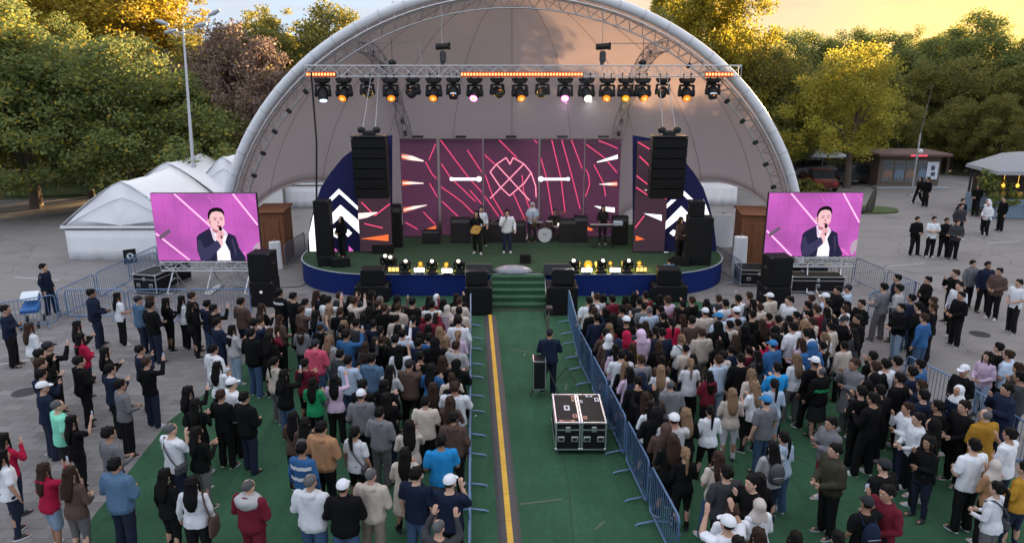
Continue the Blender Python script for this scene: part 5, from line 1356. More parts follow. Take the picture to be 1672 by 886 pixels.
# blue crates and a folded trolley at the left barrier corner
p = G(55, 530); t = thing('pushchair', 'blue pushchair with white cover parked at the left barrier corner', 'pushchair', (p.x, p.y, 0), rad(20))
M_PB = mat('pushchair_blue', (.02, .12, .36), .7, bump=.2)
mb = MB(); mb.loft([[(-.25, -.3, .5), (.25, -.3, .5), (.25, -.35, .62), (-.25, -.35, .62)], [(-.25, .25, .45), (.25, .25, .45), (.25, .3, .75), (-.25, .3, .75)], [(-.25, .42, .9), (.25, .42, .9), (.25, .38, 1.0), (-.25, .38, 1.0)]]); mb.obj('seat', M_PB, t)
mb = MB(); mb.loft([[(-.26, .40 - .5 * sin(rad(a)), .95 + .25 * cos(rad(a)) - .1), (.26, .40 - .5 * sin(rad(a)), .95 + .25 * cos(rad(a)) - .1), (.26, .38 - .44 * sin(rad(a)), .92 + .22 * cos(rad(a)) - .1), (-.26, .38 - .44 * sin(rad(a)), .92 + .22 * cos(rad(a)) - .1)] for a in (0, 25, 50, 75)]); mb.obj('hood', mat('pushchair_white', (.6, .64, .7), .7), t)
mb = MB()
for s in (-1, 1): mb.tube([(s * .24, -.45, .12), (s * .24, 0, .5), (s * .24, .55, 1.0)], .014, 6); mb.bar((s * .24, .4, .12), (s * .24, -.05, .5), .014, 6)
mb.bar((-.24, .55, 1.0), (.24, .55, 1.0), .016, 6); mb.obj('frame', M_STEEL, t)
for s in (-1, 1):
    for y in (-.45, .4): mb = MB(); mb.disc((s * .26, y, .12), (1, 0, 0), .12, .04, 14); mb.obj('wheel', M_RUBBER, t)

# ------------------------------------------------------------------ backline on the stage
def amp(px, py, w, h, label, dp=.4):
    p = G(px, py, SZ); t = thing('amplifier', label, 'amplifier', (p.x, p.y + dp / 2, SZ), 0, 'backline amplifiers')
    mb = MB(); mb.box((0, 0, h / 2), (w, dp, h), 0, None, .02); mb.obj('cabinet', M_BLACKBOX, t)
    mb = MB(); mb.box((0, -dp / 2 - .004, h * .42), (w * .88, .012, h * .7)); mb.obj('grille', M_GRILLE, t)
    mb = MB(); mb.box((0, -dp / 2 - .004, h * .88), (w * .88, .014, h * .12), 0, None, .004); mb.obj('control_panel', M_DKGREY, t)
for px, py, w, h, lab in ((752, 397, .9, 1.15, 'amplifier stack left of the guitarist'), (807, 396, .8, 1.0, 'amplifier between guitarist and singer'), (846, 396, .7, .95, 'amplifier right behind the singer'), (704, 398, .8, .6, 'low dark amplifier before the left narrow led panel'),
                          (927, 396, .8, 1.05, 'amplifier behind the drum kit'), (948, 396, .6, 1.2, 'tall amplifier left of the keyboard'), (1012, 400, .7, 1.3, 'tall dark amplifier right of the keyboard'), (646, 404, .55, 1.9, 'tall dark covered stack right of the left side led panel')):
    amp(px, py, w, h, lab)
# drum kit
p = G(889, 394, SZ); t = thing('drum_kit', 'black drum kit with white front skin and stands', 'drum kit', p)
M_DRUM = mat('drum_shell', (.03, .012, .018), .3, var=.2); M_SKIN = mat('drum_skin', (.55, .55, .56), .6, var=.06); M_CYM = mat('cymbal', (.5, .38, .15), .3, .9)
mb = MB(); mb.tube([(0, -.2, .36), (0, .25, .36)], .34, 24); b_ = mb.obj('bass_drum', M_DRUM, t)
mb = MB(); mb.tube([(0, -.206, .36), (0, -.2, .36)], .31, 24); mb.obj('drum_skin', M_SKIN, b_)
mb = MB()
for i in range(24):
    a = 2 * pi * i / 24; a2 = 2 * pi * (i + 1) / 24
    mb.bar((.335 * cos(a), -.21, .36 + .335 * sin(a)), (.335 * cos(a2), -.21, .36 + .335 * sin(a2)), .016, 5)
mb.obj('hoop', M_CHROME, b_)
mb = MB(); mb.box((0, -.212, .34), (.13, .006, .03)); mb.box((-.05, -.212, .39), (.03, .006, .1)); mb.box((.05, -.212, .39), (.03, .006, .1)); mb.obj('skin_print', mat('skin_print', (.2, .2, .22), .6), b_)
for (x, y, z, r, h) in ((-.22, .1, .78, .16, .2), (.2, .1, .8, .17, .22), (.62, .3, .42, .22, .42), (-.6, .4, .6, .18, .14)):
    mb = MB(); mb.tube([(x, y, z - h / 2), (x, y, z + h / 2)], r, 18); d_ = mb.obj('drum', M_DRUM, t)
    mb = MB(); mb.tube([(x, y, z + h / 2), (x, y, z + h / 2 + .006)], r * .97, 18); mb.obj('drum_skin', M_SKIN, d_)
for (x, y, z, r) in ((-.75, .15, 1.25, .24), (.85, .2, 1.3, .26), (-.9, .5, .95, .18)):
    mb = MB(); mb.tube([(x, y, z), (x, y, z + .03)], [r, .03], 20); c_ = mb.obj('cymbal', M_CYM, t)
    mb = MB(); mb.bar((x, y, 0), (x, y, z + .04), .012, 6)
    for a in (0, 120, 240): mb.bar((x, y, .35), (x + .25 * cos(rad(a)), y + .25 * sin(rad(a)), .01), .01, 5)
    mb.obj('stand', M_CHROME, t)
mb = MB(); mb.tube([(.05, .85, .0), (.05, .85, .48)], .03, 6); mb.tube([(.05, .85, .46), (.05, .85, .54)], .17, 14); mb.obj('stool', M_BLACK, t)
p = G(983, 402, SZ); t = thing('keyboard_stand', 'electronic keyboard on a black stand at the right of the stage', 'keyboard', (p.x, p.y - .25, SZ))
mb = MB(); mb.box((0, 0, .98), (1.3, .32, .1), 0, None, .02); mb.obj('keyboard', M_BLACK, t)
mb = MB(); mb.box((0, .06, 1.034), (1.15, .14, .008)); mb.obj('keys', mat('keys_white', (.6, .6, .6), .4), t)
mb = MB()
for s in (-1, 1): mb.bar((s * .45, -.1, .02), (-s * .45, -.1, .93), .022, 6); mb.bar((s * .45, -.2, .02), (s * .45, .2, .02), .02, 6)
mb.obj('legs', M_BLACK, t)
mb = MB(); mb.box((.62, -.1, 1.12), (.4, .25, .18), 0, None, .02); mb.obj('laptop', mat('laptop_blue', (.35, .42, .5), .5), t)
def mic_stand(px, py, label, h=1.45):
    p = G(px, py, SZ); t = thing('microphone_stand', label, 'microphone stand', p, 0, 'microphone stands')
    mb = MB(); mb.bar((0, 0, .1), (0, 0, h), .012, 6)
    for a in (30, 150, 270): mb.bar((0, 0, .22), (.28 * cos(rad(a)), .28 * sin(rad(a)), .01), .009, 5)
    mb.obj('stand', M_CHROME, t)
    mb = MB(); mb.bar((0, 0, h), (0, -.22, h + .08), .01, 5); mb.ell((0, -.27, h + .1), (.03, .06, .03), 8, 6); mb.obj('microphone', M_BLACK, t)
mic_stand(861, 393, 'microphone stand left of the saxophone player'); mic_stand(915, 393, 'microphone stand right of the drum kit')
# small white floor lights at the back
for px, py, lab in ((756, 372, 'small white lamp glowing left of the guitarist'), (766, 384, 'lower white lamp glowing left of the guitarist'), (893, 364, 'white lamp above the bass drum'), (913, 366, 'white lamp right of the drums')):
    q = DP(px, py, 33.4); t = thing('small_lamp', lab, 'stage light', (q.x, 33.4, SZ), 0, 'small white lamps at the stage back')
    mb = MB(); mb.bar((0, .03, 0), (0, .03, q.z - SZ), .02, 6); mb.obj('stand', M_BLACK, t)
    mb = MB(); mb.ell((0, 0, q.z - SZ), .065, 10, 8); mb.obj('bulb', E_HOT, t)
# ------------------------------------------------------------------ people: bodies, clothes, hair
CLOTH = dict(k=('black', (.0055, .0055, .006)), n=('navy', (.010, .016, .036)), z=('light grey', (.36, .36, .37)), g=('grey', (.15, .15, .165)), d=('dark grey', (.035, .036, .041)), w=('white', (.58, .60, .64)),
             c=('cream', (.46, .40, .35)), l=('pale blue', (.38, .46, .58)), b=('blue', (.03, .10, .24)), a=('bright blue', (.02, .24, .55)), r=('crimson', (.33, .012, .045)), m=('maroon', (.12, .012, .024)),
             p=('pink', (.55, .085, .15)), q=('pale lilac', (.50, .38, .50)), o=('tan', (.33, .18, .095)), f=('brown', (.075, .048, .04)), y=('mustard', (.36, .19, .025)), e=('green', (.015, .22, .085)),
             t=('mint green', (.18, .55, .40)), v=('olive', (.045, .043, .028)), i=('denim blue', (.075, .135, .22)))
def cloth(c): return mat('cloth_' + CLOTH[c][0].replace(' ', '_'), CLOTH[c][1], .9, var=.16, scale=9, bump=.35, bscale=16, randvar=.14, spec=.12)
BOT = dict(y=('mustard trousers', (.30, .17, .03)), k=('black trousers', (.006, .006, .007)), n=('dark jeans', (.012, .018, .038)), i=('blue jeans', (.045, .085, .16)), l=('light jeans', (.24, .32, .42)), g=('grey trousers', (.12, .115, .12)), c=('beige trousers', (.25, .20, .165)),
           w=('white trousers', (.5, .5, .54)), m=('maroon trousers', (.13, .012, .024)), s=('denim shorts', (.16, .22, .30)), S=('black shorts', (.013, .013, .014)), q=('black skirt', (.012, .012, .013)), b=('blue trousers', (.03, .09, .22)), M=('maroon shorts', (.16, .015, .03)))
def botmat(c): return mat('trouser_' + BOT[c][0].replace(' ', '_'), BOT[c][1], .85, var=.2, scale=10, bump=.3, bscale=22, randvar=.15, spec=.2)
HAIRC = dict(black=(.006, .0055, .0055), brown=(.034, .019, .013), light=(.20, .125, .075), grey=(.10, .10, .105), white=(.6, .62, .66), blue=(.03, .17, .38), dark=(.02, .021, .026), pale=(.45, .40, .37))
def hairmat(c): return mat('hair_' + c, HAIRC[c], .6, var=.5, scale=22, stretch=(7, 7, 1), bump=.8, bscale=34, randvar=.2, spec=.12)
def capmat(c): return mat('cap_' + c, HAIRC[c], .85, var=.08, scale=12, bump=.15, bscale=60, spec=.2)
SKIN = [mat('skin_%d' % i, c, .55, var=.08, scale=14, bump=.05, spec=.35) for i, c in enumerate(((.42, .25, .18), (.36, .20, .135), (.48, .30, .22), (.28, .155, .10)))]
M_SOLEW = mat('shoe_white', (.5, .5, .52), .6); M_SHOEK = mat('shoe_black', (.015, .015, .016), .5)
M_FACE = [mat('face_dark', (.02, .014, .012), .4), mat('lips', (.30, .11, .10), .5), mat('eye_white', (.6, .58, .56), .3)]

def vox(mb, voxel, target, name, m, smooth=2, fold=0.0, seed=0):
    me = bpy.data.meshes.new('tmp'); me.from_pydata(mb.v, [], mb.f)
    o = bpy.data.objects.new('tmp', me); COL.objects.link(o)
    r = o.modifiers.new('r', 'REMESH'); r.mode = 'VOXEL'; r.voxel_size = voxel
    if smooth:
        s = o.modifiers.new('s', 'SMOOTH'); s.iterations = smooth; s.factor = .5
    d = o.modifiers.new('d', 'DECIMATE'); d.ratio = 1.0
    dg = bpy.context.evaluated_depsgraph_get(); dg.update()
    n = len(o.evaluated_get(dg).data.polygons) * 2
    if n > target:
        d.ratio = target / n; dg.update()
    out = bpy.data.meshes.new_from_object(o.evaluated_get(dg))
    out.name = name
    bpy.data.objects.remove(o); bpy.data.meshes.remove(me)
    if fold:
        nv = len(out.vertices); co = np.empty(nv * 3, np.float32); no = np.empty(nv * 3, np.float32)
        out.vertices.foreach_get('co', co); out.vertices.foreach_get('normal', no)
        co = co.reshape(-1, 3); no = no.reshape(-1, 3)
        k = np.array([fold * (mnoise.noise(Vector((p[0] * 11 + seed, p[1] * 11, p[2] * 6 + p[0] * 5))) + .5 * mnoise.noise(Vector((p[0] * 20, p[1] * 20 + seed, p[2] * 15 - p[0] * 9)))) for p in co])
        co += no * k[:, None]
        out.vertices.foreach_set('co', co.ravel().astype(np.float32)); out.update()
    out.materials.clear(); out.materials.append(m)
    out.polygons.foreach_set('use_smooth', [True] * len(out.polygons))
    return out
def limb(mb, pts, rs, n=12):
    for p, r in zip(pts, rs): mb.ell(p, r, n, 8)
    for (p, r), (q, t) in zip(zip(pts, rs), zip(pts[1:], rs[1:])): mb.bar(p, q, r, n, 0, t)
def rings(mb, rr, n=20, inf=0.0):
    mb.loft([[((rx + inf) * cos(2 * pi * i / n), yc + (ry + inf) * sin(2 * pi * i / n), z) for i in range(n)] for z, rx, ry, yc in rr])
TORSO = dict(M=[(.88, .155, .105, 0), (.97, .165, .115, -.01), (1.08, .150, .105, 0), (1.22, .168, .115, .005), (1.35, .188, .115, 0), (1.425, .165, .09, -.01), (1.47, .09, .068, -.015)],
             F=[(.88, .168, .118, -.005), (.96, .172, .122, -.015), (1.09, .128, .092, 0), (1.22, .142, .115, .012), (1.34, .158, .108, .005), (1.415, .138, .085, -.01), (1.46, .07, .058, -.015)])
SHO = dict(M=.195, F=.168)
# arm poses: (elbow, wrist, hand direction, finger curl) for the right (+x) and left arm, before mirroring the left
ARM = {0: (((.255, -.03, 1.14), (.262, .05, .895), (0, .15, -1), .5),) * 2,
       1: (((.265, .06, 1.16), (.10, .27, 1.27), (-.35, .35, .85), .9), ((.265, .04, 1.15), (.07, .29, 1.22), (-.5, .5, .6), .9)),
       2: (((.27, .17, 1.36), (.20, .27, 1.60), (-.1, .2, 1), 1.0), ((.25, -.02, 1.15), (.24, .12, .93), (0, .3, -1), .5)),
       3: (((.255, .06, 1.15), (-.02, .215, 1.17), (-1, .05, .05), .5), ((.255, .06, 1.13), (.0, .19, 1.11), (-1, .05, 0), .5)),
       4: (((.265, .0, 1.13), (.09, .25, 1.05), (-.7, .6, .1), .9), ((.265, .0, 1.13), (.09, .25, 1.04), (-.7, .6, .1), .9)),
       5: (((.235, .14, 1.19), (.09, .22, 1.43), (-.2, .1, 1), .9), ((.25, .05, 1.14), (.03, .2, 1.14), (-1, .1, .1), .7)),
       6: (((.25, -.11, 1.17), (.255, -.04, .93), (0, .3, -1), .6), ((.25, .05, 1.15), (.25, .21, .96), (0, .5, -1), .6)),
       7: (((.28, .13, 1.46), (.19, .21, 1.70), (-.15, .1, 1), .5), ((.28, .14, 1.44), (.17, .23, 1.67), (-.15, .1, 1), .5)),
       8: (((.29, -.06, 1.16), (.10, .23, 1.05), (-.8, .4, -.2), .8), ((.33, .06, 1.19), (.40, .30, 1.22), (.2, .3, .8), 1.1)),
       9: (((.25, .11, 1.17), (.05, .21, 1.45), (-.35, .1, .9), 1.2), ((.29, -.02, 1.16), (.30, .14, .96), (0, .5, -.8), .4)),
       10: (((.26, .02, 1.14), (.20, .31, 1.07), (0, 1, -.1), .5), ((.26, .02, 1.14), (.20, .31, 1.07), (0, 1, -.1), .5))}
LEG = {0: (((.105, .01, .50), (.115, -.02, .085), 12), ((.105, .01, .50), (.115, -.02, .085), 12)),
       1: (((.10, .01, .50), (.10, -.03, .085), 6), ((.135, .07, .49), (.17, .06, .085), 24)),
       6: (((.10, .15, .50), (.10, .26, .095), 4), ((.10, -.03, .49), (.11, -.30, .12), 6)),
       10: (((.14, .36, .86), (.16, .34, .50), 12), ((.14, .36, .86), (.16, .34, .50), 12))}
def arms(sex, pose):
    out = []
    for sd, (el, wr, hd, cu) in zip((1, -1), ARM[pose]):
        k = SHO[sex] / .195; f = lambda v, a=1: Vector((v[0] * sd * a, v[1], v[2]))
        out.append((Vector((SHO[sex] * sd, -.01, 1.405)), f(el, .4 + .6 * k), f(wr), Vector((hd[0] * sd, hd[1], hd[2])).normalized(), cu, sd))
    return out
def hand(mb, w, d, cu, sd, s=1.0):
    up = Vector((0, 1, 0)) if abs(d.y) < .8 else Vector((0, 0, 1))
    pn = (up - d * up.dot(d)).normalized()             # palm faces this way
    lat = d.cross(pn).normalized()
    P = lambda a, b, c: w + d * a * s + lat * b * s + pn * c * s
    M = Matrix((lat, pn, d)).transposed().to_4x4(); M.translation = P(.048, 0, 0)
    mb.ell((0, 0, 0), (.042 * s, .018 * s, .056 * s), 12, 8, 0, M)
    for i, (b, L) in enumerate(((-.031, .062), (-.011, .074), (.010, .070), (.030, .055))):
        k0 = P(.088, b, .002); c1 = .35 * cu
        k1 = k0 + (d * cos(c1) + pn * sin(c1)) * L * .5 * s; c2 = 1.15 * cu
        k2 = k1 + (d * cos(c2) + pn * sin(c2)) * L * .5 * s
        limb(mb, [k0, k1, k2], [.0115 * s, .0105 * s, .009 * s], 7)
    tb = P(.02, -.034 * sd * (1 if sd > 0 else -1), .004)
    limb(mb, [P(.02, -.030, .008), P(.050, -.052, .022), P(.078, -.050, .036)], [.014 * s, .012 * s, .010 * s], 7)
HEAD = [(1.505, .022, .022, .058), (1.518, .042, .042, .048), (1.545, .058, .068, .035), (1.58, .069, .086, .022), (1.62, .075, .096, .016), (1.665, .078, .100, .010), (1.70, .073, .094, .004), (1.73, .056, .072, -.002), (1.752, .025, .032, -.004)]
CACHE = {}
def cached(f):
    def g(*a):
        k = (f.__name__,) + a
        if k not in CACHE: CACHE[k] = f(*a)
        return CACHE[k]
    g.__name__ = f.__name__
    return g
def legpts(sex, leg):
    h = .092 if sex == 'M' else .096
    out = []
    for sd, (kn, an, toe) in zip((1, -1), LEG[leg]):
        hz = .93 if leg != 10 else .93
        out.append((Vector((h * sd, 0, hz - .03)), Vector((kn[0] * sd, kn[1], kn[2])), Vector((an[0] * sd, an[1], an[2])), rad(toe) * -sd))
    return out
@cached
def body_mesh(sex, pose, leg, lod=0):
    mb = MB()
    rings(mb, TORSO[sex])
    limb(mb, [(0, -.012, 1.43), (0, .006, 1.55)], [.060 if sex == 'M' else .05, .055 if sex == 'M' else .047])
    rings(mb, HEAD)
    mb.ell((0, .112, 1.607), (.014, .022, .022), 8, 6); mb.ell((0, .094, 1.555), (.026, .012, .012), 8, 6)
    for s in (-1, 1):
        mb.ell((s * .079, .004, 1.612), (.012, .022, .033), 8, 6); mb.ell((s * .03, .088, 1.66), (.03, .02, .012), 8, 6)
    for sh, el, wr, d, cu, sd in arms(sex, pose):
        k = 1 if sex == 'M' else .86
        limb(mb, [sh, sh.lerp(el, .5), el, el.lerp(wr, .35), wr], [.056 * k, .050 * k, .041 * k, .042 * k, .028 * k]); limb(mb, [wr, wr + d * .03], [.028 * k, .027 * k])
        hand(mb, wr, d, cu, sd, 1.0 if sex == 'M' else .92)
    for h, kn, an, toe in legpts(sex, leg):
        limb(mb, [h, h.lerp(kn, .5), kn, kn.lerp(an, .3) + Vector((0, -.012, 0)), an], [.085, .075, .055, .056, .036])
        t = Vector((sin(-toe), cos(toe), 0)); limb(mb, [an + Vector((0, 0, -.035)), an + t * .15 + Vector((0, 0, -.05))], [.036, .028])
    if lod: return vox(mb, .022, 900, 'body', SKIN[0], 1)
    return vox(mb, .0105, 5200, 'body', SKIN[0], 1)
@cached
def top_mesh(sex, pose, kind, lod=0):
    mb = MB(); T = TORSO[sex]
    inf = dict(t=.022, l=.022, h=.034, j=.036, c=.034)[kind]; hem = dict(t=.83, l=.85, h=.83, j=.82, c=.50)[kind]
    wmax = max(r[1] for r in T); rr = []
    for z, rx, ry, yc in T[1:]:
        loose = .55 if kind in 'thjc' and z < 1.3 else .2 if z < 1.3 else 0
        rr.append((z, rx + (wmax - rx) * loose, ry + (.115 - ry) * loose, yc))
    z0 = rr[0]
    low = [(hem, z0[1] + (.012 if kind != 'c' else .05), z0[2] + (.012 if kind != 'c' else .06), z0[3]), ]
    if kind in 'hj': low = [(hem, z0[1] - .012, z0[2] - .008, z0[3]), (hem + .05, z0[1] - .006, z0[2] - .002, z0[3]), (hem + .07, z0[1] + .012, z0[2] + .012, z0[3])]
    rings(mb, low + rr, 22, inf)
    for sh, el, wr, d, cu, sd in arms(sex, pose):
        k = (1 if sex == 'M' else .88)
        if kind == 't':
            e = sh.lerp(el, .72); limb(mb, [sh, e], [.078 * k, .071 * k])
        else:
            r = dict(l=(.068, .056, .041), h=(.078, .069, .052), j=(.080, .071, .054), c=(.078, .066, .05))[kind]
            limb(mb, [sh, sh.lerp(el, .5), el, el.lerp(wr, .6), el.lerp(wr, .94)], [r[0] * k, r[0] * .95 * k, r[1] * k, (r[1] + r[2]) / 2 * k, r[2] * k])
    if kind == 'h':
        mb.ell((0, -.105, 1.455), (.115, .055, .062), 14, 8); mb.ell((.07, -.03, 1.475), (.04, .07, .04), 10, 6); mb.ell((-.07, -.03, 1.475), (.04, .07, .04), 10, 6); mb.ell((0, -.12, 1.39), (.075, .035, .06), 10, 8)
    if kind in 'jc':
        mb.loft([[(.082 * cos(2 * pi * i / 16) * k, -.008 + .078 * sin(2 * pi * i / 16) * k, z) for i in range(16)] for z, k in ((1.42, 1.25), (1.475, 1.0), (1.515, 1.02))])
    return vox(mb, .026 if lod else .0155, 700 if lod else 3600, 'top', None, 1, .016, pose * 3 + len(kind))
@cached
def bottom_mesh(sex, leg, kind, lod=0):
    mb = MB(); T = TORSO[sex]
    rings(mb, [(.80, T[0][1] - .01, T[0][2], 0), (.88, T[0][1], T[0][2], T[0][3]), (.97, T[1][1] - .004, T[1][2] - .004, T[1][3]), (1.02, T[1][1] - .02, T[1][2] - .012, 0)], 20, .012)
    if kind == 'skirt':
        mb.loft([[(rx * cos(2 * pi * i / 22) * (1 + .05 * sin(5 * i)), ry * sin(2 * pi * i / 22), z) for i in range(22)] for z, rx, ry in ((.45, .24, .19), (.7, .21, .16), (.9, .185, .135))])
    for h, kn, an, toe in legpts(sex, leg):
        if kind in ('slim', 'wide'):
            r = (.102, .09, .066, .056, .050) if kind == 'slim' else (.108, .099, .083, .078, .076)
            limb(mb, [h, h.lerp(kn, .5), kn, kn.lerp(an, .5), an + Vector((0, 0, -.02))], r)
        elif kind == 'shorts':
            limb(mb, [h, h.lerp(kn, .5), h.lerp(kn, .92)], [.108, .102, .096])
    return vox(mb, .028 if lod else .0165, 500 if lod else 2600, 'bottom', None, 1, .013, leg * 5 + 1)
@cached
def shoe_mesh():
    mb = MB()
    out = []
    for z, k in ((0, 1.0), (.022, 1.02), (.026, .96), (.055, .90), (.085, .6)):
        ring = []
        for i in range(16):
            a = 2 * pi * i / 16; x = .047 * cos(a) * k * (1 + .12 * sin(a)); y = .06 + .135 * sin(a) * (k if z < .05 else k * .86) - (0 if z < .03 else (z - .03) * .9)
            ring.append((x, y, z - .085))
        out.append(ring)
    mb.loft(out[:3], 0); mb.loft(out[2:], 1)
    return mb.mesh('shoe', [M_SOLEW, M_SHOEK], 50)
@cached
def hair_mesh(style):
    mb = MB(); q = random.Random(3)
    if style == 'shaved': mb.ell((0, -.012, 1.664), (.082, .100, .095), 18, 12)
    elif style in ('short', 'long', 'tail', 'bun'):
        mb.ell((0, -.014, 1.662), (.089, .108, .106), 20, 14)
        mb.ell((0, .045, 1.715), (.07, .055, .045), 14, 8)
        for i in range(26):
            a = q.uniform(0, 6.28); z = q.uniform(1.6, 1.755); r = math.sqrt(max(0, 1 - ((z - 1.662) / .106) ** 2))
            if sin(a) > .3 and z < 1.69: continue
            mb.ell((.078 * r * cos(a), -.014 + .095 * r * sin(a), z), (.026, .028, .03), 8, 6)
    if style == 'long':
        mb.loft([[(w * cos(2 * pi * i / 16), y + t * sin(2 * pi * i / 16), z) for i in range(16)] for z, w, t, y in ((1.70, .07, .05, -.05), (1.62, .098, .066, -.05), (1.52, .108, .058, -.075), (1.40, .115, .048, -.118), (1.28, .098, .038, -.135), (1.18, .055, .022, -.14))])
        for s in (-1, 1): limb(mb, [(s * .078, .03, 1.64), (s * .088, .035, 1.54), (s * .085, .05, 1.42)], [.028, .026, .018], 8)
    if style == 'tail':
        mb.ell((0, -.118, 1.69), (.032, .032, .03), 10, 6); mb.tube([(0, -.12, 1.69), (0, -.165, 1.64), (0, -.16, 1.5), (0, -.15, 1.34), (0, -.15, 1.26)], [.026, .034, .034, .022, .006], 10)
    if style == 'bun': mb.ell((0, -.118, 1.70), (.048, .046, .046), 12, 8)
    if style == 'hood':
        mb.ell((0, -.03, 1.64), (.112, .122, .135), 20, 14); limb(mb, [(0, -.07, 1.58), (0, -.06, 1.47)], [.095, .12], 16)
    if style == 'scarf':
        mb.ell((0, -.018, 1.652), (.095, .114, .118), 20, 14); mb.loft([[(w * cos(2 * pi * i / 18), y + t * sin(2 * pi * i / 18), z) for i in range(18)] for z, w, t, y in ((1.64, .092, .09, -.025), (1.54, .095, .092, -.02), (1.47, .15, .115, -.01), (1.40, .19, .14, -.005), (1.37, .185, .135, 0))])
    return vox(mb, .0115, 1800, 'hair', None, 1, .011, 2)
@cached
def cap_mesh():
    mb = MB(); n = 20
    R = [[(.094 * k * cos(2 * pi * i / n), -.006 + .115 * k * sin(2 * pi * i / n), z) for i in range(n)] for z, k in ((1.668, 1.0), (1.70, .995), (1.735, .86), (1.762, .58), (1.775, .15))]
    mb.loft(R, 0)
    br = []
    for z in (1.672, 1.662):
        br.append([(.088 * cos(rad(a)), .09 + .10 * max(0, sin(rad(a))) - .004 * 0, z - .02 * max(0, sin(rad(a)))) for a in range(0, 181, 15)])
    mb.add(br[0] + br[1], [tuple(range(13)), tuple(range(13, 26))[::-1]] + [(i, 13 + i, 13 + (i + 1) % 13, (i + 1) % 13) for i in range(13)])
    mb.ell((0, -.006, 1.777), (.012, .012, .006), 8, 4)
    return mb.mesh('cap', [None], 50)
@cached
def face_mesh():
    mb = MB()
    for s in (-1, 1):
        mb.ell((s * .031, .098, 1.632), (.0145, .008, .007), 8, 5, 2); mb.ell((s * .031, .105, 1.632), (.007, .004, .0065), 8, 5, 0)
        mb.tube([(s * .015, .108, 1.652), (s * .032, .106, 1.658), (s * .048, .094, 1.652)], .0045, 5, 0)
    mb.tube([(-.022, .100, 1.556), (0, .108, 1.557), (.022, .100, 1.556)], .0055, 6, 1)
    return mb.mesh('face', M_FACE, 60)
HAIRS = dict(k=('short', 'black', 'short black hair'), K=('long', 'black', 'long black hair'), f=('short', 'brown', 'short brown hair'), F=('long', 'brown', 'long brown hair'), N=('long', 'light', 'long fair hair'),
             p=('tail', 'black', 'black ponytail'), P=('tail', 'light', 'fair ponytail'), g=('shaved', 'grey', 'cropped grey hair'), w=('shaved', 'black', 'white cap'), d=('shaved', 'black', 'dark cap'), u=('shaved', 'black', 'blue cap'),
             h=('hood', None, 'hood up'), x=('scarf', 'pale', 'beige headscarf'), X=('scarf', 'white', 'white headscarf'), b=('bun', 'black', 'black hair bun'))
FEM = set('KFNpPxXb')
TOPK = dict(h='hoodie', l='top', j='jacket', t='t-shirt', c='long coat')
def setmat(o, m):
    o.material_slots[0].link = 'OBJECT'; o.material_slots[0].material = m
BOTK = dict(s='shorts', S='shorts', M='shorts', q='skirt')
NPERS = [0]
def person(loc, rz, top, bot, hr, pose, s=1.0, wid=1.0, leg=None, shoes=None, topm=None, hoodm=None):
    NPERS[0] += 1; i = NPERS[0]
    sex = 'F' if hr in FEM else 'M'
    if leg is None: leg = {6: 6}.get(pose, (0, 1)[i % 2])
    t = link('person', None, None, loc, (0, 0, rz), (s * wid, s * wid, s))
    b = link('body', body_mesh(sex, pose, leg), t); setmat(b, SKIN[(i * 7 // 3) % 3 if i % 11 else 3])
    tp = link(dict(h='hoodie', l='shirt', j='jacket', t='t_shirt', c='coat')[top[1]], top_mesh(sex, pose, top[1]), t); setmat(tp, topm or cloth(top[0]))
    kind = BOTK.get(bot, 'wide' if (sex == 'M' or i % 3 == 0) else 'slim')
    bt = link({'shorts': 'shorts', 'skirt': 'skirt'}.get(kind, 'trousers'), bottom_mesh(sex, leg, kind), t); setmat(bt, botmat(bot))
    for h, kn, an, toe in legpts(sex, leg):
        q = link('shoe', shoe_mesh(), t, an, (0, 0, toe))
        for sl in (0, 1): q.material_slots[sl].link = 'OBJECT'
        wsh = (i * 5) % 3 if shoes is None else shoes
        q.material_slots[0].material = M_SOLEW if wsh != 1 else M_SHOEK; q.material_slots[1].material = M_SOLEW if wsh == 0 else M_SHOEK
    st, hc, _ = HAIRS[hr]
    ho = link('hood' if st == 'hood' else 'headscarf' if st == 'scarf' else 'hair', hair_mesh(st), t)
    setmat(ho, cloth(top[0]) if st == 'hood' else capmat(hc) if st == 'scarf' else hairmat(hc))
    if hr in 'wdu': c = link('cap', cap_mesh(), t); setmat(c, capmat({'w': 'white', 'd': 'dark', 'u': 'blue'}[hr]))
    link('face', face_mesh(), t)
    return t

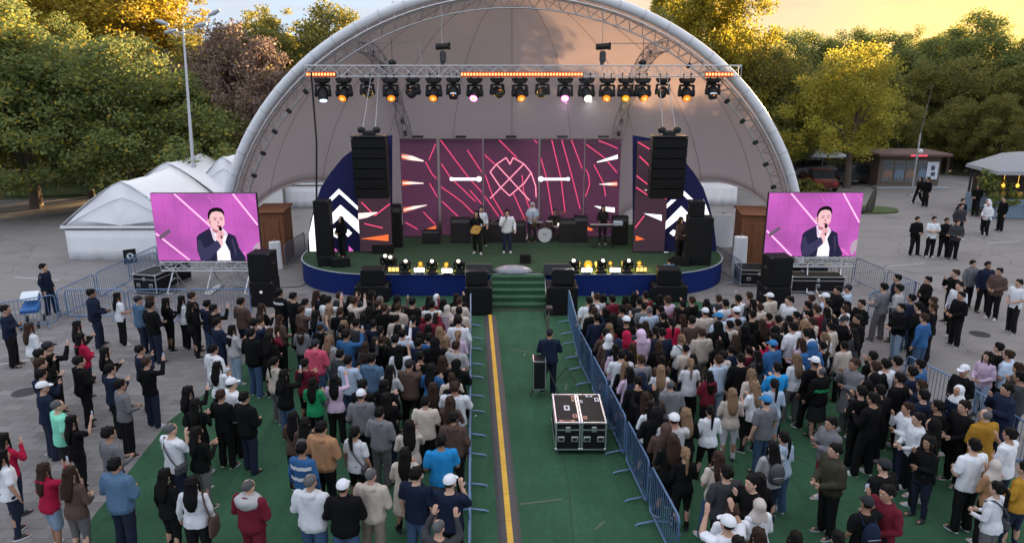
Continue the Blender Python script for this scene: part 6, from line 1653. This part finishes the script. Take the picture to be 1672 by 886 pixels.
# ------------------------------------------------------------------ who stands where (read from the photograph, head position)
TILES = [
 ((0, 440, 3.854), """272 -14 nl n k 0 >;32 250 nl k k 3 >;185 362 wl c F 4 e;300 487 kl k d 2;250 532 kl k k 5;252 592 kl k f 1;262 655 nl k k 1;268 740 nl n w 4;487 350 kl k K 1 e;507 432 rh n K 3;575 148 nj n k 4 e;738 168 wt k K 4;
 497 577 kh k k 3;662 520 kl k K 1;692 628 nl k k 1;757 725 gl k k 4;880 505 nl k k 5;922 583 kl n f 2;868 192 ih n d 1;945 225 kl n k 4;978 182 gl n f 0;1035 205 kl k K 1"""),
 ((260, 440, 3.854), """178 165 kl k f 0;150 195 wl k K 0;208 228 kl k K 4;295 218 nl i k 1;342 245 kl k k 2;367 333 nl n k 1;515 203 fl n k 4;457 375 zh l K 1;580 400 kj i k 4;645 240 kl k F 1;598 335 nl n k 5;690 428 kh k K 4;758 148 kj n k 1;
 852 172 kl k k 0;912 205 wt k p 4;992 160 nl k F 1;1032 178 kl k K 0;1062 195 wt k k 2;990 285 it c K 5;1072 250 cl k N 4;340 502 wh i k 4;365 608 wl k K 1;725 580 ch g p 4;982 468 ph i d 4;915 590 ml k p 1;785 660 kj i K 2;967 712 et k K 1;455 718 wt k w 0;
 183 765 kl k K 2;388 790 kl k f 4;535 805 kj n k 4;228 845 kl k K 1"""),
 ((520, 440, 3.854), """150 170 kl k k 0;188 184 kl k K 0;226 200 kl k f 7;252 165 kl k k 1;322 158 kl k F 1;386 190 dl k g 1;366 232 kl k k 4;412 235 nl k k 0;495 185 kl k F 2;592 205 kl k f 1;702 188 kl k K 2;724 222 wt k k 1;738 180 nl k X 1;785 208 kl k K 0;800 246 ql g x 4;
 870 176 kl k K 2;925 198 kl k k 1;906 268 fl k f 1;880 300 kl k K 1;935 322 wl k k 0;480 245 ch c f 4;145 268 kl k k 1;200 290 kl k K 0;620 265 ml k K 1;595 318 dl k f 0;740 300 kl k K 0;690 312 kl k k 2;350 250 kl k K 2;160 345 it i N 5;130 390 kl k k 4;
 335 345 dj k k 4;390 382 vl i p 1;250 335 kl k k 0;282 300 kl k K 1;95 432 zl l N 4;166 402 bl i k 2;500 372 wl k K 2;490 432 kl k k 1;548 408 lt i k 1;612 422 kl k K 1;640 462 nj k k 0;700 432 bl k k 1;742 442 kh k h 0;762 388 cl k N 5;
 692 362 fl k F 1;880 410 ql k P 4;866 480 zt n f 4;780 458 cl k N 1;146 545 dj i k 0;180 562 lt i k 1;335 560 ih i k 0;505 505 wt k K 2;462 630 zl k K 1;560 602 fh k d 5;780 572 fl k F 1;710 622 bl k K 1;880 592 kh k h 1;415 725 kh k K 1;870 725 wt k f 1;926 732 kh k h 0;
 720 745 kl k F 0;277 735 kl k k 0;270 782 gh k w 4;640 545 kl k k 0;672 830 ct k k 4;828 830 fl k F 1;100 690 ql k K 2"""),
 ((0, 650, 3.754), """10 355 wt n K 0;20 250 rl n K 5;270 435 rh s F 2;430 460 fl g F 4;705 410 ij n k 4;665 215 gl n k 4;440 140 kt k K 2;350 45 tt S g 0"""),
 ((260, 650, 3.754), """70 190 wt n g 5 . S;230 210 kl g K 1;35 470 kl k K 0;200 520 wl k K 0 . T;545 540 mh m g 4;875 310 bl b k 0;925 510 wh i g 4;995 180 oh k k 4;885 140 fl k K 1 . B;830 125 fl k K 1"""),
 ((520, 650, 3.754), """225 210 wt k p 0 . S;375 90 gh g k 4;415 0 kj n K 1;555 170 cl k K 5;530 340 cc k K 1;850 120 fh k k 0;750 262 at g k 4;600 465 nt i k 0;835 515 nt k w 5;150 545 kj i w 4;320 470 ch c g 4;735 790 dl k g 7"""),
 ((940, 440, 3.854), """65 190 wt k k 2;175 185 kl k K 1;220 185 kj k k 0;320 190 kl k K 0;375 172 kl k F 2;410 190 kl k k 0;455 168 kl k k 1;500 190 dl k K 1;580 190 qt k f 1;735 195 kj k k 4;820 210 kl k K 5;900 185 kj k k 4;945 215 wl k k 0;815 268 cl k w 4;
 110 185 zl k f 0;100 235 kl k K 1;70 270 kl k f 0;100 292 dh k k 2;190 272 kl k K 0;225 300 fh k h 1;280 250 kl k k 1;330 242 kl k K 0;320 322 kl k w 2;470 258 lt i g 4;430 232 kl k k 0;640 265 kl k K 1;605 330 rt k p 4;675 310 cl k F 1;730 320 kl k k 5;545 292 kl k k 0;
 900 300 lt k u 2;900 350 kl k h 0;975 355 kl k k 5;210 370 ml k N 1;150 425 fl k X 1;190 420 fl k p 1;245 442 nh k h 0;290 410 rh k h 1;330 412 qh k h 0;410 370 dj n k 4;500 392 fl k p 4;540 392 nl k k 0;200 500 ql i K 4;320 500 yl k F 1;255 545 wt k k 1;290 585 kl k K 1;
 325 610 kl k N 0;350 580 gl k f 1;280 640 ql k K 1;370 680 nh k h 0;310 702 kl k k 0;360 740 kl k F 7;415 760 fl k p 1;535 632 wl k N 4;530 735 gh g g 4;665 435 wt n P 4 . S;795 400 ch c f 4;722 590 wt k P 1;900 570 lh l f 4;985 780 cl w N 4;660 215 kl k f 2;1000 250 kl k k 1"""),
 ((1180, 440, 3.854), """110 185 wt k k 2;165 168 kl k k 1;180 208 kl k K 5;297 172 ch k w 4;420 195 wt k k 4 w;235 240 kl k k 2;535 225 kl k k 1;575 180 kl k k 0;630 175 lt k w 2;665 215 kl k f 1;725 130 kj k k 4 w;790 120 lt k d 0;770 250 wt k f 1;765 320 kj l d 4 w;865 215 kl k k 4 w;790 222 kl k K 0;
 850 310 kj k k 4 w;650 268 kl k K 0;600 250 kl k k 1;88 258 ll k w 5;130 370 kl k h 0;250 340 kl k F 0;180 282 kl k k 1;355 320 nl k k 0;350 380 kh k h 0;410 370 kl k K 0;325 430 rl k p 1;465 370 wl k k 4;512 345 wl k N 0;500 388 wt k k 1;555 410 lt k K 1;600 412 wt k P 4;
 565 330 cl k f 2;490 440 ql k F 4;315 475 bh b u 4;590 590 kl k w 0;612 630 kj q g 2;465 560 wl g N 0;345 618 al k k 1;325 720 ll l p 4;180 655 cl k N 0;205 735 wt k N 1;275 828 gt i u 0;115 560 kl k k 0;945 545 kl k k 5;965 605 kl k f 0;835 595 gc g f 5 w;950 690 kh k h 0;
 910 722 kl k h 1;935 795 kl k k 1;560 480 bl k h 0;680 360 kl k k 0"""),
 ((1420, 340, 3.409), """268 62 kj k k 4 v;360 62 wt k k 3 v;430 70 kj k k 4 v;490 80 dj k f 4 v;510 -12 dl k k 0 v;575 308 gj k k 0 v;658 316 nj k k 0 v;722 352 fj k k 4 w;832 416 wt k k 4 w;478 362 kl k f 5 w;500 430 wl k k 0 w;510 485 kl k k 4 w;325 400 kj k k 3 w;155 388 nl k k 0;95 440 gl g k 4;
 150 445 zl k k 4;355 515 kl k f 0;355 552 kl k f 4;185 555 kj l k 4 w;265 545 kl k k 4;235 500 nl i k 0;305 610 bl i f 0"""),
 ((1420, 560, 2.718), """120 85 gl k k 4;72 95 wl k k 5;225 95 bt n k 0;190 128 nl k k 4;225 185 nl k f 1;255 240 nl k k 4;290 270 kl k k 0;420 120 kl k w 4 w;540 60 ql l K 4 w;600 50 lt k f 4;575 20 kl k k 0;610 205 nj n k 5 w;395 210 nl k X 0 w;440 290 kl k k 4 w;495 310 yc y g 4;205 325 wl k k 4 w;
 180 298 wl n f 5 w;265 440 kl n K 5 w;280 362 kl k h 0;465 455 wt k k 4;625 405 wt n k 5;575 550 ol k x 5;670 550 yl n p 4;568 645 wl g p 4 . P;65 545 kt k d 0;75 665 ml k k 4 w;15 215 kl k k 4;660 110 vl k f 0;670 150 dl n k 5"""),
 ((1000, 650, 3.754), """235 110 kh k h 1;340 120 zt k w 5;440 110 kl k N 4;600 75 wl k p 4;265 200 fh k h 1;300 232 kl k F 5;425 315 kl k P 4;650 365 ct i F 4 . S;700 455 dt k k 4;740 725 wt k f 4 . S;570 850 kl k k 1;650 790 wt k w 7;875 545 kl k k 5 w;880 620 wc w x 4;860 830 fl k F 4;130 30 wl k K 1"""),
 ((1200, 650, 3.754), """300 242 lh i p 4;235 300 zl n K 5 . B;150 500 kl k K 0;590 152 gj M k 1 w;615 318 vj k k 4 w;815 640 kt n d 2 . N;630 862 kl k k 0;370 862 kl k K 0;825 -40 kl k k 4;1020 -120 kl k k 0"""),
 ((1300, 200, 4.495), """1225 575 nl k k 0 v;1340 470 kl k k 4;1410 580 ml k X 0;1418 600 wl k X 4;1530 560 kl k k 0;915 415 kl k K 6 w;970 415 kl k k 0"""),
]
SINGLE = [('PLACEHOLDER')]
PEOPLE = []
for (ox, oy, s), txt in TILES:
    for e in txt.replace('\n', ' ').split(';'):
        f = e.split()
        if not f: continue
        PEOPLE.append(dict(px=ox + float(f[0]) / s, py=oy + float(f[1]) / s, top=f[2], bot=f[3], hr=f[4], pose=int(f[5]), dir=f[6] if len(f) > 6 else '.', ex=f[7] if len(f) > 7 else ''))
pr = random.Random(5)
for p in PEOPLE:
    fem = p['hr'] in FEM
    p['s'] = pr.uniform(.98, 1.04) if fem else pr.uniform(1.02, 1.10)
    g = G(p['px'], p['py'], 1.64 * p['s']); p['x'], p['y'] = g.x, g.y
# keep everybody a body width apart
for it in range(40):
    for i in range(len(PEOPLE)):
        a = PEOPLE[i]
        for j in range(i):
            b = PEOPLE[j]; dx, dy = a['x'] - b['x'], a['y'] - b['y']
            if abs(dx) > .5 or abs(dy) > .5: continue
            d = math.hypot(dx, dy * 1.1) or .01
            if d < .46:
                k = (.46 - d) / d * .35; a['x'] += dx * k * .45; b['x'] -= dx * k * .45; a['y'] += dy * k; b['y'] -= dy * k
    for a in PEOPLE:                                 # stay off the barriers and out of the equipment
        ax0 = -1.42 + (24.2 - a['y']) * .0523 - .32; ax1 = (2.0 + (20.4 - a['y']) * .0926 if a['y'] < 20.4 else 1.99) + .34
        if a['y'] < 25.2 and ax0 < a['x'] < ax1:
            a['x'] = ax0 if a['x'] < (ax0 + ax1) / 2 else ax1
        if abs(a['x']) < 6.5 and a['y'] > 26.75: a['y'] = 26.75
        for (sx, sy, hw, hd) in ((-5.55, 27.2, .95, .85), (5.9, 27.2, .95, .85), (-9.65, 26.5, .75, .8), (10.2, 26.2, .8, .85), (-1.3, 26.3, .85, .95), (1.95, 26.3, .95, .95)):
            if abs(a['x'] - sx) < hw and abs(a['y'] - sy) < hd: a['y'] = sy - hd
DIRS = {'v': pi, 'w': pi / 2 + .2, '>': -pi / 2 + .2, 'e': -pi / 2 + .75}
for p in PEOPLE:
    d = math.atan2(-(0.2 - p['x']), 33 - p['y'])      # turn towards the stage
    p['rz'] = (DIRS[p['dir']] if p['dir'] in DIRS else d) + pr.uniform(-.28, .28)

# past about 300 in view: the smallest dark figures deep in the packed rows join the crowd mass
CROWDERS = sorted([p for p in PEOPLE if p['top'][0] in 'kdnf' and p['dir'] == '.' and not p['ex'] and p['hr'] in 'kKfFh' and (545 < p['px'] < 766 or 955 < p['px'] < 1400) and p['py'] < 600], key=lambda p: -p['y'])[:max(0, len(PEOPLE) - 286)]
PEOPLE = [p for p in PEOPLE if p not in CROWDERS]
# ------------------------------------------------------------------ labels that single each person out
def tophrase(p): return '%s %s' % (CLOTH[p['top'][0]][0], TOPK[p['top'][1]])
POSEW = {1: 'hands raised in front', 2: 'one arm held high', 3: 'arms folded', 5: 'hand at the face', 7: 'both arms raised'}
from collections import Counter
def base(p): return 'person in %s, %s' % (tophrase(p), HAIRS[p['hr']][2])
def base2(p): return base(p) + (', ' + POSEW[p['pose']] if p['pose'] in POSEW else ', ' + BOT[p['bot']][0])
for p in PEOPLE: p['label'] = 'person in %s and %s, %s' % (tophrase(p), BOT[p['bot']][0], HAIRS[p['hr']][2])
c1 = Counter(p['label'] for p in PEOPLE); c2 = Counter(base2(p) for p in PEOPLE)
ct = Counter(tophrase(p) for p in PEOPLE); cth = Counter(base(p) for p in PEOPLE)
for p in PEOPLE:
    p['u'] = True
    if c1[p['label']] == 1 and p['py'] > 540: continue
    if c2[base2(p)] == 1: p['label'] = base2(p); continue
    p['u'] = False
ANCH = []
for p in PEOPLE:                                     # people with a telling outfit serve as landmarks
    if ct[tophrase(p)] == 1 and p['top'][0] not in 'kd': ANCH.append((p['x'], p['y'], 'the %s' % tophrase(p), p))
    elif cth[base(p)] == 1 and p['top'][0] not in 'kd': ANCH.append((p['x'], p['y'], 'the %s with %s' % (tophrase(p), HAIRS[p['hr']][2].replace('long ', '').replace('short ', '')), p))
for x, y, n in ((-1.3, 25.3, 'the subwoofer left of the steps'), (1.95, 25.2, 'the subwoofer right of the steps'), (-5.55, 26.3, 'the low subwoofer at left'), (5.9, 26.3, 'the low subwoofer at right'), (-9.65, 25.6, 'the badged subwoofer'), (10.2, 25.3, 'the subwoofer under the right screen'),
                (-12.2, 26.5, 'the flight case under the left screen'), (2.35, 15.8, 'the flight cases'), (12.2, 26.5, 'the long flight case under the right screen'), (-15.5, 20, 'the pushchair'), (2.1, 20.2, 'the bend in the aisle barrier'), (-1.2, 20.2, 'the cable side barrier'), (3.0, 11, 'the end of the aisle barrier'), (-.8, 12, 'the near end of the cable side barrier')):
    ANCH.append((x, y, n, None))
used = Counter(p['label'] for p in PEOPLE if p['u'])
todo = [p for p in PEOPLE if not p['u']]
for p in todo:
    best = None
    for shape in (base, base2):
        for (x, y, n, q) in sorted(ANCH, key=lambda a: math.hypot(a[0] - p['x'], a[1] - p['y']))[:9]:
            if q is p: continue
            dx, dy = p['x'] - x, p['y'] - y
            d = math.hypot(dx, dy)
            if d > 6: continue
            far = 'just ' if d < 1.2 else 'close ' if d < 2.4 else 'some way '
            if far == 'close ': far = ''
            if abs(dy) > abs(dx): rl = far + ('behind' if dy < 0 else 'ahead of')
            else: rl = ('touching distance from' if d < .8 else 'one place from' if d < 1.4 else 'several places from') + (' and left of' if dx < 0 else ' and right of')
            if abs(dy) <= abs(dx): rl = {'touching distance from and left of': 'right against the left of'}.get(rl, ('just ' if d < .8 else '' if d < 1.5 else 'well ') + ('left of' if dx < 0 else 'right of'))
            lb = '%s, %s %s' % (shape(p), rl, n)
            if len(lb.split()) <= 16 and used[lb] == 0: best = lb; break
        if best: break
    if not best:
        for (x, y, n, q) in sorted(ANCH, key=lambda a: math.hypot(a[0] - p['x'], a[1] - p['y']))[:12]:
            best = '%s, among those round %s' % (base(p), n)
            if used[best] == 0 and len(best.split()) <= 16 and q is not p: break
    p['label'] = best; used[best] += 1
def short(lb, pre):
    w = (pre + ' ' + lb).split(); return ' '.join(w[:16]).rstrip(',')
M_PHONE = mat('phone_body', (.02, .02, .022), .3)
def phone(p, t, sex):
    sh, el, wr, d, cu, sd = arms(sex, p['pose'])[0]
    q = t.matrix_basis @ (wr + d * .10 + Vector((-.005, .035, .02)))
    o = thing('phone', short(p['label'], 'phone held by'), 'phone', q, p['rz'], 'phones held up in the crowd')
    mb = CACHE.get('phone_b')
    if mb is None:
        a = MB(); a.box((0, 0, 0), (.076, .009, .155), 0, None, .004); b = MB(); b.box((0, -.0055, 0), (.066, .002, .142)); mb = CACHE['phone_b'] = (a.mesh('case', M_PHONE), b.mesh('screen', glow('phone_screen', (150, 160, 190), .9)))
    link('case', mb[0], o); link('screen', mb[1], o)
def backpack(p, t, m, col):
    o = thing('backpack', short(p['label'], '%s backpack on' % col), 'backpack', t.location, p['rz'])
    o.scale = t.scale
    mb = MB(); mb.ell((0, -.21, 1.2), (.15, .10, .22), 16, 12); mb.ell((0, -.28, 1.10), (.11, .06, .10), 12, 8); mb.box((0, -.19, 1.14), (.27, .14, .3), 0, None, .05); mb.obj('bag', m, o)
    mb = MB()
    for s in (-1, 1): mb.tube([(s * .10, -.15, 1.34), (s * .12, -.03, 1.475), (s * .13, .13, 1.36), (s * .14, .10, 1.15), (s * .12, -.1, 1.05)], .018, 6)
    mb.obj('strap', m, o)
    mb = MB(); mb.tube([(-.11, -.30, 1.17), (0, -.335, 1.2), (.11, -.30, 1.17)], .006, 5); mb.obj('zip', M_STEEL, o)
def shoulder_bag(p, t, m, col, tote=False):
    o = thing('shoulder_bag', short(p['label'], '%s bag on' % col), 'bag', t.location, p['rz']); o.scale = t.scale
    mb = MB()
    if tote: mb.loft([[(.27 + .05 * cos(2 * pi * i / 14) * k, -.02 + .17 * sin(2 * pi * i / 14) * k, z) for i in range(14)] for z, k in ((.68, .95), (.72, 1.1), (.90, 1.0), (1.0, .8))])
    else: mb.box((.22, -.06, .93), (.09, .26, .2), 0, None, .04)
    mb.obj('pouch', m, o)
    mb = MB(); mb.tube([(.25, -.13, .98), (.14, -.175, 1.15), (-.02, -.165, 1.34), (-.13, -.05, 1.475), (-.10, .1, 1.38), (.08, .165, 1.18), (.24, .06, .98)] if not tote else [(.27, -.1, 1.0), (.21, -.12, 1.3), (.15, -.03, 1.49), (.19, .08, 1.3), (.27, .06, 1.0)], .016, 6); mb.obj('strap', m, o)
for p in PEOPLE:
    grp = ('spectators left of the aisle' if p['x'] > -9.5 else 'spectators on the left plaza') if p['x'] < 0 else ('spectators right of the aisle' if p['x'] < 10.5 else 'spectators on the right plaza')
    t = person((p['x'], p['y'], .004), p['rz'], p['top'], p['bot'], p['hr'], p['pose'], p['s'], pr.uniform(.98, 1.13))
    tag(t, p['label'], 'person', grp)
    if p['top'] == 'mh' and p['bot'] == 'm':
        mb = MB(); mb.loft([[(w * cos(2 * pi * i / 20) * (1 + .05 * sin(3 * i)), y + q * sin(2 * pi * i / 20), z) for i in range(20)] for z, w, q, y in ((1.515, .10, .095, -.02), (1.48, .165, .14, -.03), (1.41, .225, .165, -.02), (1.33, .205, .15, -.02), (1.28, .10, .12, -.03))]); mb.ell((0, -.13, 1.42), (.12, .07, .09), 12, 8)
        hd = mb.obj('hood', cloth('z'), t, None, 80)
    for (bx, by, bc, zs) in ((457, 479, 'w', (1.36,)), (1338, 603, 'e', (1.22,)), (493, 733, 'w', (1.33, 1.12)), (1289, 491, 'g', (1.15,)), (1090, 489, 'p', (1.22,)), (1469, 604, 'q', (1.2,))):
        if abs(p['px'] - bx) < 4 and abs(p['py'] - by) < 6:
            for z in zs:
                mb = MB(); mb.loft([[((.19 + .048) * cos(2 * pi * i / 24), (.115 + .05) * sin(2 * pi * i / 24), z + dz + .012 * sin(3 * i)) for i in range(24)] for dz in (-.035, -.01, .01, .035)], 0, False); mb.obj('stripe_band', cloth(bc), t, None, 80)
    sex = 'F' if p['hr'] in FEM else 'M'
    t.matrix_basis  # location, rotation and scale already applied
    if p['pose'] == 2 and p['top'][0] != 'x': phone(p, t, sex)
    for e in p['ex']:
        if e == 'B': backpack(p, t, M_DKGREY, 'dark')
        if e == 'N': backpack(p, t, cloth('n'), 'navy')
        if e == 'S': shoulder_bag(p, t, M_DKGREY, 'black')
        if e == 'P': shoulder_bag(p, t, M_DKGREY, 'dark')
        if e == 'T': shoulder_bag(p, t, cloth('f'), 'brown', True)

# ------------------------------------------------------------------ the band, the technicians
def cast(px, py, z, rz, top, bot, hr, pose, label, s=1.02, **k):
    g = G(px, py, z); t = person((g.x, g.y, z), rz, top, bot, hr, pose, s, 1.02, **k)
    return tag(t, label, 'person', 'band on the stage' if z else None)
singer = cast(828, 412, SZ, pi + .05, 'wj', 'n', 'k', 9, 'singer in open white jacket and dark trousers at the centre of the stage', 1.06, leg=0, shoes=0)
mb = MB(); mb.bar((0, 0, 0), (0, 0, .16), .016, 8); mb.ell((0, 0, .18), (.028, .028, .035), 10, 8)
o = mb.obj('microphone', M_BLACK, None, singer.location + Vector((-.03, -.27, 1.50))); o.rotation_euler = (rad(35), 0, 0); tag(o, 'handheld microphone at the mouth of the singer in white', 'microphone')
gtr = cast(779, 413, SZ, pi - .25, 'kl', 'k', 'K', 8, 'guitarist in black with long dark hair left of the singer', 1.05, leg=1, shoes=0)
t = thing('electric_guitar', 'yellow brown electric guitar slung on the guitarist in black', 'guitar', gtr.location + Vector((-.02, -.30, 1.08)), pi - .25)
t.rotation_euler = (0, rad(28), pi - .25)
M_GTR = mat('guitar_wood', (.35, .2, .06), .3, var=.3, scale=5, stretch=(1, 6, 6))
mb = MB(); mb.loft([[(x * k, y, z * k) for x, z in [(.24 * cos(2 * pi * i / 22) * (1 + .18 * cos(4 * pi * i / 22)), .16 * sin(2 * pi * i / 22) * (1 - .22 * cos(2 * pi * i / 11))) for i in range(22)]] for y, k in ((-.025, .95), (-.015, 1), (.015, 1), (.025, .95))]); mb.obj('guitar_body', M_GTR, t)
mb = MB(); mb.box((-.52, .02, 0), (.6, .025, .05), 0, None, .006); mb.box((-.88, .02, .01), (.16, .02, .08), 0, None, .01); mb.obj('neck', mat('fretboard', (.06, .03, .015), .5), t)
mb = MB(); mb.box((.02, .03, 0), (.09, .012, .07)); mb.box((-.1, .03, 0), (.03, .012, .07)); mb.obj('pickup', M_CHROME, t)
mb = MB(); mb.tube([(.22, -.02, .05), (.15, -.28, .25), (-.12, -.22, .42), (-.22, -.02, .12)], .014, 6); mb.obj('strap', M_BLACK, t)
cast(786, 400, SZ, pi, 'wl', 'k', 'k', 0, 'musician in white half hidden behind the guitarist', 1.0)
sax = cast(869, 395, SZ, pi - .1, 'lt', 'k', 'X', 4, 'musician in pale shirt and white head covering beside the drums', 1.04)
t = thing('saxophone', 'dark brass saxophone held by the musician in pale shirt', 'saxophone', sax.location + Vector((0, -.26, .82)))
mb = MB(); mb.tube([(0, .08, .62), (.01, -.02, .58), (.02, -.03, .3), (.02, -.03, .02), (.05, -.08, -.03), (.10, -.14, .06), (.12, -.17, .2)], [.012, .018, .03, .045, .055, .065, .09], 12); mb.obj('tube', mat('brass', (.35, .22, .06), .3, .9), t)
mb = MB()
for i in range(7): mb.disc((.02, -.065, .1 + .06 * i), (0, 1, 0), .02, .015, 8)
tag(mb.obj('keys', M_CHROME, t), kind='stuff')
dr = cast(905, 388, SZ, pi + .1, 'kt', 'k', 'k', 10, 'drummer in black behind the drum kit', 1.0, leg=10, shoes=1); dr.location.z -= .40
cast(983, 398, SZ, pi, 'kl', 'k', 'K', 10, 'keyboard player in black behind the keyboard', 1.0)
cast(560, 418, SZ, pi * .8, 'kj', 'k', 'h', 4, 'person in black hood standing among the left arrow lights', .96)
cast(1108, 424, SZ, -pi * .8, 'fl', 'k', 'F', 4, 'person in brown standing beside the right speaker tower', 1.02)
cast(896, 641, 0, -.05, 'nh', 'n', 'd', 1, 'camera operator in navy hoodie and dark cap in the green aisle', 1.05)
cast(1090, 478, 0, .1, 'it', 'k', 'k', 5, 'small person in patterned blue shirt leaning on the low subwoofer at right', .8)

# ------------------------------------------------------------------ the rest of the packed rows: one mass of small dark figures
def crowd():
    spots = [(p['x'], p['y']) for p in PEOPLE + CROWDERS]; out = []; q = random.Random(21)
    regions = [((545, 492), (762, 492), (764, 640), (590, 560)), ((955, 497), (1230, 497), (1395, 500), (1395, 560), (1240, 590), (1030, 640), (975, 560)), ((400, 500), (545, 488), (560, 545), (430, 540))]
    def inside(x, y, poly):
        c = False
        for (x0, y0), (x1, y1) in zip(poly, poly[1:] + poly[:1]):
            if (y0 > y) != (y1 > y) and x < (x1 - x0) * (y - y0) / (y1 - y0) + x0: c = not c
        return c
    for k in range(6000):
        poly = regions[q.choices((0, 1, 2), (5, 7, 1))[0]]
        px, py = q.uniform(400, 1400), q.uniform(485, 640)
        if not inside(px, py, list(poly)): continue
        g = G(px, py, 1.6)
        if g.y > 26.6: continue
        ax0 = -1.42 + (24.2 - g.y) * .0523 - .3; ax1 = (2.0 + (20.4 - g.y) * .0926 if g.y < 20.4 else 1.99) + .3
        if ax0 < g.x < ax1: continue
        if any(abs(g.x - sx) < hw and abs(g.y - sy) < hd for (sx, sy, hw, hd) in ((-5.55, 27.2, .95, .85), (5.9, 27.2, .95, .85), (-9.65, 26.5, .75, .8), (10.2, 26.2, .8, .85), (-1.3, 26.3, .85, .95), (1.95, 26.3, .95, .95))): continue
        if min(math.hypot(g.x - a, g.y - b) for a, b in spots) < .50: continue
        spots.append((g.x, g.y)); out.append((g.x, g.y))
        if len(out) >= 120: break
    mats = [SKIN[0], SKIN[1], hairmat('black'), hairmat('brown')] + [cloth(c) for c in 'kkkndfgmc'] + [botmat('k'), botmat('n')]
    V, Fl, Ls, Mi = [], [], [], []; nv = 0
    def addm(me, M, mi):
        nonlocal nv
        n = len(me.vertices); co = np.empty(n * 3, np.float32); me.vertices.foreach_get('co', co)
        co = co.reshape(-1, 3) @ np.array(M.to_3x3()).T + np.array(M.translation)
        nl = len(me.loops); li = np.empty(nl, np.int32); me.loops.foreach_get('vertex_index', li)
        npoly = len(me.polygons); lt = np.empty(npoly, np.int32); me.polygons.foreach_get('loop_total', lt)
        V.append(co); Fl.append(li + nv); Ls.append(lt); Mi.append(np.full(npoly, mi, np.int32)); nv += n
    for p in CROWDERS: out.append((p['x'], p['y'], p))
    for x, y, *pp in out:
        sex = q.choice('MMF'); pose = q.choice((0, 1, 4, 4, 1, 5, 2)); s = q.uniform(.92, 1.0)
        if pp: sex = 'F' if pp[0]['hr'] in FEM else 'M'; pose = pp[0]['pose']; s = pp[0]['s']
        M = Matrix.Translation((x, y, .004)) @ Matrix.Rotation(math.atan2(x - .2, 33 - y) + q.uniform(-.3, .3), 4, 'Z') @ Matrix.Diagonal((s, s, s, 1))
        addm(body_mesh(sex, pose, 0, 1), M, q.choice((0, 1))); addm(top_mesh(sex, pose, q.choice('hl'), 1), M, 4 + q.randrange(9)); addm(bottom_mesh(sex, 0, 'wide', 1), M, q.choice((13, 14)))
        addm(hair_mesh('hood' if pp and pp[0]['hr'] == 'h' else 'long' if sex == 'F' else 'short'), M, q.choice((2, 2, 3)))
    me = bpy.data.meshes.new('crowd'); v = np.concatenate(V); li = np.concatenate(Fl); lt = np.concatenate(Ls); mi = np.concatenate(Mi)
    me.vertices.add(len(v)); me.vertices.foreach_set('co', v.ravel().astype(np.float32))
    me.loops.add(len(li)); me.loops.foreach_set('vertex_index', li)
    me.polygons.add(len(lt)); me.polygons.foreach_set('loop_start', np.concatenate([[0], np.cumsum(lt)[:-1]]).astype(np.int32))
    for m in mats: me.materials.append(m)
    me.update(calc_edges=True)
    me.polygons.foreach_set('material_index', mi); me.polygons.foreach_set('use_smooth', np.ones(len(lt), bool)); me.update()
    tag(link('crowd', me), kind='stuff')
    print('CROWD', len(out), 'PEOPLE', len(PEOPLE))
crowd()
for lb, k in Counter(p['label'] for p in PEOPLE).items():
    if k > 1: print('DUP', k, lb)
# ------------------------------------------------------------------ thin theatre smoke round the truss lamps and before the led wall
def smoke(name, c, d, dens, col):
    m = bpy.data.materials.new(name); m.use_nodes = True; N = m.node_tree.nodes; L = m.node_tree.links; N.clear()
    o = N.new('ShaderNodeOutputMaterial'); v = N.new('ShaderNodeVolumePrincipled')
    v.inputs['Color'].default_value = (*col, 1); v.inputs['Density'].default_value = dens; v.inputs['Anisotropy'].default_value = .2
    L.new(v.outputs[0], o.inputs['Volume'])
    mb = MB(); mb.box(c, d); tag(mb.obj('smoke', m), kind='stuff')
smoke('smoke_low', (0, 32.35, 3.2), (10.6, 1.9, 4.4), .035, (.9, .85, .88))
smoke('smoke_high', (3.0, 32.3, 6.75), (5.6, 2.4, 2.6), .03, (.92, .92, .96))
def beam(px0, py0, px1, py1, e, col, size):
    a, b = DP(px0, py0, 32.0), DP(px1, py1, 32.6)
    L = bpy.data.lights.new('beam', 'SPOT'); L.energy = e; L.color = col; L.spot_size = rad(size); L.spot_blend = .4; L.shadow_soft_size = .03
    o = bpy.data.objects.new('beam', L); COL.objects.link(o); o.location = a; o.rotation_euler = (b - a).to_track_quat('-Z', 'Y').to_euler()
beam(953, 156, 925, 190, 160, (.75, .85, 1), 8)
beam(924, 156, 960, 235, 120, (.8, .8, 1), 9)
beam(924, 156, 925, 235, 70, (1, .7, .9), 7)
